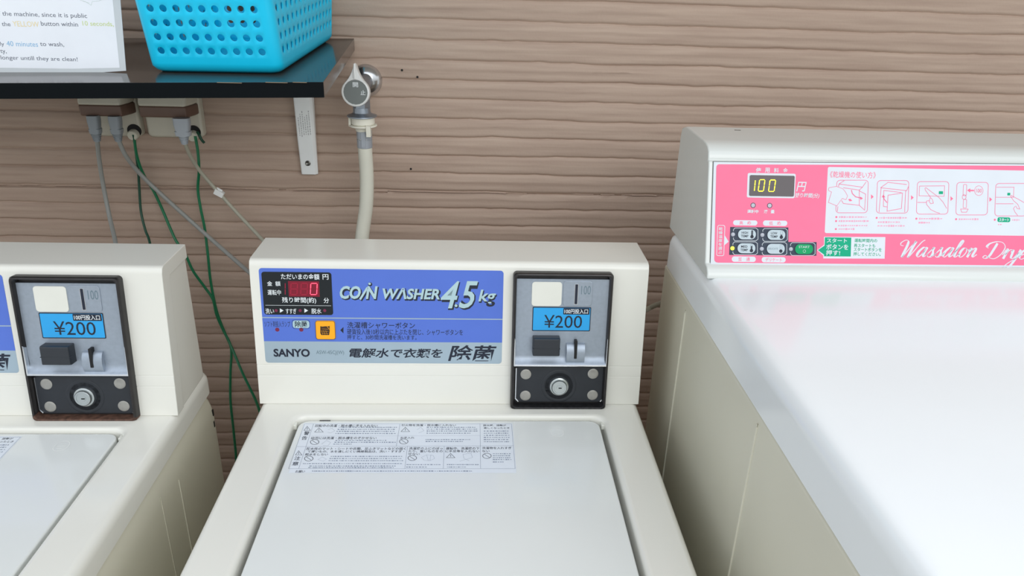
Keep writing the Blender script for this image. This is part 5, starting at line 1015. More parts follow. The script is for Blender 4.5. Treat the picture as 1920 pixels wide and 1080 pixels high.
('P', [(-40.85, -137.54), (-39.56, -137.55), (-39.41, -139.4), (-40.7, -139.39)], 'label_soft', 2),
('P', [(-38.55, -137.92), (-37.47, -137.92), (-37.38, -139.04), (-38.47, -139.04)], 'label_soft', 2),
('P', [(-36.76, -137.72), (-34.78, -137.73), (-34.67, -139.26), (-36.64, -139.25)], 'label_soft', 2),
('P', [(-34.08, -137.64), (-32.68, -137.65), (-32.56, -139.36), (-33.95, -139.35)], 'label_soft', 2),
('P', [(-31.49, -137.73), (-29.85, -137.74), (-29.75, -139.29), (-31.39, -139.28)], 'label_soft', 2),
('P', [(-28.77, -137.56), (-27.14, -137.56), (-27.02, -139.49), (-28.64, -139.49)], 'label_soft', 2),
('P', [(-26.69, -137.68), (-25.26, -137.69), (-25.15, -139.38), (-26.58, -139.38)], 'label_soft', 2),
('P', [(-24.71, -137.67), (-23.7, -137.67), (-23.59, -139.41), (-24.6, -139.41)], 'label_soft', 2),
('P', [(-22.74, -137.54), (-20.57, -137.55), (-20.46, -139.57), (-22.62, -139.56)], 'label_soft', 2),
('P', [(-19.83, -137.54), (-17.18, -137.55), (-17.07, -139.59), (-19.71, -139.58)], 'label_soft', 2),
('P', [(-15.82, -138.04), (-14.31, -138.05), (-14.25, -139.12), (-15.77, -139.11)], 'label_soft', 2),
('P', [(-13.13, -138.06), (-11.83, -138.06), (-11.78, -139.13), (-13.08, -139.12)], 'label_soft', 2),
('P', [(-10.73, -137.7), (-8.48, -137.71), (-8.4, -139.51), (-10.65, -139.5)], 'label_soft', 2),
('P', [(-7.92, -137.97), (-5.64, -137.98), (-5.58, -139.27), (-7.87, -139.26)], 'label_soft', 2),
('P', [(-4.73, -137.92), (-2.51, -137.93), (-2.46, -139.35), (-4.67, -139.34)], 'label_soft', 2),
('P', [(-1.74, -137.75), (0.77, -137.76), (0.83, -139.55), (-1.68, -139.53)], 'label_soft', 2),
('P', [(1.99, -137.69), (3.03, -137.69), (3.09, -139.63), (2.06, -139.63)], 'label_soft', 2),
('P', [(3.65, -137.77), (5.2, -137.78), (5.26, -139.56), (3.71, -139.56)], 'label_soft', 2),
('P', [(6.39, -137.87), (8.54, -137.88), (8.58, -139.49), (6.44, -139.48)], 'label_soft', 2),
('P', [(9.49, -138.06), (11.57, -138.07), (11.6, -139.33), (9.52, -139.32)], 'label_soft', 2),
('P', [(12.37, -138.14), (14.12, -138.15), (14.15, -139.27), (12.39, -139.27)], 'label_soft', 2),
('P', [(14.97, -138.21), (17.22, -138.22), (17.24, -139.23), (14.99, -139.22)], 'label_soft', 2),
('P', [(17.97, -137.68), (20.68, -137.69), (20.71, -139.79), (18.01, -139.78)], 'label_soft', 2),
('P', [(21.24, -137.69), (23.9, -137.7), (23.93, -139.81), (21.27, -139.8)], 'label_soft', 2),
('P', [(24.94, -137.98), (26.29, -137.98), (26.3, -139.55), (24.96, -139.54)], 'label_soft', 2),
('P', [(26.87, -138.21), (28.39, -138.22), (28.39, -139.33), (26.88, -139.33)], 'label_soft', 2),
('L', [(-155.39, -54.02), (-151.32, -50.47), (-146.24, -56.37), (-150.78, -61.05), (-154.99, -59.88)], 0.3, 'label_soft', 2, 0),
('L', [(-157.6, -84.89), (-153.17, -77.07), (-147.11, -81.57), (-149.17, -88.23), (-155.02, -88.22)], 0.3, 'label_soft', 2, 0),
('L', [(-42.48, -54.01), (-38.13, -48.04), (-33.47, -56.37), (-39.93, -61.07)], 0.3, 'label_soft', 2, 0),
('L', [(-33.05, -112.26), (-26.95, -106.96), (-19.12, -108.05), (-16.85, -114.42), (-22.39, -118.6), (-29.49, -117.53), (-33.05, -112.26)], 0.3, 'label_soft', 2, 0),
('L', [(-26.95, -106.96), (-24.31, -118.59)], 0.3, 'label_soft', 2, 0),
('L', [(-21.77, -106.97), (-22.39, -118.6)], 0.3, 'label_soft', 2, 0),
('L', [(13.51, -119.76), (19.88, -116.64), (28.87, -112.44), (26.87, -103.88), (17.12, -106.01), (18.56, -114.53), (25.05, -118.76)], 0.3, 'label_soft', 2, 0),
('L', [(-156.11, -116.07), (-152.05, -110.85), (-146.19, -115.06), (-149.21, -119.21), (-156.11, -116.07)], 0.3, 'label_soft', 2, 0),
('O', 129.38, -69.32, 145.25, -49.17, 9, 0.8, 'pale_mark', 2),
('L', [(132.77, -59.94), (141.86, -58.75)], 0.8, 'pale_mark', 2, 0),
('L', [(134.61, -55.18), (140.91, -54.58)], 0.6, 'pale_mark', 2, 0),
('L', [(133.76, -64.06), (140.0, -63.48)], 0.6, 'pale_mark', 2, 0)]
WPANEL = [
('R', -242.94, 59.27, 66.37, 187.72, 4.2, 'panel_grey', 0),
('R', -242.94, 97.5, 66.37, 187.72, 4.2, 'panel_blue', 1),
('R', -242.94, 89.33, 66.37, 119.6, 0.01, 'panel_blue', 1.2),
('R', -242.94, 121.06, 66.37, 122.52, 0, 'panel_grey', 2),
('T', 'CO', -141.92, 146.09, -114.51, 163.96, 'ink', 0.07, 0.2, 2),
('T', 'CO', -142.87, 147.87, -116.15, 165.37, 'panel_pale', 0.035, 0.2, 3),
('L', [(-116.85, 146.2), (-106.14, 162.76)], 4.6, 'ink', 2, 0),
('L', [(-117.49, 147.27), (-107.48, 163.46)], 2.6, 'panel_pale', 3, 0),
('T', 'N', -109.77, 146.34, -92.8, 164.24, 'ink', 0.07, 0.2, 2),
('T', 'N', -110.06, 148.13, -94.46, 165.3, 'panel_pale', 0.035, 0.2, 3),
('C', -103.96, 167.77, 2.7, 'ink', 3),
('C', -104.62, 168.47, 1.62, 'panel_pale', 4),
('T', 'WΛSHER', -87.74, 146.11, -12.66, 162.63, 'ink', 0.065, 0.2, 2),
('T', 'WΛSHER', -88.38, 148.26, -15.39, 163.33, 'panel_pale', 0.03, 0.2, 3),
('T', '4', -13.01, 134.23, 11.01, 171.71, 'ink', 0.05, 0.3, 2),
('T', '4', -14.37, 136.4, 9.63, 173.12, 'panel_pale', 0.01, 0.3, 3),
('T', '5', 10.33, 134.44, 35.09, 171.96, 'ink', 0.05, 0.3, 2),
('T', '5', 8.95, 136.61, 33.7, 173.38, 'panel_pale', 0.01, 0.3, 3),
('C', 6.24, 139.39, 2.9, 'ink', 3),
('C', 5.55, 140.11, 1.93, 'panel_pale', 4),
('T', 'kg', 35.14, 139.03, 58.61, 160.75, 'ink', 0.03, 0.2, 2),
('T', 'kg', 34.43, 141.21, 57.2, 162.18, 'panel_pale', 0.02, 0.2, 3),
('T', 'ソフト剤投入ランプ', -240.64, 109.03, -208.07, 117.05, 'ink', 0, 0, 3),
('O', -205.37, 107.06, -182.91, 118.75, 3.2, 0.5, 'ink', 2),
('R', -204.69, 107.8, -183.59, 118.02, 3.2, 'panel_pale', 1.5),
('T', '除菌', -201.97, 108.53, -186.32, 117.3, 'ink', 0.015, 0, 3),
('C', -224.87, 105.37, 2.72, 'lamp_off', 2),
('C', -194.22, 105.6, 2.73, 'lamp_off', 2),
('P', [(-144.32, 105.23), (-140.03, 109.68), (-140.39, 100.84)], 'ink', 2),
('T', '洗濯槽シャワーボタン', -135.15, 107.84, -47.75, 116.66, 'ink', 0.008, 0, 3),
('T', '硬貨投入後10秒以内に上ぶたを閉じ、シャワーボタンを', -135.51, 99.19, 14.71, 107.33, 'ink', 0.004, 0, 3),
('T', '押すと、30秒間洗濯槽を洗います。', -135.79, 92.3, -45.88, 98.98, 'ink', 0.004, 0, 3),
('T', 'SANYO', -231.77, 67.69, -185.01, 78.9, 'ink', 0.035, 0, 3),
('T', 'ASW-45CJ(W)', -176.73, 70.22, -140.79, 76.96, 'ink_soft', 0, 0, 3),
('T', '電解水で衣類を', -133.88, 66.93, -11.83, 80.47, 'ink', 0.02, 0.2, 3),
('T', '除菌', -4.81, 62.91, 59.3, 85.6, 'ink', 0.02, 0.2, 3)]
WDISP = [
('R', -239.75, 125.98, -152.38, 182.99, 3.4, 'display_black', 0),
('T', 'ただいまの金額', -215.55, 173.19, -167.46, 180.92, 'white_ink', 0.012, 0, 3),
('T', '円', -163.46, 173.53, -156.09, 180.58, 'white_ink', 0.012, 0, 3),
('T', '金  額', -233.49, 164.36, -216.8, 170.71, 'white_ink', 0.01, 0, 3),
('T', '運転中', -233.63, 152.3, -216.88, 159.41, 'white_ink', 0.01, 0, 3),
('T', '残り時間(約)', -216.22, 141.15, -173.08, 149.75, 'white_ink', 0.012, 0, 3),
('T', '分', -163.62, 142.19, -156.85, 149.37, 'white_ink', 0.012, 0, 3),
('L', [(-237.5, 138.61), (-154.47, 138.65)], 0.4, 'white_ink', 2, 0),
('T', '洗い', -238.05, 127.13, -227.26, 134.34, 'white_ink', 0.01, 0, 3),
('C', -224.51, 131.53, 2.02, 'lamp_off', 2),
('P', [(-219.6, 134.46), (-219.97, 128.68), (-215.06, 131.61)], 'white_ink', 2),
('T', 'すすぎ', -212.4, 127.36, -198.88, 134.58, 'white_ink', 0.01, 0, 3),
('C', -194.1, 131.8, 2.03, 'lamp_off', 2),
('P', [(-188.53, 134.73), (-188.84, 128.95), (-183.94, 131.89)], 'white_ink', 2),
('T', '脱水', -179.91, 127.64, -167.02, 134.87, 'white_ink', 0.01, 0, 3),
('C', -162.92, 132.07, 2.04, 'lamp_off', 2),
('R', -207.21, 150.53, -168.27, 171.12, 0.3, 'led_window', 1),
('L', [(-210.76, 168.1), (-211.2, 161.1)], 0.9, 'led_dim', 2, 0),
('L', [(-211.26, 160.12), (-211.7, 153.09)], 0.9, 'led_dim', 2, 0),
('L', [(-202.77, 168.13), (-196.03, 168.2)], 0.9, 'led_dim', 2, 0),
('L', [(-195.45, 167.62), (-196.1, 161.22)], 0.9, 'led_dim', 2, 0),
('L', [(-196.19, 160.32), (-196.85, 153.89)], 0.9, 'led_dim', 2, 0),
('L', [(-204.34, 153.22), (-197.56, 153.29)], 0.9, 'led_dim', 2, 0),
('L', [(-204.24, 160.24), (-204.92, 153.81)], 0.9, 'led_dim', 2, 0),
('L', [(-203.48, 167.53), (-204.15, 161.13)], 0.9, 'led_dim', 2, 0),
('L', [(-203.55, 160.69), (-196.79, 160.76)], 0.9, 'led_dim', 2, 0),
('L', [(-190.05, 168.27), (-183.3, 168.34)], 0.9, 'led_dim', 2, 0),
('L', [(-182.72, 167.75), (-183.35, 161.35)], 0.9, 'led_dim', 2, 0),
('L', [(-183.44, 160.45), (-184.07, 154.02)], 0.9, 'led_dim', 2, 0),
('L', [(-191.56, 153.35), (-184.78, 153.41)], 0.9, 'led_dim', 2, 0),
('L', [(-191.5, 160.37), (-192.15, 153.94)], 0.9, 'led_dim', 2, 0),
('L', [(-190.76, 167.67), (-191.41, 161.26)], 0.9, 'led_dim', 2, 0),
('L', [(-190.81, 160.82), (-184.04, 160.89)], 0.9, 'led_dim', 2, 0),
('L', [(-177.99, 168.4), (-171.23, 168.47)], 1.0, 'led_red', 3, 0),
('L', [(-170.64, 167.88), (-171.25, 161.47)], 1.0, 'led_red', 3, 0),
('L', [(-171.34, 160.58), (-171.95, 154.14)], 1.0, 'led_red', 3, 0),
('L', [(-179.45, 153.47), (-172.66, 153.53)], 1.0, 'led_red', 3, 0),
('L', [(-179.41, 160.49), (-180.04, 154.06)], 1.0, 'led_red', 3, 0),
('L', [(-178.69, 167.79), (-179.32, 161.39)], 1.0, 'led_red', 3, 0)]
WBTN = [
('R', -175.8, 92.55, -150.48, 118.28, 3, 'ink', 0),
('R', -174.98, 93.44, -151.3, 117.4, 2.8, 'button_orange', 1),
('P', [(-169.38, 110.92), (-158.45, 111.0), (-157.39, 111.74), (-157.72, 104.4), (-158.66, 98.87), (-168.6, 98.8), (-169.85, 101.37)], 'brown_ink', 2),
('L', [(-168.3, 105.06), (-166.53, 99.18)], 0.25, 'button_orange', 3, 0),
('L', [(-165.56, 105.08), (-163.79, 99.2)], 0.25, 'button_orange', 3, 0),
('L', [(-162.82, 105.1), (-161.04, 99.22)], 0.25, 'button_orange', 3, 0),
('L', [(-167.51, 107.27), (-159.32, 106.89)], 0.25, 'button_orange', 3, 0),
('L', [(-167.65, 104.33), (-159.46, 103.95)], 0.25, 'button_orange', 3, 0),
('L', [(-167.79, 101.38), (-159.59, 101.0)], 0.25, 'button_orange', 3, 0),
('L', [(-168.03, 110.56), (-161.16, 111.35), (-157.96, 106.6)], 0.5, 'button_orange', 3, 0)]
COIN = {'outer': (78.77, -2.54, 207.63, 188.0), 'plate': (81.99, 62.12, 205.28, 178.68), 'door': (84.99, 5.44, 205.11, 55.98), 'white': (103.1, 142.48, 141.81, 174.91), 'insert': (143.87, 142.85, 181.35, 176.05), 'slot': (158.79, 145.75, 162.26, 172.45), 'price': (104.88, 108.08, 181.16, 141.2), 'lever': (106.01, 77.2, 141.29, 101.97), 'ret': (151.04, 62.97, 175.22, 91.76), 'retslot': (159.94, 72.12, 165.61, 97.01), 'lock': (143.87, 28.95), 'rivets': [(98.85, 45.8), (189.04, 46.95), (99.05, 14.76), (190.05, 15.78)]}
PRICE = [('R', 104.88, 108.08, 181.16, 141.2, 1.2, 'ink', 0), ('R', 105.93, 109.19, 180.11, 140.11, 1.0, 'price_blue', 1), ('R', 144.93, 131.13, 179.18, 139.92, 0.8, 'ink', 2), ('T', '100円投入口', 146.33, 132.23, 177.08, 138.82, 'white_ink', 0.01, 0, 3), ('T', '¥200', 120.35, 112.55, 170.1, 130.25, 'ink', 0, 0, 3)]
LIDGEO = {'lb': (-199.07, -52.38), 'lf': (-199.26, -299.5), 'rb': (198.7, -56.01), 'rf': (197.48, -304.77), 'rim': (3.19, -29.66), 'lidback': (3.37, -35.85), 'hinge': (-169.85, -32.36, -156.12, -29.9)}
WRIB = [[-0.377, 0.7989, 0.8177], [-0.377, 0.745, 0.8331], [-0.377, 0.9487, 0.8538], [-0.377, 0.9464, 0.8358]]
def make_washer():
    root = empty('washing_machine', (0, 0, 0))
    hw = .2549
    bm = bmesh.new(); 
    cl = lambda i, z: [(a, b, z) for a, b in rrect(-hw+i, -.411+i, hw-i, .123-i, .008, 3)]
    add_loops(bm, [cl(.002, .02), cl(.001, .024), cl(.001, .845), cl(.0022, .862), cl(.0045, .875), cl(.0075, .8835), cl(.0115, .889)])
    for x in (-.2, .2):
        for y in (-.36, .08): add_lathe(bm, (x, y, .0), (0, 0, 1), [(0, .02), (.02, .02)], 16)
    cab = done(bm, 'cabinet', SIDE, root)
    for sx in (-1, 1):                            # pressed ribs on the sides
        for yy, zt, r in ((WRIB[0][1]-.827, WRIB[0][2], .0006), (WRIB[1][1]-.827, WRIB[1][2], .0003)):
            bm = bmesh.new(); add_tube(bm, [(sx*(hw-.001), yy, zt), (sx*(hw-.0008), yy, zt-.03), (sx*(hw-.0008), yy, .1)], lambda t: r*min(1, .2+t*6), 8, 4); done(bm, 'pressed_rib', SIDE, cab)
    for k in (2, 3):
        p = WRIB[k]; bm = bmesh.new(); add_box(bm, (hw-.003, p[1]-.837, p[2]-.005), (hw-.0006, p[1]-.8335, p[2]+.005)); done(bm, 'fixing_hole', SLOT, cab, smooth=0)
    # deck: one moulded top with an opening for the lid
    def lp(x, y0, y1, r, z): return [(a, b, z) for a, b in rrect(-x, y0, x, y1, r, 6)]
    y0, y1 = -.412, .125; ly0, ly1 = -.385, LIDGEO['rim'][1]/1000
    bm = bmesh.new()
    add_loops(bm, [lp(hw, y0, y1, .018, .890), lp(hw, y0, y1, .018, .910), lp(hw-.0008, y0+.0008, y1-.0008, .017, .915), lp(hw-.0028, y0+.0028, y1-.0028, .016, .9193), lp(hw-.0055, y0+.0055, y1-.0055, .014, .9218), lp(hw-.0095, y0+.0095, y1-.0095, .012, .923),
        lp(.212, ly0-.012, ly1+.009, .016, .923), lp(.2085, ly0-.0085, ly1+.0065, .016, .9238), lp(.205, ly0-.004, ly1+.003, .016, .9232), lp(.2024, ly0-.0015, ly1+.001, .016, .9212), lp(.2012, ly0, ly1, .016, .917), lp(.2010, ly0, ly1, .016, .893)],
        cap0=True, cap1=True, mis=[0]*12)
    done(bm, 'top_deck', ENAMEL, root, smooth=50)
    ly1b = LIDGEO['lidback'][1]/1000+.0035
    bm = bmesh.new(); lx = .1953
    add_loops(bm, [lp(lx, ly0+.003, ly1b, .014, .9005), lp(lx, ly0+.003, ly1b, .014, .9165), lp(lx-.0007, ly0+.0037, ly1b-.0007, .0135, .9182), lp(lx-.0025, ly0+.0055, ly1b-.0025, .012, .919)])
    lid = done(bm, 'lid', LIDM, root, smooth=50)
    h = LIDGEO['hinge']; bm = bmesh.new(); add_box(bm, (h[0]/1000, ly1b-.0016, .9172), (h[2]/1000, ly1b-.0002, .9191)); done(bm, 'hinge_slot', SLOT, lid, smooth=0)
    for sx in (-1, 1):
        bm = bmesh.new(); add_box(bm, (sx*.1995-.0022, ly1b-.012, .912), (sx*.1995+.0022, ly1b-.004, .9195)); done(bm, 'hinge_pin', CREAM, lid, bevel=.001)
    Print((0, 0, .9190), (1, 0, 0), (0, 1, 0)).build('warning_label', lid, LIDLABEL)
    # console: body, and the moulded cover that wraps its front and top
    top = Vector((0, .024, DZ+.195)); yb = .106
    bm = bmesh.new(); add_prism(bm, [(.012, DZ-.002), (.034, DZ+.18), (yb-.001, DZ+.18), (yb-.001, DZ-.002)], -hw+.0024, hw-.0024)
    con = done(bm, 'console', ENAMEL, root, bevel=.002)
    prof = []
    for v, n in ((0, 0), (40, 0), (40.6, -.0005), (41.4, -.0005), (42, 0), (55, 0), (55.6, -.0005), (56.4, -.0005), (57, 0)): q = fp(0, v, n); prof.append((q.y, q.z))
    prof += [(.0232, DZ+.188), (.0262, DZ+.1945), (.032, DZ+.197), (yb, DZ+.197), (yb, DZ+.178), (.045, DZ+.178), (.0215, DZ)]
    bm = bmesh.new(); add_prism(bm, prof, -hw, hw); done(bm, 'console_cover', ENAMEL, con, bevel=.0022, ang=50)
    pan = Print(FP, FU, FV).build('control_panel', root, WPANEL); pan['label'] = 'blue and grey printed control panel'
    Print(FP+FN*.00045, FU, FV).build('display', pan, WDISP)
    # button: a raised key
    b = WBTN[0]; bm = bmesh.new(); add_loops(bm, [plane_loop(rrect(b[1], b[2], b[3], b[4], 3.2), .0002), plane_loop(rrect(b[1], b[2], b[3], b[4], 3.2), .001), plane_loop(rrect(b[1]+.4, b[2]+.4, b[3]-.4, b[4]-.4, 2.9), .0013)])
    key = done(bm, 'shower_button', MATS['button_orange'], pan); key['label'] = 'orange shower button'
    pr = Print(FP+FN*.0012, FU, FV)
    pr.line(rrect(b[1]+.3, b[2]+.3, b[3]-.3, b[4]-.3, 3), .5, 'brown_ink', 1, True)
    for it in WBTN[2:]: pr.item(it)
    # key legend becomes part of the key mesh
    lo = pr.build('legend', None); bm = bmesh.new(); bm.from_mesh(key.data); k0 = len(key.data.materials)
    for m in pr.mats: key.data.materials.append(MATS[m])
    nf = len(bm.faces); bm.from_mesh(lo.data); bm.faces.ensure_lookup_table()
    for i, f in enumerate(bm.faces):
        if i >= nf: f.material_index += k0
    bm.to_mesh(key.data); bm.free(); bpy.data.objects.remove(lo)
    # coin unit
    u0, v0, u1, v1 = COIN['outer']; bm = bmesh.new()
    ring = lambda d, n, r=5: plane_loop(rrect(u0+d, v0+d, u1-d, v1-d, r, 6), n)
    pu0, pv0, pu1, pv1 = COIN['plate']; du0, dv0, du1, dv1 = COIN['door']
    add_loops(bm, [ring(0, -.004), ring(0, .009), ring(1.2, .0115), ring(2.6, .012), ring(3.6, .0115), ring(4.4, .009), ring(5.4, .0005)], cap1=True, mis=[0, 0, 0, 0, 0, 0, 0, 0])
    for f in bm.faces:
        c = f.calc_center_median()
        if c.z < DZ+.02 and abs(f.normal.x) < .9: f.material_index = 1
    coin = done(bm, 'coin_box', [BEZEL, RUST], root, smooth=35); coin['label'] = 'silver and black coin box in a worn dark bezel'
    add = lambda name, bm, m, **k: done(bm, name, m, coin, **k)
    # face plate leans out at the foot into a chrome lip
    prof = [(pv1, .0052), (pv0+22, .0052), (pv0+12, .0046), (pv0+6, .0058), (pv0+2.5, .0095), (pv0+.5, .0112), (pv0-.5, .0105), (pv0-.5, .0012), (pv1, .0012)]
    bm = bmesh.new(); a = [bm.verts.new(fp(pu0, v, n)) for v, n in prof]; c = [bm.verts.new(fp(pu1, v, n)) for v, n in prof]
    for i in range(len(prof)): bm.faces.new((a[i], a[(i+1) % len(prof)], c[(i+1) % len(prof)], c[i]))
    bm.faces.new(a[::-1]); bm.faces.new(c); add('face_plate', bm, SILVER, smooth=50)
    bm = bmesh.new()
    for s in (pu0-.3, pu1-1.6): add_loops(bm, [plane_loop([(s, pv0-1), (s+1.9, pv0-1), (s+1.9, pv0+34), (s+.4, pv0+38)], n) for n in (.003, .0118)])
    add_loops(bm, [plane_loop([(pu0, pv0-1.8), (pu1, pv0-1.8), (pu1, pv0+.6), (pu0, pv0+.6)], n) for n in (.003, .0118)])
    add('chrome_lip', bm, CHROME, bevel=.0004, seg=2)
    def plate(name, bx, r, n0, n1, m, inset=.5):
        bm = bmesh.new(); a, b, c, d = bx
        add_loops(bm, [plane_loop(rrect(a, b, c, d, r), n0), plane_loop(rrect(a, b, c, d, r), n1-.0003), plane_loop(rrect(a+inset, b+inset, c-inset, d-inset, r), n1)]); return add(name, bm, m)
    plate('blank_cover', COIN['white'], 4, .004, .0064, CREAM)
    ins = plate('coin_entry', COIN['insert'], 4, .004, .0063, SILVER)
    p = Print(FP+FN*.0063, FU, FV)
    s = COIN['slot']; i_ = COIN['insert']
    bm = bmesh.new(); add_loops(bm, [plane_loop(rrect(s[0]-.6, s[1]-.8, s[2]+.6, s[3]+.4, .8), .0062), plane_loop(rrect(s[0]-.6, s[1]-.8, s[2]+.6, s[3]+.4, .8), .0069)])
    add('coin_slot', bm, CHROME)
    p = Print(FP+FN*.0069, FU, FV); p.item(('R', s[0], s[1], s[2], s[3], .6, 'ink', 0)); p.item(('T', '100', s[2]+4.5, s[1]+13, i_[2]-2.2, s[3]-2, 'ink_soft', 0, 0, -9)); p.build('slot_mark', coin)
    pr = Print(FP+FN*.0056, FU, FV).build('price_plate', coin, PRICE); pr['label'] = 'blue price plate'
    a, b, c, d = COIN['lever']; bm = bmesh.new()
    R = lambda i, n: plane_loop(rrect(a+i, b+i, c-i, d-i, 1.2), n)
    add_loops(bm, [R(0, .003), R(0, .016), R(.8, .0185), R(1.5, .019)]); add_loops(bm, [plane_loop(rrect(a-.2, (b+d)/2-2, c+.2, (b+d)/2-1.2, .2), n) for n in (.012, .0192)]); lev = add('return_lever', bm, BLACKPL, bevel=.0006, seg=2); lev['label'] = 'black coin return lever'
    a, b, c, d = COIN['ret']; bm = bmesh.new(); loops = []
    for k in range(13):
        t = math.pi*k/12; loops.append([fp(a, b+(d-b)*(.5-.5*math.cos(t)), .005+.0075*math.sin(t)), fp(c, b+(d-b)*(.5-.5*math.cos(t)), .005+.0075*math.sin(t))])
    for k in range(12): bm.faces.new([bm.verts.new(v) for v in (loops[k][0], loops[k][1], loops[k+1][1], loops[k+1][0])])
    for e in (0, 1): bm.faces.new([bm.verts.new(l[e]) for l in loops])
    bmesh.ops.remove_doubles(bm, verts=bm.verts, dist=1e-6); add('return_chute', bm, SILVER, smooth=40)
    a, b, c, d = COIN['retslot']; bm = bmesh.new(); add_loops(bm, [plane_loop(rrect(a+1, b, c-1, d, .6), n) for n in (.005, .0129)]); add('return_slot', bm, SLOT, smooth=0)
    # lower door
    a, b, c, d = COIN['door']; bm = bmesh.new()
    add_loops(bm, [plane_loop(rrect(a, b, c, d, 4), .0008), plane_loop(rrect(a, b, c, d, 4), .003), plane_loop(rrect(a+.8, b+.8, c-.8, d-.8, 4), .0036)])
    x, y = COIN['lock']; add_lathe(bm, fp(x, y, .003), FN, [(0, .0235), (.0008, .0235), (.0012, .0225), (.0012, .020), (.0006, .019), (.0006, .0145), (.0014, .014)], 40); add('cash_door', bm, DOORBLK)
    bm = bmesh.new(); add_loops(bm, [plane_loop([(a+.2, d-1), (a+1.4, d-1), (a+1.4, b+6), (a+5, b+1.5), (a+4.2, b+.6), (a+.2, b+5)], n) for n in (.003, .0046)]); add('door_trim', bm, CHROME)
    bm = bmesh.new(); add_loops(bm, [plane_loop([(c-1.2, d-1), (c-.1, d-1), (c-.1, b+5), (c-4, b+.6), (c-4.8, b+1.5), (c-1.2, b+6)], n) for n in (.003, .0046)]); add('door_trim', bm, CHROME)
    bm = bmesh.new(); add_lathe(bm, fp(x, y, .0035), FN, [(0, .0125), (.003, .0125), (.0036, .0112), (.0036, .0105), (.0064, .0102), (.0072, .0094), (.0072, .0076), (.0066, .0074), (.0066, .004), (.0072, .0038)], 32)
    add_loops(bm, [plane_loop([(x-1.2, y-.7), (x+3, y-.7), (x+3, y+.7), (x-1.2, y+.7)], n) for n in (.0098, .0110)], mis=[1, 1]); add('lock', bm, [LOCKM, SLOT])
    for q in COIN['rivets']:
        bm = bmesh.new(); add_lathe(bm, fp(q[0], q[1], .003), FN, [(0, .0072), (.0009, .0072), (.0013, .0064), (.0014, .004)], 24); add('rivet', bm, RIVET)
    return root
w0 = make_washer(); w0.location = (-.0284, .856, 0)
tag(w0, 'white coin washing machine with blue control panel standing directly beside the pink-panelled dryer', 'washing machine', 'coin washing machines')
w1 = copy_tree(w0)
for o in list(bpy.data.objects):                  # only the left machine's bezel has rusted along its foot
    if o.parent == w0 and o.name.startswith('coin_box'):
        o.data = o.data.copy(); o.data.materials[1] = SCUFF; w1.location = (-.634, .827, 0)
tag(w1, 'white coin washing machine below the shelf outlets, cut off by the left photo edge', 'washing machine', 'coin washing machines')

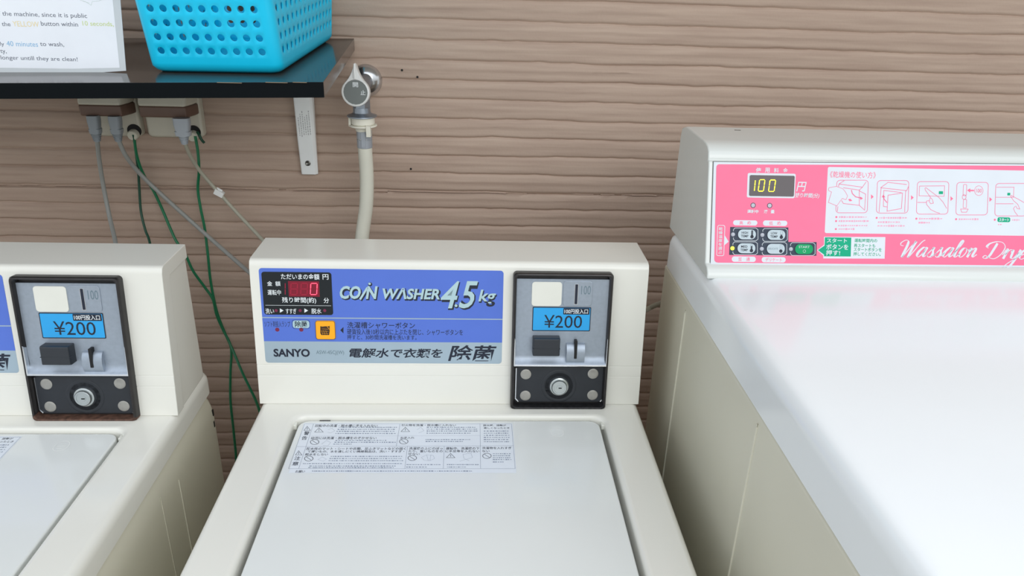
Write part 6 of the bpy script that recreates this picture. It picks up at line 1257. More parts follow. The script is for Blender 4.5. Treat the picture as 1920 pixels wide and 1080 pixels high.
# ------------------------------------------------------------------ dryer
DPANEL = [
('P', [(5.61, 115.5), (568.0, 123.04), (568.0, 2.33), (8.67, 0.87), (6.1, 1.47), (4.5, 3.33), (4.16, 5.53), (2.62, 111.14), (2.91, 113.61), (4.05, 114.98)], 'pink', 0.5),
('R', 135.5, 37.45, 561.0, 114.83, 2, 'dryer_white', 1),
('T', '使', 49.52, 106.49, 55.87, 112.35, 'dryer_white', 0.02, 0, 3),
('T', '用', 60.31, 106.68, 66.03, 112.54, 'dryer_white', 0.02, 0, 3),
('T', '料', 71.12, 106.87, 76.84, 112.43, 'dryer_white', 0.02, 0, 3),
('T', '金', 81.93, 107.06, 87.66, 112.62, 'dryer_white', 0.02, 0, 3),
('R', 40.11, 77.65, 97.41, 106.15, 2, 'dryer_white', 1),
('T', '円', 98.75, 85.69, 110.9, 96.87, 'dryer_white', 0.012, 0.2, 3),
('T', '残り時間(分)', 97.32, 77.72, 126.79, 83.94, 'dryer_white', 0.02, 0.2, 3),
('C', 48.05, 68.61, 3.19, 'plum', 1),
('C', 67.82, 68.61, 3.19, 'plum', 1),
('C', 48.05, 68.61, 2.29, 'lens_grey', 2),
('C', 67.82, 68.61, 2.3, 'lens_grey', 2),
('T', '運転中', 41.35, 59.27, 54.72, 63.63, 'dryer_white', 0.03, 0, 3),
('T', '満', 61.11, 59.5, 65.57, 63.55, 'dryer_white', 0.03, 0, 3),
('T', '量', 69.4, 59.63, 73.88, 63.68, 'dryer_white', 0.03, 0, 3),
('R', 25.02, 45.12, 54.01, 51.04, 3, 'dryer_white', 1),
('T', '高', 32.65, 45.98, 36.79, 50.04, 'pink', 0.01, 0, 2),
('T', 'め', 41.89, 46.12, 46.35, 50.17, 'pink', 0.01, 0, 2),
('R', 60.73, 45.0, 89.84, 51.25, 3, 'dryer_white', 1),
('T', '低', 68.08, 45.87, 72.56, 50.24, 'pink', 0.01, 0, 2),
('T', 'め', 77.68, 46.0, 82.16, 50.38, 'pink', 0.01, 0, 2),
('R', 25.11, 2.17, 53.89, 8.46, 3, 'dryer_white', 1),
('T', '普', 32.77, 3.06, 37.25, 7.47, 'pink', 0.01, 0, 2),
('T', '通', 42.37, 3.18, 46.85, 7.58, 'pink', 0.01, 0, 2),
('R', 60.97, 1.96, 89.88, 8.27, 3, 'dryer_white', 1),
('T', 'デリケート', 65.46, 2.91, 85.38, 7.32, 'pink', 0.01, 0, 2),
('P', [(15.06, 33.85), (20.47, 25.79), (15.54, 21.34)], 'dryer_white', 1),
('O', 6.74, 9.07, 15.33, 44.7, 2, 0.7, 'dryer_white', 2),
('T', '《乾燥機の使い方》', 138.39, 102.28, 193.7, 110.05, 'pink', 0.004, 0, 2),
('P', [(127.37, 17.1), (135.45, 23.51), (134.98, 32.96), (209.51, 33.64), (210.0, 7.99), (135.29, 7.41), (135.11, 10.88)], 'dryer_white', 1),
('P', [(128.34, 17.12), (136.14, 22.58), (135.98, 32.34), (168.0, 32.45), (168.54, 10.02), (136.13, 9.95), (136.04, 11.84)], 'dryer_green', 2),
('T', 'スタート', 138.43, 26.24, 163.0, 31.28, 'dryer_white', 0.014, 0, 3),
('T', 'ボタンを', 138.16, 18.04, 165.02, 24.35, 'dryer_white', 0.014, 0, 3),
('T', '押す!', 138.19, 11.03, 155.34, 17.34, 'dryer_white', 0.014, 0, 3),
('T', '運転時間内の', 172.07, 27.01, 199.66, 31.43, 'dryer_green', 0.01, 0, 3),
('T', '再スタートも', 171.74, 20.99, 197.72, 25.41, 'dryer_green', 0.01, 0, 3),
('T', 'スタートボタンを', 171.67, 16.29, 205.8, 20.72, 'dryer_green', 0.01, 0, 3),
('T', '押してください。', 171.64, 10.9, 204.8, 15.33, 'dryer_green', 0.01, 0, 3),
('T', '乾', 8.13, 38.78, 12.89, 42.52, 'dryer_white', 0.012, 0, 3),
('T', '燥', 8.17, 34.22, 12.94, 37.97, 'dryer_white', 0.012, 0, 3),
('T', '温', 8.21, 29.66, 12.98, 33.41, 'dryer_white', 0.012, 0, 3),
('T', '度', 8.26, 25.1, 13.03, 28.85, 'dryer_white', 0.012, 0, 3),
('T', 'を', 8.3, 20.53, 13.08, 24.28, 'dryer_white', 0.012, 0, 3),
('T', '選', 8.35, 15.96, 13.13, 19.71, 'dryer_white', 0.012, 0, 3),
('T', 'ぶ', 8.39, 11.38, 13.17, 15.14, 'dryer_white', 0.012, 0, 3),
('L', [(181.2, 100.05), (182.68, 99.79), (183.95, 99.0), (184.81, 97.81), (185.14, 96.38), (185.72, 65.73), (185.45, 64.29), (184.63, 63.06), (183.39, 62.22), (181.91, 61.91), (151.56, 61.45), (150.07, 61.72), (148.8, 62.51), (147.95, 63.72), (147.63, 65.15), (147.16, 95.73), (147.43, 97.17), (148.25, 98.39), (149.48, 99.22), (150.95, 99.53)], 0.66, 'pink_line', 2, 1),
('L', [(230.34, 100.59), (231.84, 100.33), (233.12, 99.54), (233.99, 98.33), (234.32, 96.9), (235.05, 66.17), (234.79, 64.72), (233.97, 63.49), (232.72, 62.65), (231.23, 62.34), (200.71, 61.88), (199.21, 62.14), (197.94, 62.94), (197.07, 64.15), (196.74, 65.59), (196.13, 96.25), (196.39, 97.69), (197.21, 98.92), (198.45, 99.75), (199.93, 100.06)], 0.66, 'pink_line', 2, 1),
('L', [(279.17, 100.17), (280.68, 99.91), (281.97, 99.12), (282.85, 97.91), (283.19, 96.48), (284.07, 65.66), (283.81, 64.2), (282.99, 62.96), (281.74, 62.12), (280.25, 61.81), (249.55, 61.35), (248.04, 61.62), (246.75, 62.42), (245.88, 63.63), (245.54, 65.07), (244.78, 95.83), (245.04, 97.27), (245.86, 98.5), (247.1, 99.34), (248.59, 99.65)], 0.66, 'pink_line', 2, 1),
('L', [(327.61, 100.06), (329.13, 99.8), (330.43, 99.01), (331.32, 97.8), (331.67, 96.36), (332.69, 65.45), (332.44, 63.99), (331.62, 62.74), (330.37, 61.9), (328.87, 61.59), (297.99, 61.13), (296.48, 61.4), (295.18, 62.2), (294.29, 63.42), (293.95, 64.86), (293.04, 95.7), (293.3, 97.15), (294.11, 98.39), (295.36, 99.22), (296.85, 99.54)], 0.66, 'pink_line', 2, 1),
('L', [(375.69, 99.62), (377.21, 99.36), (378.53, 98.56), (379.43, 97.35), (379.79, 95.91), (380.96, 64.91), (380.71, 63.45), (379.89, 62.2), (378.64, 61.35), (377.13, 61.04), (346.08, 60.58), (344.56, 60.85), (343.25, 61.65), (342.35, 62.87), (342.0, 64.32), (340.95, 95.25), (341.2, 96.7), (342.01, 97.94), (343.26, 98.78), (344.76, 99.1)], 0.66, 'pink_line', 2, 1),
('P', [(189.17, 83.64), (192.55, 80.88), (189.48, 78.01)], 'pink', 2),
('P', [(237.82, 83.49), (241.24, 80.72), (238.16, 77.85)], 'pink', 2),
('P', [(286.12, 83.02), (289.57, 80.24), (286.49, 77.36)], 'pink', 2),
('P', [(334.02, 82.85), (337.5, 80.06), (334.41, 77.17)], 'pink', 2),
('P', [(137.39, 87.47), (137.87, 90.6), (146.78, 92.3), (154.64, 89.63), (158.06, 85.94), (160.88, 81.31), (159.18, 76.91), (154.59, 78.39), (148.6, 69.55), (138.1, 73.45), (141.34, 85.67)], 'dryer_white', 2.5),
('L', [(137.39, 87.47), (137.87, 90.6), (146.78, 92.3), (154.64, 89.63), (158.06, 85.94), (160.88, 81.31), (159.18, 76.91), (154.59, 78.39), (148.6, 69.55), (138.1, 73.45), (141.34, 85.67)], 0.5, 'pink_line', 3, 1),
('L', [(149.85, 95.16), (156.07, 99.31)], 0.66, 'pink_line', 2, 0),
('L', [(149.85, 95.16), (178.37, 91.9), (182.55, 98.21)], 0.66, 'pink_line', 2, 0),
('L', [(149.85, 95.16), (149.37, 92.03)], 0.66, 'pink_line', 2, 0),
('L', [(155.22, 90.89), (174.69, 88.4), (178.37, 91.9)], 0.66, 'pink_line', 2, 0),
('L', [(174.69, 88.4), (175.66, 70.59), (156.19, 72.48), (154.07, 75.89)], 0.66, 'pink_line', 2, 0),
('L', [(174.74, 87.47), (182.69, 83.85), (182.43, 65.06), (175.66, 70.59)], 0.66, 'pink_line', 2, 0),
('L', [(149.92, 68.94), (149.57, 63.3)], 0.66, 'pink_line', 2, 0),
('L', [(165.01, 88.55), (166.53, 84.21), (170.6, 80.53), (177.14, 79.07)], 1.08, 'pink_line', 2, 0),
('P', [(176.39, 80.93), (179.73, 78.8), (176.61, 76.87)], 'pink', 2),
('P', [(161.74, 77.26), (164.27, 78.24), (166.98, 75.78), (163.79, 75.1)], 'pink', 2),
('L', [(200.36, 91.64), (209.06, 98.04), (231.87, 95.92)], 0.66, 'pink_line', 2, 0),
('L', [(200.36, 91.64), (232.3, 88.73), (233.97, 93.46)], 0.66, 'pink_line', 2, 0),
('L', [(201.01, 91.65), (200.05, 62.81)], 0.66, 'pink_line', 2, 0),
('L', [(230.99, 89.02), (231.22, 63.28)], 0.66, 'pink_line', 2, 0),
('L', [(209.92, 83.04), (227.28, 85.83), (227.06, 67.62), (209.71, 64.22)], 0.66, 'pink_line', 2, 1),
('L', [(204.84, 69.79), (204.42, 88.58), (225.94, 86.43)], 0.66, 'pink_line', 2, 0),
('L', [(204.84, 69.79), (209.42, 69.24)], 0.66, 'pink_line', 2, 0),
('L', [(209.13, 74.25), (205.67, 77.96), (204.2, 81.07)], 1.08, 'pink_line', 2, 0),
('P', [(202.29, 80.41), (204.06, 83.57), (206.83, 80.49)], 'pink', 2),
('L', [(247.57, 94.31), (278.15, 95.14), (278.28, 82.89), (247.61, 83.02)], 0.6, 'pink_line', 2, 1),
('R', 271.48, 85.34, 276.7, 88.79, 0.5, 'dryer_green', 2),
('L', [(246.14, 75.15), (257.21, 75.32)], 0.66, 'pink_line', 2, 0),
('L', [(254.21, 92.23), (255.49, 92.56), (263.65, 87.05), (271.83, 81.53), (277.42, 75.96), (282.48, 68.47)], 0.6, 'pink_line', 2, 0),
('L', [(254.23, 91.92), (255.03, 89.42), (259.25, 84.47), (262.09, 80.75), (264.17, 78.89), (265.75, 74.51), (262.53, 73.83), (260.41, 76.32), (261.44, 80.74)], 0.6, 'pink_line', 2, 0),
('L', [(260.33, 77.57), (257.11, 76.89), (257.35, 73.12), (262.96, 66.91), (269.69, 63.86), (274.34, 62.67)], 0.6, 'pink_line', 2, 0),
('L', [(304.08, 97.15), (304.46, 97.08), (304.78, 96.88), (305.0, 96.58), (305.09, 96.22), (305.43, 84.91), (305.37, 84.54), (305.17, 84.23), (304.85, 84.02), (304.48, 83.95), (302.52, 83.91), (302.14, 83.98), (301.81, 84.18), (301.59, 84.48), (301.51, 84.84), (301.17, 96.16), (301.23, 96.52), (301.43, 96.83), (301.74, 97.04), (302.12, 97.11)], 0.6, 'pink_line', 2, 1),
('L', [(302.78, 85.18), (303.66, 85.02), (304.42, 84.56), (304.93, 83.85), (305.13, 83.01), (305.17, 81.75), (305.02, 80.91), (304.55, 80.18), (303.82, 79.69), (302.95, 79.51), (302.95, 79.51), (302.07, 79.67), (301.31, 80.13), (300.79, 80.84), (300.59, 81.68), (300.55, 82.94), (300.7, 83.78), (301.18, 84.51), (301.9, 85.0), (302.78, 85.18)], 0.6, 'pink_line', 2, 1),
('L', [(305.2, 79.55), (305.58, 79.48), (305.9, 79.28), (306.13, 78.98), (306.21, 78.62), (306.46, 70.42), (306.4, 70.06), (306.19, 69.75), (305.88, 69.54), (305.51, 69.46), (303.54, 69.43), (303.16, 69.49), (302.84, 69.69), (302.61, 70.0), (302.53, 70.36), (302.28, 78.56), (302.34, 78.92), (302.55, 79.23), (302.86, 79.44), (303.23, 79.52)], 0.6, 'pink_line', 2, 1),
('L', [(299.55, 68.1), (301.11, 64.34), (307.01, 64.43), (308.73, 68.24)], 0.6, 'pink_line', 2, 1),
('L', [(325.62, 90.27), (325.48, 88.52), (324.84, 86.93), (323.77, 85.66), (322.36, 84.83), (320.76, 84.52), (319.12, 84.78), (317.6, 85.56), (316.35, 86.79), (315.5, 88.36), (315.13, 90.1), (315.26, 91.85), (315.9, 93.44), (316.98, 94.71), (318.38, 95.54), (319.98, 95.85), (321.62, 95.6), (323.14, 94.82), (324.38, 93.59), (325.24, 92.02)], 0.5, 'pink_line', 2, 1),
('T', '100', 317.09, 87.99, 323.98, 92.39, 'pink', 0, 0, 3),
('P', [(305.94, 90.26), (309.7, 92.84), (309.81, 91.08), (314.4, 91.16), (314.52, 89.4), (309.93, 89.32), (310.03, 87.81)], 'pink', 2),
('L', [(341.74, 94.64), (363.45, 95.0), (363.66, 83.01), (341.93, 82.66)], 0.6, 'pink_line', 2, 0),
('R', 355.81, 85.12, 359.43, 88.28, 0.5, 'dryer_green', 2),
('L', [(342.46, 75.09), (364.21, 75.43)], 0.66, 'pink_line', 2, 0),
('L', [(360.18, 85.48), (369.08, 81.2), (378.69, 76.29)], 0.6, 'pink_line', 2, 0),
('L', [(359.57, 84.84), (363.94, 79.22), (369.54, 74.88), (372.6, 69.22), (369.25, 69.8), (367.04, 72.94)], 0.6, 'pink_line', 2, 0),
('L', [(366.42, 72.3), (364.63, 69.73), (366.93, 65.33), (370.51, 61.58)], 0.6, 'pink_line', 2, 0),
('C', 148.63, 56.4, 1.23, 'pink', 2),
('P', [(151.81, 57.39), (153.33, 57.42), (153.43, 55.51), (151.91, 55.49)], 'pink_soft', 2),
('P', [(154.06, 57.54), (156.72, 57.58), (156.83, 55.46), (154.17, 55.42)], 'pink_soft', 2),
('P', [(157.34, 57.52), (159.81, 57.55), (159.92, 55.57), (157.45, 55.53)], 'pink_soft', 2),
('P', [(160.53, 57.08), (163.15, 57.11), (163.21, 56.11), (160.58, 56.07)], 'pink_soft', 2),
('P', [(163.85, 57.67), (166.26, 57.7), (166.37, 55.61), (163.96, 55.58)], 'pink_soft', 2),
('P', [(167.39, 57.66), (169.58, 57.7), (169.69, 55.71), (167.49, 55.68)], 'pink_soft', 2),
('P', [(170.73, 57.42), (173.53, 57.46), (173.61, 56.07), (170.8, 56.02)], 'pink_soft', 2),
('P', [(174.33, 57.62), (176.87, 57.65), (176.96, 55.97), (174.42, 55.94)], 'pink_soft', 2),
('P', [(177.44, 57.56), (180.21, 57.6), (180.29, 56.12), (177.52, 56.08)], 'pink_soft', 2),
('P', [(180.84, 57.35), (182.67, 57.38), (182.73, 56.42), (180.89, 56.39)], 'pink_soft', 2),
('P', [(183.78, 57.38), (185.31, 57.4), (185.36, 56.48), (183.84, 56.45)], 'pink_soft', 2),
('C', 148.55, 51.69, 1.23, 'pink', 2),
('P', [(151.73, 52.65), (153.52, 52.67), (153.61, 50.85), (151.83, 50.82)], 'pink_soft', 2),
('P', [(154.26, 52.9), (156.1, 52.93), (156.22, 50.67), (154.38, 50.64)], 'pink_soft', 2),
('P', [(157.09, 52.87), (158.93, 52.9), (159.04, 50.78), (157.2, 50.75)], 'pink_soft', 2),
('P', [(159.96, 52.62), (162.65, 52.66), (162.73, 51.13), (160.04, 51.09)], 'pink_soft', 2),
('P', [(163.44, 52.7), (166.19, 52.74), (166.27, 51.15), (163.52, 51.11)], 'pink_soft', 2),
('P', [(166.93, 52.92), (169.22, 52.96), (169.33, 51.02), (167.03, 50.99)], 'pink_soft', 2),
('P', [(170.07, 53.18), (171.48, 53.2), (171.61, 50.84), (170.19, 50.82)], 'pink_soft', 2),
('P', [(172.14, 52.73), (174.38, 52.76), (174.46, 51.36), (172.22, 51.33)], 'pink_soft', 2),
('P', [(174.93, 52.83), (176.6, 52.86), (176.68, 51.34), (175.01, 51.31)], 'pink_soft', 2),
('P', [(177.14, 52.94), (178.59, 52.96), (178.68, 51.29), (177.23, 51.27)], 'pink_soft', 2),
('P', [(179.38, 52.83), (180.76, 52.85), (180.84, 51.47), (179.45, 51.45)], 'pink_soft', 2),
('P', [(181.4, 53.3), (184.08, 53.34), (184.21, 51.07), (181.52, 51.03)], 'pink_soft', 2),
('P', [(185.19, 53.03), (187.93, 53.07), (188.02, 51.45), (185.28, 51.41)], 'pink_soft', 2),
('P', [(151.06, 46.98), (153.37, 47.01), (153.43, 45.83), (151.12, 45.79)], 'pink_soft', 2),
('P', [(154.47, 47.28), (156.11, 47.3), (156.2, 45.62), (154.55, 45.59)], 'pink_soft', 2),
('P', [(157.02, 47.42), (158.47, 47.44), (158.57, 45.55), (157.12, 45.53)], 'pink_soft', 2),
('P', [(159.31, 47.32), (161.72, 47.35), (161.81, 45.72), (159.39, 45.69)], 'pink_soft', 2),
('P', [(162.76, 47.14), (164.23, 47.17), (164.29, 45.98), (162.82, 45.96)], 'pink_soft', 2),
('P', [(165.18, 47.3), (166.62, 47.33), (166.7, 45.89), (165.26, 45.87)], 'pink_soft', 2),
('P', [(167.6, 47.34), (169.12, 47.36), (169.19, 45.92), (167.68, 45.9)], 'pink_soft', 2),
('P', [(170.09, 47.31), (171.72, 47.33), (171.79, 46.03), (170.16, 46.0)], 'pink_soft', 2),
('P', [(172.56, 47.49), (175.24, 47.53), (175.32, 45.93), (172.65, 45.89)], 'pink_soft', 2),
('P', [(176.32, 47.26), (178.39, 47.29), (178.45, 46.26), (176.38, 46.23)], 'pink_soft', 2),
('P', [(179.49, 47.32), (181.49, 47.35), (181.55, 46.29), (179.55, 46.26)], 'pink_soft', 2),
('P', [(182.38, 47.27), (184.39, 47.3), (184.43, 46.42), (182.43, 46.39)], 'pink_soft', 2),
('P', [(185.09, 47.58), (186.59, 47.61), (186.67, 46.18), (185.16, 46.15)], 'pink_soft', 2),
('C', 148.72, 42.27, 1.22, 'pink', 2),
('P', [(151.92, 42.81), (154.74, 42.85), (154.79, 41.86), (151.97, 41.82)], 'pink_soft', 2),
('P', [(155.43, 43.1), (156.77, 43.12), (156.85, 41.64), (155.51, 41.62)], 'pink_soft', 2),
('P', [(157.52, 42.99), (159.34, 43.01), (159.4, 41.82), (157.59, 41.79)], 'pink_soft', 2),
('P', [(160.03, 43.54), (162.67, 43.58), (162.79, 41.34), (160.15, 41.31)], 'pink_soft', 2),
('P', [(163.55, 43.12), (165.78, 43.15), (165.84, 41.86), (163.62, 41.83)], 'pink_soft', 2),
('P', [(166.9, 43.35), (168.23, 43.37), (168.32, 41.71), (166.99, 41.69)], 'pink_soft', 2),
('P', [(169.07, 43.69), (171.19, 43.72), (171.31, 41.44), (169.19, 41.41)], 'pink_soft', 2),
('C', 197.5, 56.17, 1.24, 'pink', 2),
('P', [(200.72, 56.76), (202.2, 56.78), (202.26, 55.7), (200.78, 55.68)], 'pink_soft', 2),
('P', [(203.1, 57.0), (204.42, 57.02), (204.5, 55.53), (203.18, 55.51)], 'pink_soft', 2),
('P', [(205.42, 57.48), (207.47, 57.51), (207.61, 55.14), (205.55, 55.11)], 'pink_soft', 2),
('P', [(208.33, 56.86), (210.19, 56.89), (210.25, 55.83), (208.39, 55.81)], 'pink_soft', 2),
('P', [(210.97, 57.36), (212.95, 57.38), (213.06, 55.42), (211.08, 55.39)], 'pink_soft', 2),
('P', [(213.86, 57.22), (216.57, 57.26), (216.67, 55.65), (213.95, 55.61)], 'pink_soft', 2),
('P', [(217.36, 57.47), (218.83, 57.49), (218.94, 55.48), (217.47, 55.46)], 'pink_soft', 2),
('P', [(219.56, 57.44), (221.62, 57.47), (221.73, 55.59), (219.67, 55.56)], 'pink_soft', 2),
('P', [(222.49, 57.49), (224.09, 57.51), (224.2, 55.62), (222.6, 55.59)], 'pink_soft', 2),
('P', [(224.69, 57.76), (227.47, 57.8), (227.61, 55.43), (224.83, 55.39)], 'pink_soft', 2),
('P', [(228.66, 57.35), (230.75, 57.38), (230.83, 55.94), (228.75, 55.91)], 'pink_soft', 2),
('P', [(231.64, 57.3), (234.18, 57.34), (234.26, 56.09), (231.72, 56.05)], 'pink_soft', 2),
('P', [(199.37, 51.87), (201.22, 51.9), (201.3, 50.49), (199.45, 50.46)], 'pink_soft', 2),
('P', [(201.78, 51.88), (204.26, 51.91), (204.34, 50.56), (201.86, 50.53)], 'pink_soft', 2),
('P', [(205.12, 52.29), (207.28, 52.32), (207.4, 50.24), (205.24, 50.21)], 'pink_soft', 2),
('P', [(208.27, 52.38), (210.78, 52.42), (210.9, 50.24), (208.4, 50.21)], 'pink_soft', 2),
('P', [(211.85, 52.39), (213.39, 52.41), (213.51, 50.33), (211.97, 50.3)], 'pink_soft', 2),
('P', [(214.5, 52.02), (216.11, 52.04), (216.18, 50.77), (214.57, 50.75)], 'pink_soft', 2),
('P', [(217.13, 51.91), (219.87, 51.95), (219.93, 50.98), (217.19, 50.94)], 'pink_soft', 2),
('P', [(220.88, 52.23), (223.6, 52.27), (223.69, 50.76), (220.97, 50.73)], 'pink_soft', 2),
('P', [(224.28, 52.13), (225.98, 52.16), (226.05, 50.94), (224.35, 50.92)], 'pink_soft', 2),
('P', [(198.97, 47.37), (201.5, 47.41), (201.57, 46.17), (199.04, 46.13)], 'pink_soft', 2),
('P', [(202.5, 47.42), (205.13, 47.46), (205.2, 46.22), (202.57, 46.18)], 'pink_soft', 2),
('P', [(206.24, 47.34), (208.54, 47.37), (208.59, 46.4), (206.3, 46.37)], 'pink_soft', 2),
('P', [(209.31, 47.47), (211.16, 47.5), (211.23, 46.35), (209.38, 46.32)], 'pink_soft', 2),
('P', [(212.06, 48.04), (214.05, 48.06), (214.18, 45.87), (212.19, 45.84)], 'pink_soft', 2),
('P', [(214.87, 48.04), (217.1, 48.07), (217.22, 45.94), (214.99, 45.91)], 'pink_soft', 2),
('P', [(217.62, 48.08), (219.43, 48.11), (219.55, 45.97), (217.74, 45.95)], 'pink_soft', 2),
('P', [(220.41, 47.54), (223.08, 47.58), (223.13, 46.61), (220.47, 46.57)], 'pink_soft', 2),
('P', [(224.1, 47.77), (225.83, 47.79), (225.9, 46.47), (224.18, 46.45)], 'pink_soft', 2),
('P', [(226.56, 48.17), (228.72, 48.2), (228.84, 46.14), (226.68, 46.11)], 'pink_soft', 2),
('P', [(229.69, 47.79), (232.13, 47.82), (232.2, 46.62), (229.77, 46.59)], 'pink_soft', 2),
('C', 246.01, 55.94, 1.24, 'pink', 2),
('P', [(249.2, 57.06), (251.12, 57.09), (251.25, 54.95), (249.33, 54.92)], 'pink_soft', 2),
('P', [(252.06, 56.78), (253.65, 56.8), (253.74, 55.3), (252.15, 55.28)], 'pink_soft', 2),
('P', [(254.61, 56.69), (256.97, 56.73), (257.05, 55.48), (254.69, 55.44)], 'pink_soft', 2),
('P', [(257.64, 56.64), (260.15, 56.68), (260.22, 55.62), (257.7, 55.58)], 'pink_soft', 2),
('P', [(261.01, 56.77), (263.59, 56.81), (263.67, 55.59), (261.09, 55.55)], 'pink_soft', 2),
('P', [(264.1, 57.27), (266.98, 57.31), (267.12, 55.19), (264.23, 55.15)], 'pink_soft', 2),
('P', [(267.97, 57.32), (270.5, 57.35), (270.64, 55.25), (268.11, 55.21)], 'pink_soft', 2),
('P', [(271.33, 57.47), (274.13, 57.52), (274.28, 55.19), (271.48, 55.15)], 'pink_soft', 2),
('P', [(275.16, 56.87), (277.66, 56.91), (277.73, 55.9), (275.22, 55.87)], 'pink_soft', 2),
('P', [(248.84, 52.23), (251.05, 52.27), (251.17, 50.3), (248.97, 50.26)], 'pink_soft', 2),
('P', [(251.59, 52.36), (254.35, 52.4), (254.48, 50.26), (251.72, 50.22)], 'pink_soft', 2),
('P', [(254.91, 52.27), (257.39, 52.31), (257.51, 50.44), (255.02, 50.4)], 'pink_soft', 2),
('P', [(258.13, 51.95), (260.36, 51.98), (260.44, 50.85), (258.21, 50.82)], 'pink_soft', 2),
('P', [(261.16, 52.16), (262.57, 52.18), (262.67, 50.71), (261.25, 50.69)], 'pink_soft', 2),
('C', 294.77, 56.02, 1.24, 'pink', 2),
('P', [(297.98, 57.03), (299.83, 57.06), (299.96, 55.13), (298.11, 55.11)], 'pink_soft', 2),
('P', [(300.69, 56.96), (302.64, 56.99), (302.75, 55.29), (300.81, 55.26)], 'pink_soft', 2),
('P', [(303.58, 56.84), (306.42, 56.88), (306.52, 55.51), (303.68, 55.47)], 'pink_soft', 2),
('P', [(307.08, 56.85), (308.78, 56.88), (308.87, 55.58), (307.16, 55.55)], 'pink_soft', 2),
('P', [(309.66, 56.84), (311.18, 56.86), (311.26, 55.66), (309.74, 55.64)], 'pink_soft', 2),
('P', [(311.99, 57.02), (313.31, 57.04), (313.42, 55.55), (312.09, 55.53)], 'pink_soft', 2),
('P', [(314.42, 57.21), (316.19, 57.23), (316.31, 55.44), (314.54, 55.42)], 'pink_soft', 2),
('P', [(317.14, 57.52), (319.6, 57.56), (319.76, 55.22), (317.3, 55.18)], 'pink_soft', 2),
('P', [(320.48, 57.4), (322.12, 57.42), (322.26, 55.42), (320.61, 55.4)], 'pink_soft', 2),
('C', 342.48, 56.09, 1.26, 'pink', 2),
('R', 345.78, 53.39, 361.63, 59.1, 2, 'dryer_green', 2),
('T', 'スタート', 347.76, 54.35, 359.97, 58.15, 'dryer_white', 0.03, 0, 3),
('P', [(363.6, 56.56), (365.63, 56.59), (365.7, 55.62), (363.67, 55.59)], 'pink_soft', 2),
('P', [(366.27, 56.98), (368.06, 57.01), (368.18, 55.28), (366.4, 55.25)], 'pink_soft', 2),
('P', [(369.15, 57.27), (370.6, 57.29), (370.76, 55.07), (369.32, 55.05)], 'pink_soft', 2),
('P', [(371.39, 56.66), (373.18, 56.68), (373.25, 55.75), (371.45, 55.72)], 'pink_soft', 2),
('P', [(346.8, 51.14), (348.12, 51.15), (348.22, 49.75), (346.89, 49.73)], 'pink_soft', 2),
('P', [(349.13, 51.08), (351.32, 51.11), (351.41, 49.89), (349.21, 49.86)], 'pink_soft', 2)]
DDISP = [
('R', 42.66, 79.52, 96.15, 103.69, 1.6, 'display_dark', 0),
('L', [(49.33, 97.57), (49.02, 91.98)], 1.0, 'led_yellow', 2, 0),
('L', [(48.98, 91.2), (48.67, 85.6)], 1.0, 'led_yellow', 2, 0),
('L', [(54.94, 98.5), (60.28, 98.59)], 1.0, 'led_yellow', 2, 0),
('L', [(60.73, 98.06), (60.16, 92.33)], 1.0, 'led_yellow', 2, 0),
('L', [(60.08, 91.53), (59.5, 85.79)], 1.0, 'led_yellow', 2, 0),
('L', [(53.6, 85.16), (58.94, 85.24)], 1.0, 'led_yellow', 2, 0),
('L', [(53.72, 91.42), (53.14, 85.68)], 1.0, 'led_yellow', 2, 0),
('L', [(54.38, 97.95), (53.8, 92.22)], 1.0, 'led_yellow', 2, 0),
('L', [(67.37, 98.4), (72.99, 98.5)], 1.0, 'led_yellow', 2, 0),
('L', [(73.47, 97.97), (72.9, 92.23)], 1.0, 'led_yellow', 2, 0),
('L', [(72.82, 91.43), (72.25, 85.69)], 1.0, 'led_yellow', 2, 0),
('L', [(66.04, 85.05), (71.66, 85.14)], 1.0, 'led_yellow', 2, 0),
('L', [(66.13, 91.32), (65.56, 85.58)], 1.0, 'led_yellow', 2, 0),
('L', [(66.79, 97.86), (66.21, 92.12)], 1.0, 'led_yellow', 2, 0)]
DPAD = [('P', [(21.71, 42.99), (91.36, 43.35), (92.13, 26.41), (126.26, 26.55), (126.73, 10.47), (21.72, 10.13)], 'pad_dark', 0)]
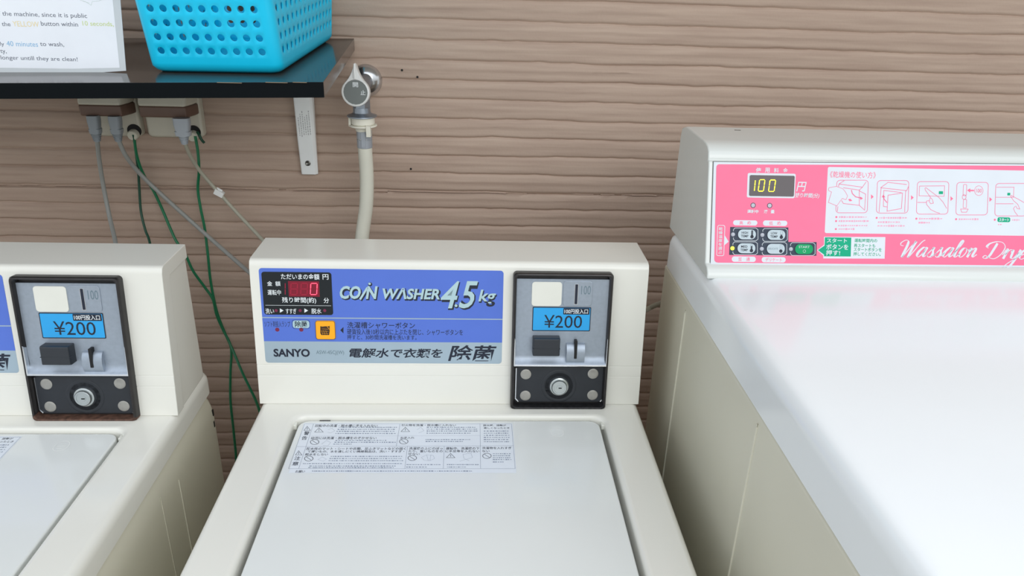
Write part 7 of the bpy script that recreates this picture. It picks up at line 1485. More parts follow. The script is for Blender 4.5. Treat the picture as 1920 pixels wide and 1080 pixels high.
DBTN = {'high': {'body': (30.97, 28.52, 52.67, 40.52), 'lamp': (25.23, 34.3), 'ring': [(25.72, 38.05), (25.65, 39.93), (27.49, 41.82), (52.35, 42.17), (54.98, 40.33), (55.46, 29.07), (52.98, 27.16), (28.08, 26.83), (26.09, 28.68), (26.02, 30.56)], 'scale': 0.6382}, 'low': {'body': (66.12, 28.35, 87.91, 40.39), 'lamp': (60.36, 34.15), 'ring': [(60.84, 37.91), (60.76, 39.79), (62.6, 41.69), (87.57, 42.04), (90.22, 40.2), (90.73, 28.91), (88.25, 26.99), (63.25, 26.66), (61.24, 28.52), (61.16, 30.4)], 'scale': 0.6409}, 'med': {'body': (30.98, 12.2, 52.71, 24.25), 'lamp': (25.24, 18.02), 'ring': [(25.73, 21.79), (25.65, 23.66), (27.49, 25.57), (52.4, 25.89), (55.03, 24.05), (55.51, 12.75), (53.03, 10.83), (28.09, 10.52), (26.1, 12.38), (26.02, 14.27)], 'scale': 0.6391}, 'delicate': {'body': (66.19, 12.01, 88.01, 24.08), 'lamp': (60.42, 17.84), 'ring': [(60.9, 21.61), (60.82, 23.49), (62.66, 25.4), (87.66, 25.73), (90.32, 23.88), (90.84, 12.55), (88.35, 10.63), (63.31, 10.33), (61.3, 12.19), (61.22, 14.07)], 'scale': 0.6418}, 'start': {'body': (100.24, 12.11, 122.15, 24.2), 'lamp': (95.41, 17.96), 'ring': [(94.92, 21.73), (94.83, 23.62), (96.67, 25.53), (121.78, 25.86), (124.45, 24.0), (125.01, 12.66), (122.52, 10.73), (97.37, 10.42), (95.35, 12.29), (95.27, 14.18)], 'scale': 0.6444}}
DGEO = {'plate': ((-0.8, 118.46), (-0.15, -2.06), (373.93, 122.87), (383.05, -0.54))}
DSCRIPT = {'W': ((227.83, 10.42), (321.17, 10.91)), 'D': ((333.82, 9.78), (392.99, 9.21)), 'x': 12.08, 'xs': 244.47}
DRIB = [[0.27, 0.8477, 1.037], [0.27, 0.5836, 1.042]]
DMARK = [0.334, 0.934, 1.28]
LET = {
 'W': [[(-.1, 1.2), (-.42, 1.3), (-.5, 1.65), (-.15, 2.05), (.2, 1.9), (.3, 1.2), (.27, .2), (.32, 0), (.65, .8), (1.05, 1.9)], [(1.05, 1.9), (.97, 1.0), (.95, .1), (1.02, 0), (1.4, .9), (1.7, 1.8), (1.95, 2.1)]],
 'a': [[(.75, .85), (.45, 1.0), (.12, .6), (.06, .2), (.25, 0), (.5, .2), (.75, .8)], [(.8, 1.0), (.72, .4), (.8, .03), (1.0, .12), (1.2, .4)]],
 's': [[(-.1, .15), (.25, .7), (.42, 1.02), (.42, .75), (.58, .35), (.5, .06), (.25, 0), (.1, .14)], [(.5, .06), (.75, .15), (.95, .45)]],
 'l': [[(-.05, .3), (.3, 1.0), (.48, 1.8), (.4, 2.1), (.24, 1.8), (.15, .8), (.2, .1), (.4, .03), (.65, .35)]],
 'o': [[(.5, .95), (.22, .9), (.05, .45), (.2, .03), (.5, .1), (.68, .5), (.55, .9), (.42, .95)], [(.55, .85), (.8, .75), (1.0, .9)]],
 'n': [[(-.05, .6), (.1, .95), (.2, .8), (.12, 0)], [(.15, .3), (.4, .85), (.62, .97), (.68, .7), (.62, .2), (.75, .02), (1.05, .3)]],
 'D': [[(.5, 1.85), (.42, 1.0), (.28, .25), (0, 0), (-.28, .1), (-.12, .3), (.3, .1), (.9, 0), (1.35, .5), (1.42, 1.3), (1.0, 1.95), (.4, 2.1), (-.2, 1.8), (-.38, 1.3), (-.15, 1.1)]],
 'r': [[(-.05, .4), (.15, 1.05), (.25, .85), (.2, 0)], [(.22, .4), (.45, .9), (.68, .95)]],
 'y': [[(-.05, .7), (.1, .95), (.15, .6), (.22, .1), (.48, .1), (.75, .7)], [(.82, .98), (.72, .1), (.5, -.7), (.2, -1.0), (-.05, -.8), (.2, -.4), (.95, .25)]],
 'e': [[(-.05, .25), (.35, .5), (.55, .8), (.4, 1.0), (.14, .75), (.1, .25), (.32, 0), (.6, .12), (.85, .45)]]}
ADV = {'W': 1.75, 'a': 1.12, 's': .86, 'l': .6, 'o': .92, 'n': 1.0, 'D': 1.55, 'r': .7, 'y': .92, 'e': .8}
yy = lambda y: y if y < 1 else 1+(y-1)*.68
def script_word(pr, word, p0, p1, xh, layer, m, grow=1):
    tot = sum(ADV[c] for c in word)
    tilt = (p1[1]-p0[1])/(p1[0]-p0[0]); sx = (p1[0]-p0[0])/tot*grow; x = 0
    for c in word:
        for st in LET[c]:
            P = catmull([Vector((q[0], q[1], 0)) for q in st], 7); Q = [(p0[0]+(x+q.x)*sx+yy(q.y)*xh*.42, p0[1]+yy(q.y)*xh+(x+q.x)*sx*tilt) for q in P]
            L = []; R = []
            for i in range(len(Q)):
                a = Vector(Q[max(0, i-1)]); b = Vector(Q[min(len(Q)-1, i+1)]); t = (b-a).normalized(); n = Vector((-t.y, t.x))
                w = xh*(.03+.10*abs(t.dot(Vector((.39, .92))))**3*(1 if t.y < 0 else .25)); q = Vector(Q[i]); L.append(tuple(q+n*w)); R.append(tuple(q-n*w))
            n = len(Q); pr.poly(L+R, m, layer, [(i, n+i, n+i+1, i+1) for i in range(n-1)])
        x += ADV[c]
def make_dryer():
    ox, oy = .572, .635
    root = empty('clothes_dryer', (ox, oy, 0)); off = Vector((-ox, -oy, 0))
    X0, X1, Y0, Y1 = .2715, .8725, .30, .972; zs, zt = 1.0865, 1.14
    sh = lambda o: (setattr(o, 'location', off), o)[1]
    bm = bmesh.new(); add_box(bm, (X0, Y0, .03), (X1, Y1, zs-.002))
    for x in (X0+.06, X1-.06):
        for y in (Y0+.06, Y1-.06): add_lathe(bm, (x, y, 0), (0, 0, 1), [(0, .022), (.03, .022)], 16)
    cab = sh(done(bm, 'cabinet', SIDE, root, bevel=.004)); cab['label'] = 'beige painted side cabinet'
    for q in DRIB:
        bm = bmesh.new(); add_tube(bm, [(X0, q[1], q[2]), (X0-.0002, q[1], q[2]-.04), (X0-.0002, q[1], .1)], lambda t: .0013*min(1, .2+t*6), 8, 4); done(bm, 'pressed_rib', SIDE, cab)
    lp = lambda i, z, r: [(a, b, z) for a, b in rrect(X0+i, Y0+i, X1-i, Y1-i, r, 6)]
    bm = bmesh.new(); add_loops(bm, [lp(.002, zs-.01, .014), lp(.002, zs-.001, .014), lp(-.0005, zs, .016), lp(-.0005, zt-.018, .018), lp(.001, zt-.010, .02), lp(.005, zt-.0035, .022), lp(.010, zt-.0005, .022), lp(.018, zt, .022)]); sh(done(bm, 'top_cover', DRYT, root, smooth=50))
    # console
    prof = [(.7875, zt-.001), (.7885, zt+.006), (.7945, zt+.012)]
    P0 = Vector((0, .80, 1.154)); V = Vector((0, .038, .111)).normalized(); N = Vector((1, 0, 0)).cross(V)
    for v in (.0, .119): q = P0+V*v-N*.0016; prof.append((q.y, q.z))
    prof += [(.8435, 1.2662), (.8437, 1.270), (.846, 1.276), (.8525, 1.2808), (.862, 1.283), (.875, 1.284), (.95, 1.284), (.968, 1.279), (.972, 1.268), (.972, zt-.001)]
    bm = bmesh.new(); add_prism(bm, prof, X0+.0005, X1-.0005)
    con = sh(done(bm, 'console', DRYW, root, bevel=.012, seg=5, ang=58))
    bm = bmesh.new(); add_box(bm, (DMARK[0]-.004, DMARK[1]-.0012, 1.2838), (DMARK[0]+.004, DMARK[1]+.0012, 1.2842)); done(bm, 'scratch_mark', DARKGAP, con, smooth=0)
    # panel plate
    U = Vector((1, 0, 0)); O = Vector((.278, .80, 1.154))
    f3 = lambda u, v, n: O+U*(u/1000)+V*(v/1000)+N*n
    q = DGEO['plate']; c = [(q[1][0], q[1][1]), (575, q[1][1]+2), (575, q[2][1]+2), (q[0][0], q[0][1])]
    bm = bmesh.new(); g = lambda i: [(c[0][0]+i, c[0][1]+i), (c[1][0]-i, c[1][1]+i), (c[2][0]-i, c[2][1]-i), (c[3][0]+i, c[3][1]-i)]
    add_loops(bm, [[f3(u, v, n) for u, v in g(i)] for i, n in ((-.5, -.0022), (-.5, -.0013), (.2, -.0013), (.2, -.0004), (.6, 0))], mis=[1, 1, 0, 0, 0])
    base = done(bm, 'control_panel', [MATS['dryer_white'], DARKGAP], root, smooth=0); base.location = off; base['label'] = 'pink printed control panel'
    pr = Print(O, U, V)
    for it in DPANEL: pr.item(it)
    w = DSCRIPT; script_word(pr, 'Wassalon', w['W'][0], w['W'][1], w['x']*.96, 2, 'dryer_white'); script_word(pr, 'Dryer', w['D'][0], w['D'][1], w['x']*.96, 2, 'dryer_white')
    art = pr.build('instruction_print', base)
    d = DDISP[0]; bm = bmesh.new(); r = lambda i, n: [f3(u, v, n) for u, v in rrect(d[1]+i, d[2]+i, d[3]-i, d[4]-i, 1.6)]
    disp = Print(O+N*.0004, U, V).build('display', base, DDISP)
    pad = Print(O+N*.0002, U, V)
    for it in DPAD: pad.item(it)
    for k in DBTN: pad.line(DBTN[k]['ring'], .55, 'pad_line', 1, False)
    pad.build('key_pad', base)
    names = {'high': ('HIGH', 'TEMP'), 'low': ('LOW', 'TEMP'), 'med': ('MED', 'TEMP'), 'delicate': ('DELICATE',), 'start': ('START',)}
    for k, b in DBTN.items():
        a, v0, c1, v1 = b['body']; pr = Print(O+N*.0009, U, V); green = k == 'start'
        m = 'button_green' if green else 'button_pale'; ink = 'pad_line' if green else 'ink'
        h = v1-v0; wd_ = c1-a
        pr.item(('R', a, v0, c1, v1, h*.48, m, 0)); pr.line(rrect(a, v0, c1, v1, h*.48), .4, 'pad_dark', 1, True)
        t = names[k]
        if len(t) == 2:
            pr.item(('T', t[0], a+wd_*.2, v0+h*.55, a+wd_*.55, v0+h*.78, ink, .02, 0, 1)); pr.item(('T', t[1], a+wd_*.17, v0+h*.22, a+wd_*.58, v0+h*.45, ink, .02, 0, 1))
        elif green:
            pr.item(('T', t[0], a+wd_*.2, v0+h*.6, a+wd_*.8, v0+h*.82, ink, 0, 0, 1)); pr.line([(a+wd_*.52+1.6*math.cos(x*.52), v0+h*.3+1.6*math.sin(x*.52)) for x in range(12)], .3, ink, 1, True)
        else: pr.item(('T', t[0], a+wd_*.08, v0+h*.42, a+wd_*.62, v0+h*.6, 'ink_soft', 0, 0, 1))
        if not green:                             # thermometer sign
            cx_ = a+wd_*.78; pr.item(('C', cx_, v0+h*.28, h*.17, 'ink', 1)); f = {'high': .9, 'low': .55, 'med': .75, 'delicate': .45}[k]
            pr.item(('R', cx_-h*.07, v0+h*.3, cx_+h*.07, v0+h*f, h*.06, 'ink', 1)); pr.line(rrect(cx_-h*.1, v0+h*.4, cx_+h*.1, v0+h*.92, h*.1), .25, 'ink_soft', 1, True)
        pr.build('start_button' if green else 'temperature_button', base)
        lx, ly = b['lamp']; bm = bmesh.new(); add_lathe(bm, f3(lx, ly, .0002), N, [(0, .0024), (.0006, .0024), (.001, .0018), (.0012, .0006)], 18); o = done(bm, 'indicator_lamp', MATS['lamp_lit' if k == 'med' else 'lens_grey'], base)
        if k == 'med': o['label'] = 'lit yellow lamp'
    tag(root, 'white clothes dryer with pink control panel at the right side of the photo', 'dryer')
make_dryer()

# ------------------------------------------------------------------ wall shelf
SHZ = lambda x, y: CAM_Z-.18775+.0241*x+.06656*y
def make_shelf():
    root = empty('wall_shelf', (-.6, WY, SHZ(-.6, WY))); off = -root.location
    pts = [(-.177, .894), (-.187, WY-.006), (-1.02, WY-.006), (-1.02, .884)]
    bm = bmesh.new(); top = [bm.verts.new((x, y, SHZ(x, y))) for x, y in pts]; bot = [bm.verts.new((x, y, SHZ(x, y)-.0178)) for x, y in pts]
    bm.faces.new(top).material_index = 0; bm.faces.new(bot[::-1]).material_index = 1
    for i in range(4): bm.faces.new((top[i], bot[i], bot[(i+1) % 4], top[(i+1) % 4])).material_index = 1 if i == 3 else 0
    b = done(bm, 'board', [SHELFT, SHELFE], root, bevel=.0006, seg=2); b.location = off
    for x0, x1, h in ((-.243, -.218, .0009), (-.212, -.196, .0007), (-.298, -.270, .0005)):
        y = .8935-(-.177-x0)*.012; bm = bmesh.new(); add_box(bm, (x0, y-.0007, SHZ(x0, y)-.0002), (x1, y+h, SHZ(x0, y)+.0003)); done(bm, 'edge_chip', CHIP, b, smooth=0)
    # bracket: a pressed channel fixed to the wall under the board
    zt = SHZ(-.26, 1.19)-.0185; zb = 1.143; xl, xr = -.2855, -.2540
    bm = bmesh.new()
    def sec(z, d, l, r): return [(l, WY-.003, z), (l, WY-d, z), (l+.003, WY-d-.002, z), (r-.004, WY-d-.002, z), (r, WY-d+.003, z), (r, WY-.003, z)]
    add_loops(bm, [sec(zb, .006, -.2845, -.2578), sec(zb+.06, .014, -.2845, -.2565), sec(zt, .026, -.2835, -.2535)])
    add_loops(bm, [[(-.283, .93, SHZ(-.283, .93)-.018), (-.254, .93, SHZ(-.254, .93)-.018), (-.254, WY-.004, zt+.0005), (-.283, WY-.004, zt+.0005)], [(-.283, .93, SHZ(-.283, .93)-.022), (-.254, .93, SHZ(-.254, .93)-.022), (-.254, WY-.004, zt-.01), (-.283, WY-.004, zt-.01)]])
    br = done(bm, 'bracket', WHITEMET, root, bevel=.0012, seg=2); br.location = off; br['label'] = 'white metal bracket under the dark board'
    V = Vector((0, -.012, zt-1.203)); p = Print((-.2838, WY-.0161, 1.203), (1, 0, 0), V, .00003)
    for c in range(6):
        v = 4+random.uniform(0, 6)
        while v < 36+c % 3*4: h = random.uniform(1.2, 3.4); p.poly([(4+c*3.4, v), (5.3+c*3.4, v), (5.3+c*3.4, v+h), (4+c*3.4, v+h)], 'ink_faint', 1); v += h+random.uniform(.6, 1.6)
    o = p.build('printed_notice', br)
    for z, y in ((1.163, WY-.0105), (zt-.003, WY-.0278)):
        bm = bmesh.new(); add_lathe(bm, (-.2715, y, z), (0, -1, .1), [(0, .0044), (.0012, .0044), (.002, .003), (.0014, .0016), (.0008, .0004)], 16); done(bm, 'screw', SCREW, br)
    tag(root, 'dark wall shelf with a black front edge carrying the turquoise basket', 'shelf')
make_shelf()

# ------------------------------------------------------------------ basket
BK = {'bot': [[-0.393, 0.945, 1.336], [-0.233, 0.932, 1.338], [-0.215, 1.185, 1.3555], [-0.385, 1.19, 1.352]], 'top': [[-0.3932, 0.925, 1.4192], [-0.2348, 0.912, 1.4242], [-0.2101, 1.19, 1.4129], [-0.39, 1.2, 1.4352]]}
def make_basket():
    bot = [Vector(p) for p in BK['bot']]; t0 = [Vector(p) for p in BK['top']]
    for p in bot: p.z = SHZ(p.x, p.y)+.0008
    H = 1.9; top = [b+(t-b)*H for b, t in zip(bot, t0)]
    for p in top: p.z = SHZ(p.x, p.y)+.150
    org = sum(bot, Vector())/4; root = empty('laundry_basket', org)
    W, D = .162, .262
    def at(a, b, h):                              # a along the front 0..W, b into the shelf 0..D, h 0..1
        s, t = a/W, b/D
        lo = (bot[0]*(1-s)+bot[1]*s)*(1-t)+(bot[3]*(1-s)+bot[2]*s)*t; hi = (top[0]*(1-s)+top[1]*s)*(1-t)+(top[3]*(1-s)+top[2]*s)*t
        return lo+(hi-lo)*h
    r = .012; NF, NS = 9, 14
    per = []                                      # (a, b, nx, ny, hole column?) quarter steps
    def straight(x0, y0, x1, y1, n):
        for k in range(n*4): t = k/(n*4); per.append((x0+(x1-x0)*t, y0+(y1-y0)*t, True))
    def corner(cx, cy, a0):
        for k in range(4): a = math.radians(a0+90*k/4); per.append((cx+r*math.cos(a), cy+r*math.sin(a), False))
    straight(r, 0, W-r, 0, NF); corner(W-r, r, -90); straight(W, r, W, D-r, NS); corner(W-r, D-r, 0); straight(W-r, D, r, D, NF); corner(r, D-r, 90); straight(0, D-r, 0, r, NS); corner(r, r, 180)
    n = len(per); starts = [i for i in range(0, n, 4)]
    # heights: rounded foot, plain band, hole rows, plain top band
    hb = .0165/.150; pitch = .0163/.150; rows = 7; hs = [0.0, .003/.15, .007/.15, hb]
    hs = [0.0, .02, .05, .08, .125]; h0 = .125
    lev = hs+[h0+pitch*(k+1)/4 for k in range(rows*4)]; lev += [lev[-1]+.01, lev[-1]+.02, 1.0]
    bm = bmesh.new()
    def P(i, li):
        a, b, _ = per[i % n]; h = lev[li]; ins = .007*(1-min(1, h/.06))**2
        a2 = W/2+(a-W/2)*(1-2*ins/W); b2 = D/2+(b-D/2)*(1-2*ins/D); return at(a2, b2, h)
    cache = {}
    def V(i, li):
        k = (i % n, li)
        if k not in cache: cache[k] = bm.verts.new(P(*k))
        return cache[k]
    def quad(i, li): bm.faces.new((V(i, li), V(i+1, li), V(i+1, li+1), V(i, li+1)))
    n0 = len(hs)-1
    for li in range(len(lev)-1):
        inrow = n0 <= li < n0+rows*4
        for i in range(n):
            if inrow and per[i][2] and per[(i//4)*4][2]: continue
            quad(i, li)
    for rr in range(rows):
        l0 = n0+rr*4
        for i in starts:
            if not per[i][2]: continue
            ring = [(i+k, l0) for k in range(4)]+[(i+4, l0+k) for k in range(4)]+[(i+4-k, l0+4) for k in range(4)]+[(i, l0+4-k) for k in range(4)]
            o = [V(*q) for q in ring]; c = sum((v.co for v in (o[0], o[4], o[8], o[12])), Vector())/4
            eu = (o[4].co-o[0].co+o[8].co-o[12].co)/4; ev = (o[12].co-o[0].co+o[8].co-o[4].co)/4; inn = []
            for k in range(16):
                a = math.radians(225+22.5*k); inn.append(bm.verts.new(c+eu.normalized()*(.0043*math.cos(a))+ev.normalized()*(.0043*math.sin(a))))
            for k in range(16): bm.faces.new((o[k], o[(k+1) % 16], inn[(k+1) % 16], inn[k]))
    bm.faces.new([V(i, 0) for i in range(n)][::-1])
    bmesh.ops.recalc_face_normals(bm, faces=bm.faces)
    o = done(bm, 'basket_body', TURQ, root, fix=False, smooth=50, wn=False); o.location = -org
    s = o.modifiers.new('thickness', 'SOLIDIFY'); s.thickness = .0022; s.offset = -1; w = o.modifiers.new('normals', 'WEIGHTED_NORMAL'); w.weight = 90; w.keep_sharp = True
    bm = bmesh.new(); ring = [at(W/2+(a-W/2)*1.03, D/2+(b-D/2)*1.02, 1.0) for a, b, _ in per]; ri = [at(W/2+(a-W/2)*.965, D/2+(b-D/2)*.978, 1.0) for a, b, _ in per]
    up = Vector((0, 0, .003)); L = [ring, [p-up*2 for p in ring], [p-up*2 for p in ri], [p+up for p in ri], [p+up for p in ring]]
    vs_ = [[bm.verts.new(p) for p in l] for l in L]
    for i in range(5):
        for j in range(n): bm.faces.new((vs_[i][j], vs_[i][(j+1) % n], vs_[(i+1) % 5][(j+1) % n], vs_[(i+1) % 5][j]))
    bmesh.ops.remove_doubles(bm, verts=bm.verts, dist=1e-6); rm = done(bm, 'rim', TURQ, root, smooth=50); rm.location = -org
    tag(root, 'turquoise plastic basket with round holes on the dark wall shelf', 'basket')
make_basket()

# ------------------------------------------------------------------ notice on the shelf
SIGN = [
('P', [(-150.02, 91.33), (3.43, 95.71), (-5.11, 1.53), (-170.1, -2.75)], 'paper', 1),
('T', 'f the machine, since it is public', -133.53, 58.75, -32.3, 65.28, 'sign_ink', 0, 0, 3),
('T', 'the', -132.17, 48.66, -122.36, 53.44, 'sign_ink', 0, 0, 3),
('T', 'YELLOW', -119.59, 48.67, -89.48, 54.64, 'sign_yellow', 0.004, 0, 3),
('T', 'button within', -86.99, 50.29, -44.42, 55.38, 'sign_ink', 0, 0, 3),
('T', '10 seconds,', -38.89, 50.88, -2.95, 56.88, 'sign_lime', 0.004, 0, 3),
('T', 'ly', -138.4, 25.0, -134.07, 30.77, 'sign_ink', 0, 0, 3),
('T', '40 minutes', -131.17, 26.19, -94.93, 31.97, 'sign_sky', 0, 0, 3),
('T', 'to wash,', -92.25, 26.47, -64.58, 32.25, 'sign_ink', 0, 0, 3),
('T', 'ty,', -140.17, 16.48, -133.04, 21.98, 'sign_ink', 0, 0, 3),
('T', 'longer untill they are clean!', -141.18, 9.2, -51.54, 15.37, 'sign_ink', 0, 0, 3),
('L', [(-37.46, 80.02), (-31.63, 78.43), (-25.57, 74.49), (-23.66, 78.65), (-16.21, 79.44), (-9.69, 81.96)], 0.35, 'sign_pale', 2, 0),
('L', [(-34.6, 78.93), (-27.02, 76.8)], 0.35, 'sign_pale', 2, 0)]
SG = {'P': [-0.428, 0.95, 1.336], 'r': [(9.71, 93.0), (3.31, 0.8)], 'bl': (-146.03, -6.51), 'bm': (-64.34, -4.56)}
def make_notice():
    P = Vector(SG['P']); U = Vector((1, 0, 0)); V = Vector((0, .012, .2)).normalized(); N = U.cross(V)
    root = empty('notice_sign', (P.x-.15, P.y, P.z)); off = -root.location
    f = lambda u, v, n: P+U*(u/1000)+V*(v/1000)+N*n
    c = [(3.6, 1.0), (-60, -4.6), (-150, -5.8), (-310, -9), (-306, 208), (17, 208), (9.7, 93)]
    bm = bmesh.new(); add_loops(bm, [[f(u, v, n) for u, v in c] for n in (-.0005, 0)])
    o = done(bm, 'laminated_sheet', LAMIN, root, smooth=0); o.location = off; o['label'] = 'clear laminate edge round the paper'
    pr = Print(P, U, V)
    for it in SIGN:
        if it[0] == 'P': it = ('P', [(-3.5, 4.3), (-60, 1.8), (-302, -1), (-299, 202), (6, 202)], 'paper', 1)
        pr.item(it)
    o = pr.build('paper', root); o.location = off
    tag(root, 'laminated white notice printed in English leaning on the dark wall shelf', 'sign')
make_notice()

# ------------------------------------------------------------------ outlets, cords, earth wires
def make_outlet(x0, x1, label):
    cx = (x0+x1)/2; w = x1-x0
    root = empty('wall_outlet', (cx, WY, 1.25)); y = lambda d: -d
    R = lambda i, yy, z0, z1, r: [(a, -yy, b) for a, b in rrect(-w/2+i, z0+i, w/2-i, z1-i, r)]
    bm = bmesh.new(); add_loops(bm, [R(0, .001, -.049, .066, .008), R(0, .012, -.049, .066, .008), R(.002, .015, -.049, .066, .007), R(.005, .016, -.049, .066, .006)]); done(bm, 'base_plate', OUTC, root)
    def hood(z0, z1, d0, d1, e):                  # hood tapering forward
        return [[(-w/2+.002, -.014, z0), (w/2-.002, -.014, z0), (w/2-.002, -.014, z1), (-w/2+.002, -.014, z1)],
                [(-w/2+.003, -d0*.55, z0), (w/2-.003, -d0*.55, z0), (w/2-.003, -d1*.55, z1), (-w/2+.003, -d1*.55, z1)],
                [(-w/2+e, -d0, z0), (w/2-e, -d0, z0), (w/2-e, -d1, z1), (-w/2+e, -d1, z1)]]
    bm = bmesh.new(); add_loops(bm, hood(.0062, .055, .0535, .040, .0085)); done(bm, 'hood', OUTC, root, bevel=.004, seg=3)
    bm = bmesh.new(); add_loops(bm, hood(-.0105, .0065, .051, .0525, .009)); b = done(bm, 'socket_block', OUTB, root, bevel=.0025, seg=2); b['label'] = 'brown underside of the hood'
    bm = bmesh.new(); k = (.0245, -.0165, -.0325)
    bm2 = bmesh.new(); add_lathe(bm2, (.0295, -.0145, -.0385), (0, -1, -.15), [(0, .0105), (.0025, .0105), (.0028, .008)], 24); done(bm2, 'terminal_recess', SLOT, root)
    add_lathe(bm, (.029, -.016, -.0435), (0, -1, -.15), [(0, .0082), (.008, .0082), (.0098, .007), (.0102, .004)], 24); done(bm, 'earth_terminal', KNOB, root)
    tag(root, label, 'outlet', 'weatherproof outlets below the shelf')
make_outlet(-.6060, -.5265, 'cream and brown weatherproof wall outlet holding two grey plugs')
make_outlet(-.5175, -.4305, 'cream and brown weatherproof wall outlet holding one clear grey plug')
CORDS = [[[-0.5772, 1.155, 1.2048], [-0.585, 1.165, 1.1707], [-0.589, 1.17, 1.1264], [-0.5838, 1.16, 1.081], [-0.5673, 1.13, 1.0495], [-0.5534, 1.1, 1.0182], [-0.5395, 1.06, 0.9816]], [
[-0.5454, 1.155, 1.2055],
[-0.5408, 1.16, 1.1795],
[-0.5313, 1.175, 1.1478],
[-0.507, 1.18, 1.1144],
[-0.4743, 1.18, 1.078],
[-0.4294, 1.17, 1.0369],
[-0.367, 1.13, 1.0009],
[-0.3006, 1.05, 0.9921],
[-0.2705, 1.0, 0.9769]], [[-0.4446, 1.15, 1.2045], [-0.4426, 1.16, 1.1814], [-0.4361, 1.175, 1.1522], [-0.4131, 1.18, 1.116], [-0.3828, 1.175, 1.0792], [-0.3397, 1.15, 1.0426], [-0.2911, 1.09, 1.0209], [-0.2559, 1.0, 1.0118]]]
TAG = [[-0.4131, 1.18, 1.116], [-0.4182, 1.18, 1.1221]]
for path, mp, mc, r, label in ((CORDS[0], PLUG, CABLE, .0034, 'grey power cord hanging straight down from the leftmost plug'), (CORDS[1], PLUG, CABLE, .0034, 'grey power cord from the second plug slanting right behind the middle washer'), (CORDS[2], PLUGC, CABLE2, .0030, 'pale power cord with a white tape flag slanting to the middle washer')):
    p = Vector(path[0]); root = empty('power_cord', p); loc = lambda o: setattr(o, 'location', -p)
    d = (Vector(path[1])-p).normalized(); top = Vector((p.x-.001, p.y+.004, 1.241)); big = mp is PLUGC
    bm = bmesh.new(); k = 1.4 if big else 1
    secs = [(0, .0088*k, .0085), (.25, .0088*k, .0085), (.52, .0074*k, .008), (.54, .0086*k, .0085), (.72, .0078*k, .0078)]
    axis = p-top; loops = []
    for t, a, b in secs:
        c = top+axis*t; loops.append([c+Vector((a*math.copysign(abs(math.cos(q))**.6, math.cos(q)), b*math.copysign(abs(math.sin(q))**.6, math.sin(q)), 0)) for q in [2*math.pi*j/20 for j in range(20)]])
    add_loops(bm, loops); loc(done(bm, 'plug', mp, root))
    bm = bmesh.new(); L = []
    for i in range(7):
        for t, q in ((0, 1), (.55, 1), (.6, .72), (.98, .72)):
            s = .72+(i+t)/7*.36; L.append((s, (.0078*(1-.42*(i/7)))*q))
    L2 = []
    for s, r_ in L:
        c = top+axis*s; L2.append([c+Vector((r_*math.cos(2*math.pi*j/16), r_*math.sin(2*math.pi*j/16), 0)) for j in range(16)])
    add_loops(bm, L2); loc(done(bm, 'strain_relief', mp, root))
    bm = bmesh.new(); add_tube(bm, path, r, 10); loc(done(bm, 'cable', mc, root))
    if big:
        c = Vector(TAG[0]); bm = bmesh.new(); add_box(bm, (-.0075, -.0042, -.0045), (.0075, .0042, .0045)); add_box(bm, (-.0068, -.001, .004), (.003, .001, .0075))
        o = done(bm, 'tape_flag', TAPE, root, bevel=.0008, seg=2); o.location = c-p; o.rotation_euler = (0, math.radians(52), 0); o.rotation_euler = (0, math.radians(30), 0)
    tag(root, label, 'power cord', 'power cords')
GW = [[
[-0.5351, 1.185, 1.2075],
[-0.5381, 1.19, 1.1826],
[-0.5421, 1.195, 1.1467],
[-0.5449, 1.195, 1.1201],
[-0.5468, 1.19, 1.0809],
[-0.5407, 1.18, 1.0521],
[-0.5326, 1.17, 1.0354],
[-0.5177, 1.14, 1.0024],
[-0.4909, 1.08, 0.9729]], [
[-0.5348, 1.186, 1.2073],
[-0.5379, 1.19, 1.1741],
[-0.5352, 1.195, 1.1424],
[-0.5231, 1.195, 1.1133],
[-0.5143, 1.195, 1.0826],
[-0.5037, 1.19, 1.0492],
[-0.4953, 1.185, 1.0295],
[-0.4824, 1.18, 1.0097],
[-0.4736, 1.18, 0.979],
[-0.4594, 1.185, 0.9455],
[-0.4496, 1.185, 0.9245],
[-0.4471, 1.185, 0.8949],
[-0.4397, 1.185, 0.8659],
[-0.4284, 1.18, 0.8326],
[-0.4319, 1.17, 0.7863],
[-0.4348, 1.16, 0.737],
[-0.4331, 1.15, 0.6868],
[-0.4315, 1.14, 0.6356],
[-0.4318, 1.13, 0.5835]], [
[-0.4399, 1.184, 1.2071],
[-0.44, 1.186, 1.1812],
[-0.4428, 1.187, 1.1506],
[-0.4518, 1.195, 1.1172],
[-0.4518, 1.195, 1.0854],
[-0.4499, 1.195, 1.0483],
[-0.4491, 1.19, 1.0025],
[-0.4507, 1.19, 0.9633],
[-0.4489, 1.188, 0.9231],
[-0.4457, 1.188, 0.8914],
[-0.4369, 1.185, 0.8585],
[-0.423, 1.175, 0.8267],
[-0.4034, 1.15, 0.798],
[-0.3697, 1.1, 0.7729],
[-0.3466, 1.05, 0.7654],
[-0.3276, 1.0, 0.7586]], [[-0.4378, 1.19, 1.2126], [-0.4346, 1.188, 1.2072], [-0.4322, 1.188, 1.2005], [-0.4284, 1.187, 1.1957]]]
for path, r, label in ((GW[0], .0021, 'dark green earth wire hanging almost straight behind the left washer'), (GW[1], .0023, 'green earth wire from the left outlet, passing behind the left washer and down the gap'), (GW[2], .0023, 'green earth wire from the right outlet running down behind the middle washer'), (GW[3], .0022, 'short green wire stub at the right outlet')):
    p = Vector(path[0]); bm = bmesh.new(); add_tube(bm, [Vector(q)-p for q in path], r, 8)
    o = done(bm, 'earth_wire', GREEN if r > .0022 else GREENB, loc=p); tag(o, label, 'wire', 'green earth wires')
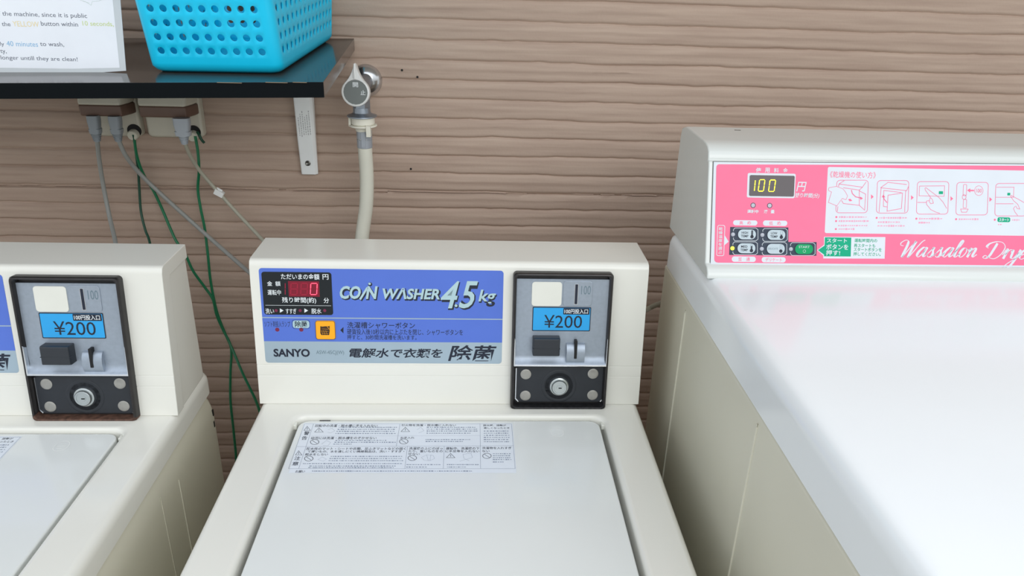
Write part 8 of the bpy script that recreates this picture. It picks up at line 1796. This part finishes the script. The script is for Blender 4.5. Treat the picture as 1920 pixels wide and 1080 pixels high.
path = [[0.2021, 0.955, 0.9979], [0.2353, 1.0, 0.9848], [0.2711, 1.04, 0.9805], [0.2806, 1.04, 0.9861], [0.2881, 1.01, 1.0074], [0.2973, 0.965, 1.0401]]
p = Vector(path[0]); bm = bmesh.new(); add_tube(bm, [Vector(q)-p for q in path], .0042, 10); tag(done(bm, 'cable', CABLE2, loc=p), 'pale cable in the dark gap between the middle washer and the dryer', 'cable')

# ------------------------------------------------------------------ tap and hose
def make_tap():
    yh = 1.128; hx, hz = -.1762, 1.2895
    root = empty('water_tap', (-.1725, WY, 1.295)); off = -root.location; L = lambda o: (setattr(o, 'location', off), o)[1]
    bm = bmesh.new(); add_lathe(bm, (-.1725, WY+.002, 1.295), (0, -1, 0), [(0, .0252), (.003, .0252), (.008, .0235), (.014, .017), (.016, .0125), (.017, .0115), (.04, .0115)], 36); L(done(bm, 'wall_flange', TAPCH, root))
    bm = bmesh.new(); add_tube(bm, [(-.1725, WY-.02, 1.295), (-.173, 1.165, 1.294), (-.174, 1.142, 1.292)], .0125, 18, 4)
    add_lathe(bm, (-.1705, 1.134, 1.2905), (0, 0, -1), [(-.008, .010), (0, .0135), (.010, .0138), (.0105, .0128), (.029, .0128)], 6)
    add_lathe(bm, (-.1705, 1.134, 1.2665), (0, 0, -1), [(0, .0125), (.0075, .0132), (.0100, .0165), (.0118, .0222), (.0132, .0224), (.0138, .0215), (.0138, .012), (.016, .012)], 32); L(done(bm, 'tap_body', TAPDULL, root, smooth=35))
    # handle: a pear shaped lever with its point up
    ax = Vector((-.03, -1, .12)).normalized(); x, y, z = frame(ax); c = Vector((hx, yh, hz)); R = .0212
    out = []
    for k in range(48):
        a = 2*math.pi*k/48; px, py = R*math.sin(a), R*math.cos(a)
        out.append((px, py))
    def pear(sc, up):
        pts = []
        for k in range(64):
            a = 2*math.pi*k/64; ca, sa = math.cos(a), math.sin(a)
            b = max(0, ca); ex = up*b**7; w = 1-.0*b; px = R*sc*sa*(1-(.62 if up else 0)*b**6); py = R*sc*ca+ex*.0205*(b**2); pts.append((px, py))
        return pts
    loops = []
    for d, sc, up in ((-.012, .80, .9), (-.009, .93, 1), (.004, .985, 1), (.007, .97, .98), (.008, .93, .95), (.008, .85, .0), (.0068, .84, 0), (.0068, .5, 0)):
        loops.append([c+x*(-px)+y*py+z*d for px, py in pear(sc, up)])
    bm = bmesh.new(); add_loops(bm, loops); hd = L(done(bm, 'handle', HANDW, root, smooth=50))
    bm = bmesh.new(); add_tube(bm, [c+z*.0075+y*.0195, c+z*.0095+y*.030, c+z*.0075+y*.040], lambda t: .0028-.0012*t, 8, 5); add_lathe(bm, c-z*.016, z, [(-.02, .011), (.008, .012)], 20); h2 = L(done(bm, 'handle_ridge', HANDW, root))
    u = Vector((-1, 0, 0)); p = Print(c+z*.0068, -x if (-x).x > 0 else x, y)
    if p.N.dot(z) < 0: p = Print(c+z*.0068, x, y)
    p.item(('C', 0, 0, 17.6, 'DIAL', 1)); p.item(('T', '開', -3.6, 7.2, 4.2, 14.2, 'white_ink', .01, 0, 2)); p.item(('T', '止', 7.4, -3.4, 14.6, 3.4, 'white_ink', .01, 0, 2))
    MATS['DIAL'] = DIAL; o = p.build('dial_face', hd); o['label'] = 'grey dial face with white characters'
    tag(root, 'chrome wall tap with a white lever handle and grey dial face', 'tap')
make_tap()
def make_hose():
    x, y = -.1695, 1.134; root = empty('water_hose', (x, y, 1.252)); off = -root.location; L = lambda o: (setattr(o, 'location', off), o)[1]
    bm = bmesh.new(); add_lathe(bm, (x, y, 1.2555), (.01, 0, -1), [(0, .0155), (.002, .0175), (.013, .0175), (.0145, .016), (.0146, .0205), (.0165, .0208), (.0175, .0195), (.0178, .0125), (.024, .0118)], 32)
    add_box(bm, (x+.007, y-.0215, 1.2265), (x+.0135, y-.011, 1.2425)); add_box(bm, (x-.021, y-.004, 1.238), (x-.0175, y+.004, 1.2525)); L(done(bm, 'connector', CONNW, root, smooth=35))
    bm = bmesh.new(); add_lathe(bm, (x+.001, y, 1.233), (0, 0, -1), [(0, .0105), (.001, .0117), (.0125, .0117), (.0128, .0108), (.0142, .0108), (.0145, .0117), (.0265, .0117), (.0275, .0105)], 24); add_box(bm, (x-.002, y-.0132, 1.209), (x+.004, y-.0108, 1.231)); L(done(bm, 'hose_clamp', CLAMP, root, smooth=35))
    bm = bmesh.new(); add_tube(bm, [(x+.001, y, 1.236), (x+.001, y, 1.206), (x+.0015, y, 1.16), (x-.001, y-.004, 1.115), (x-.008, y-.012, 1.07), (x-.013, y-.03, 1.02), (x-.012, y-.055, .96), (x-.01, y-.09, .91), (x-.01, y-.128, .885)], .0108, 20, 10); L(done(bm, 'hose', HOSEW, root))
    tag(root, 'cream water hose running from the chrome tap down behind the middle washer', 'hose')
make_hose()
bpy.context.view_layer.update()
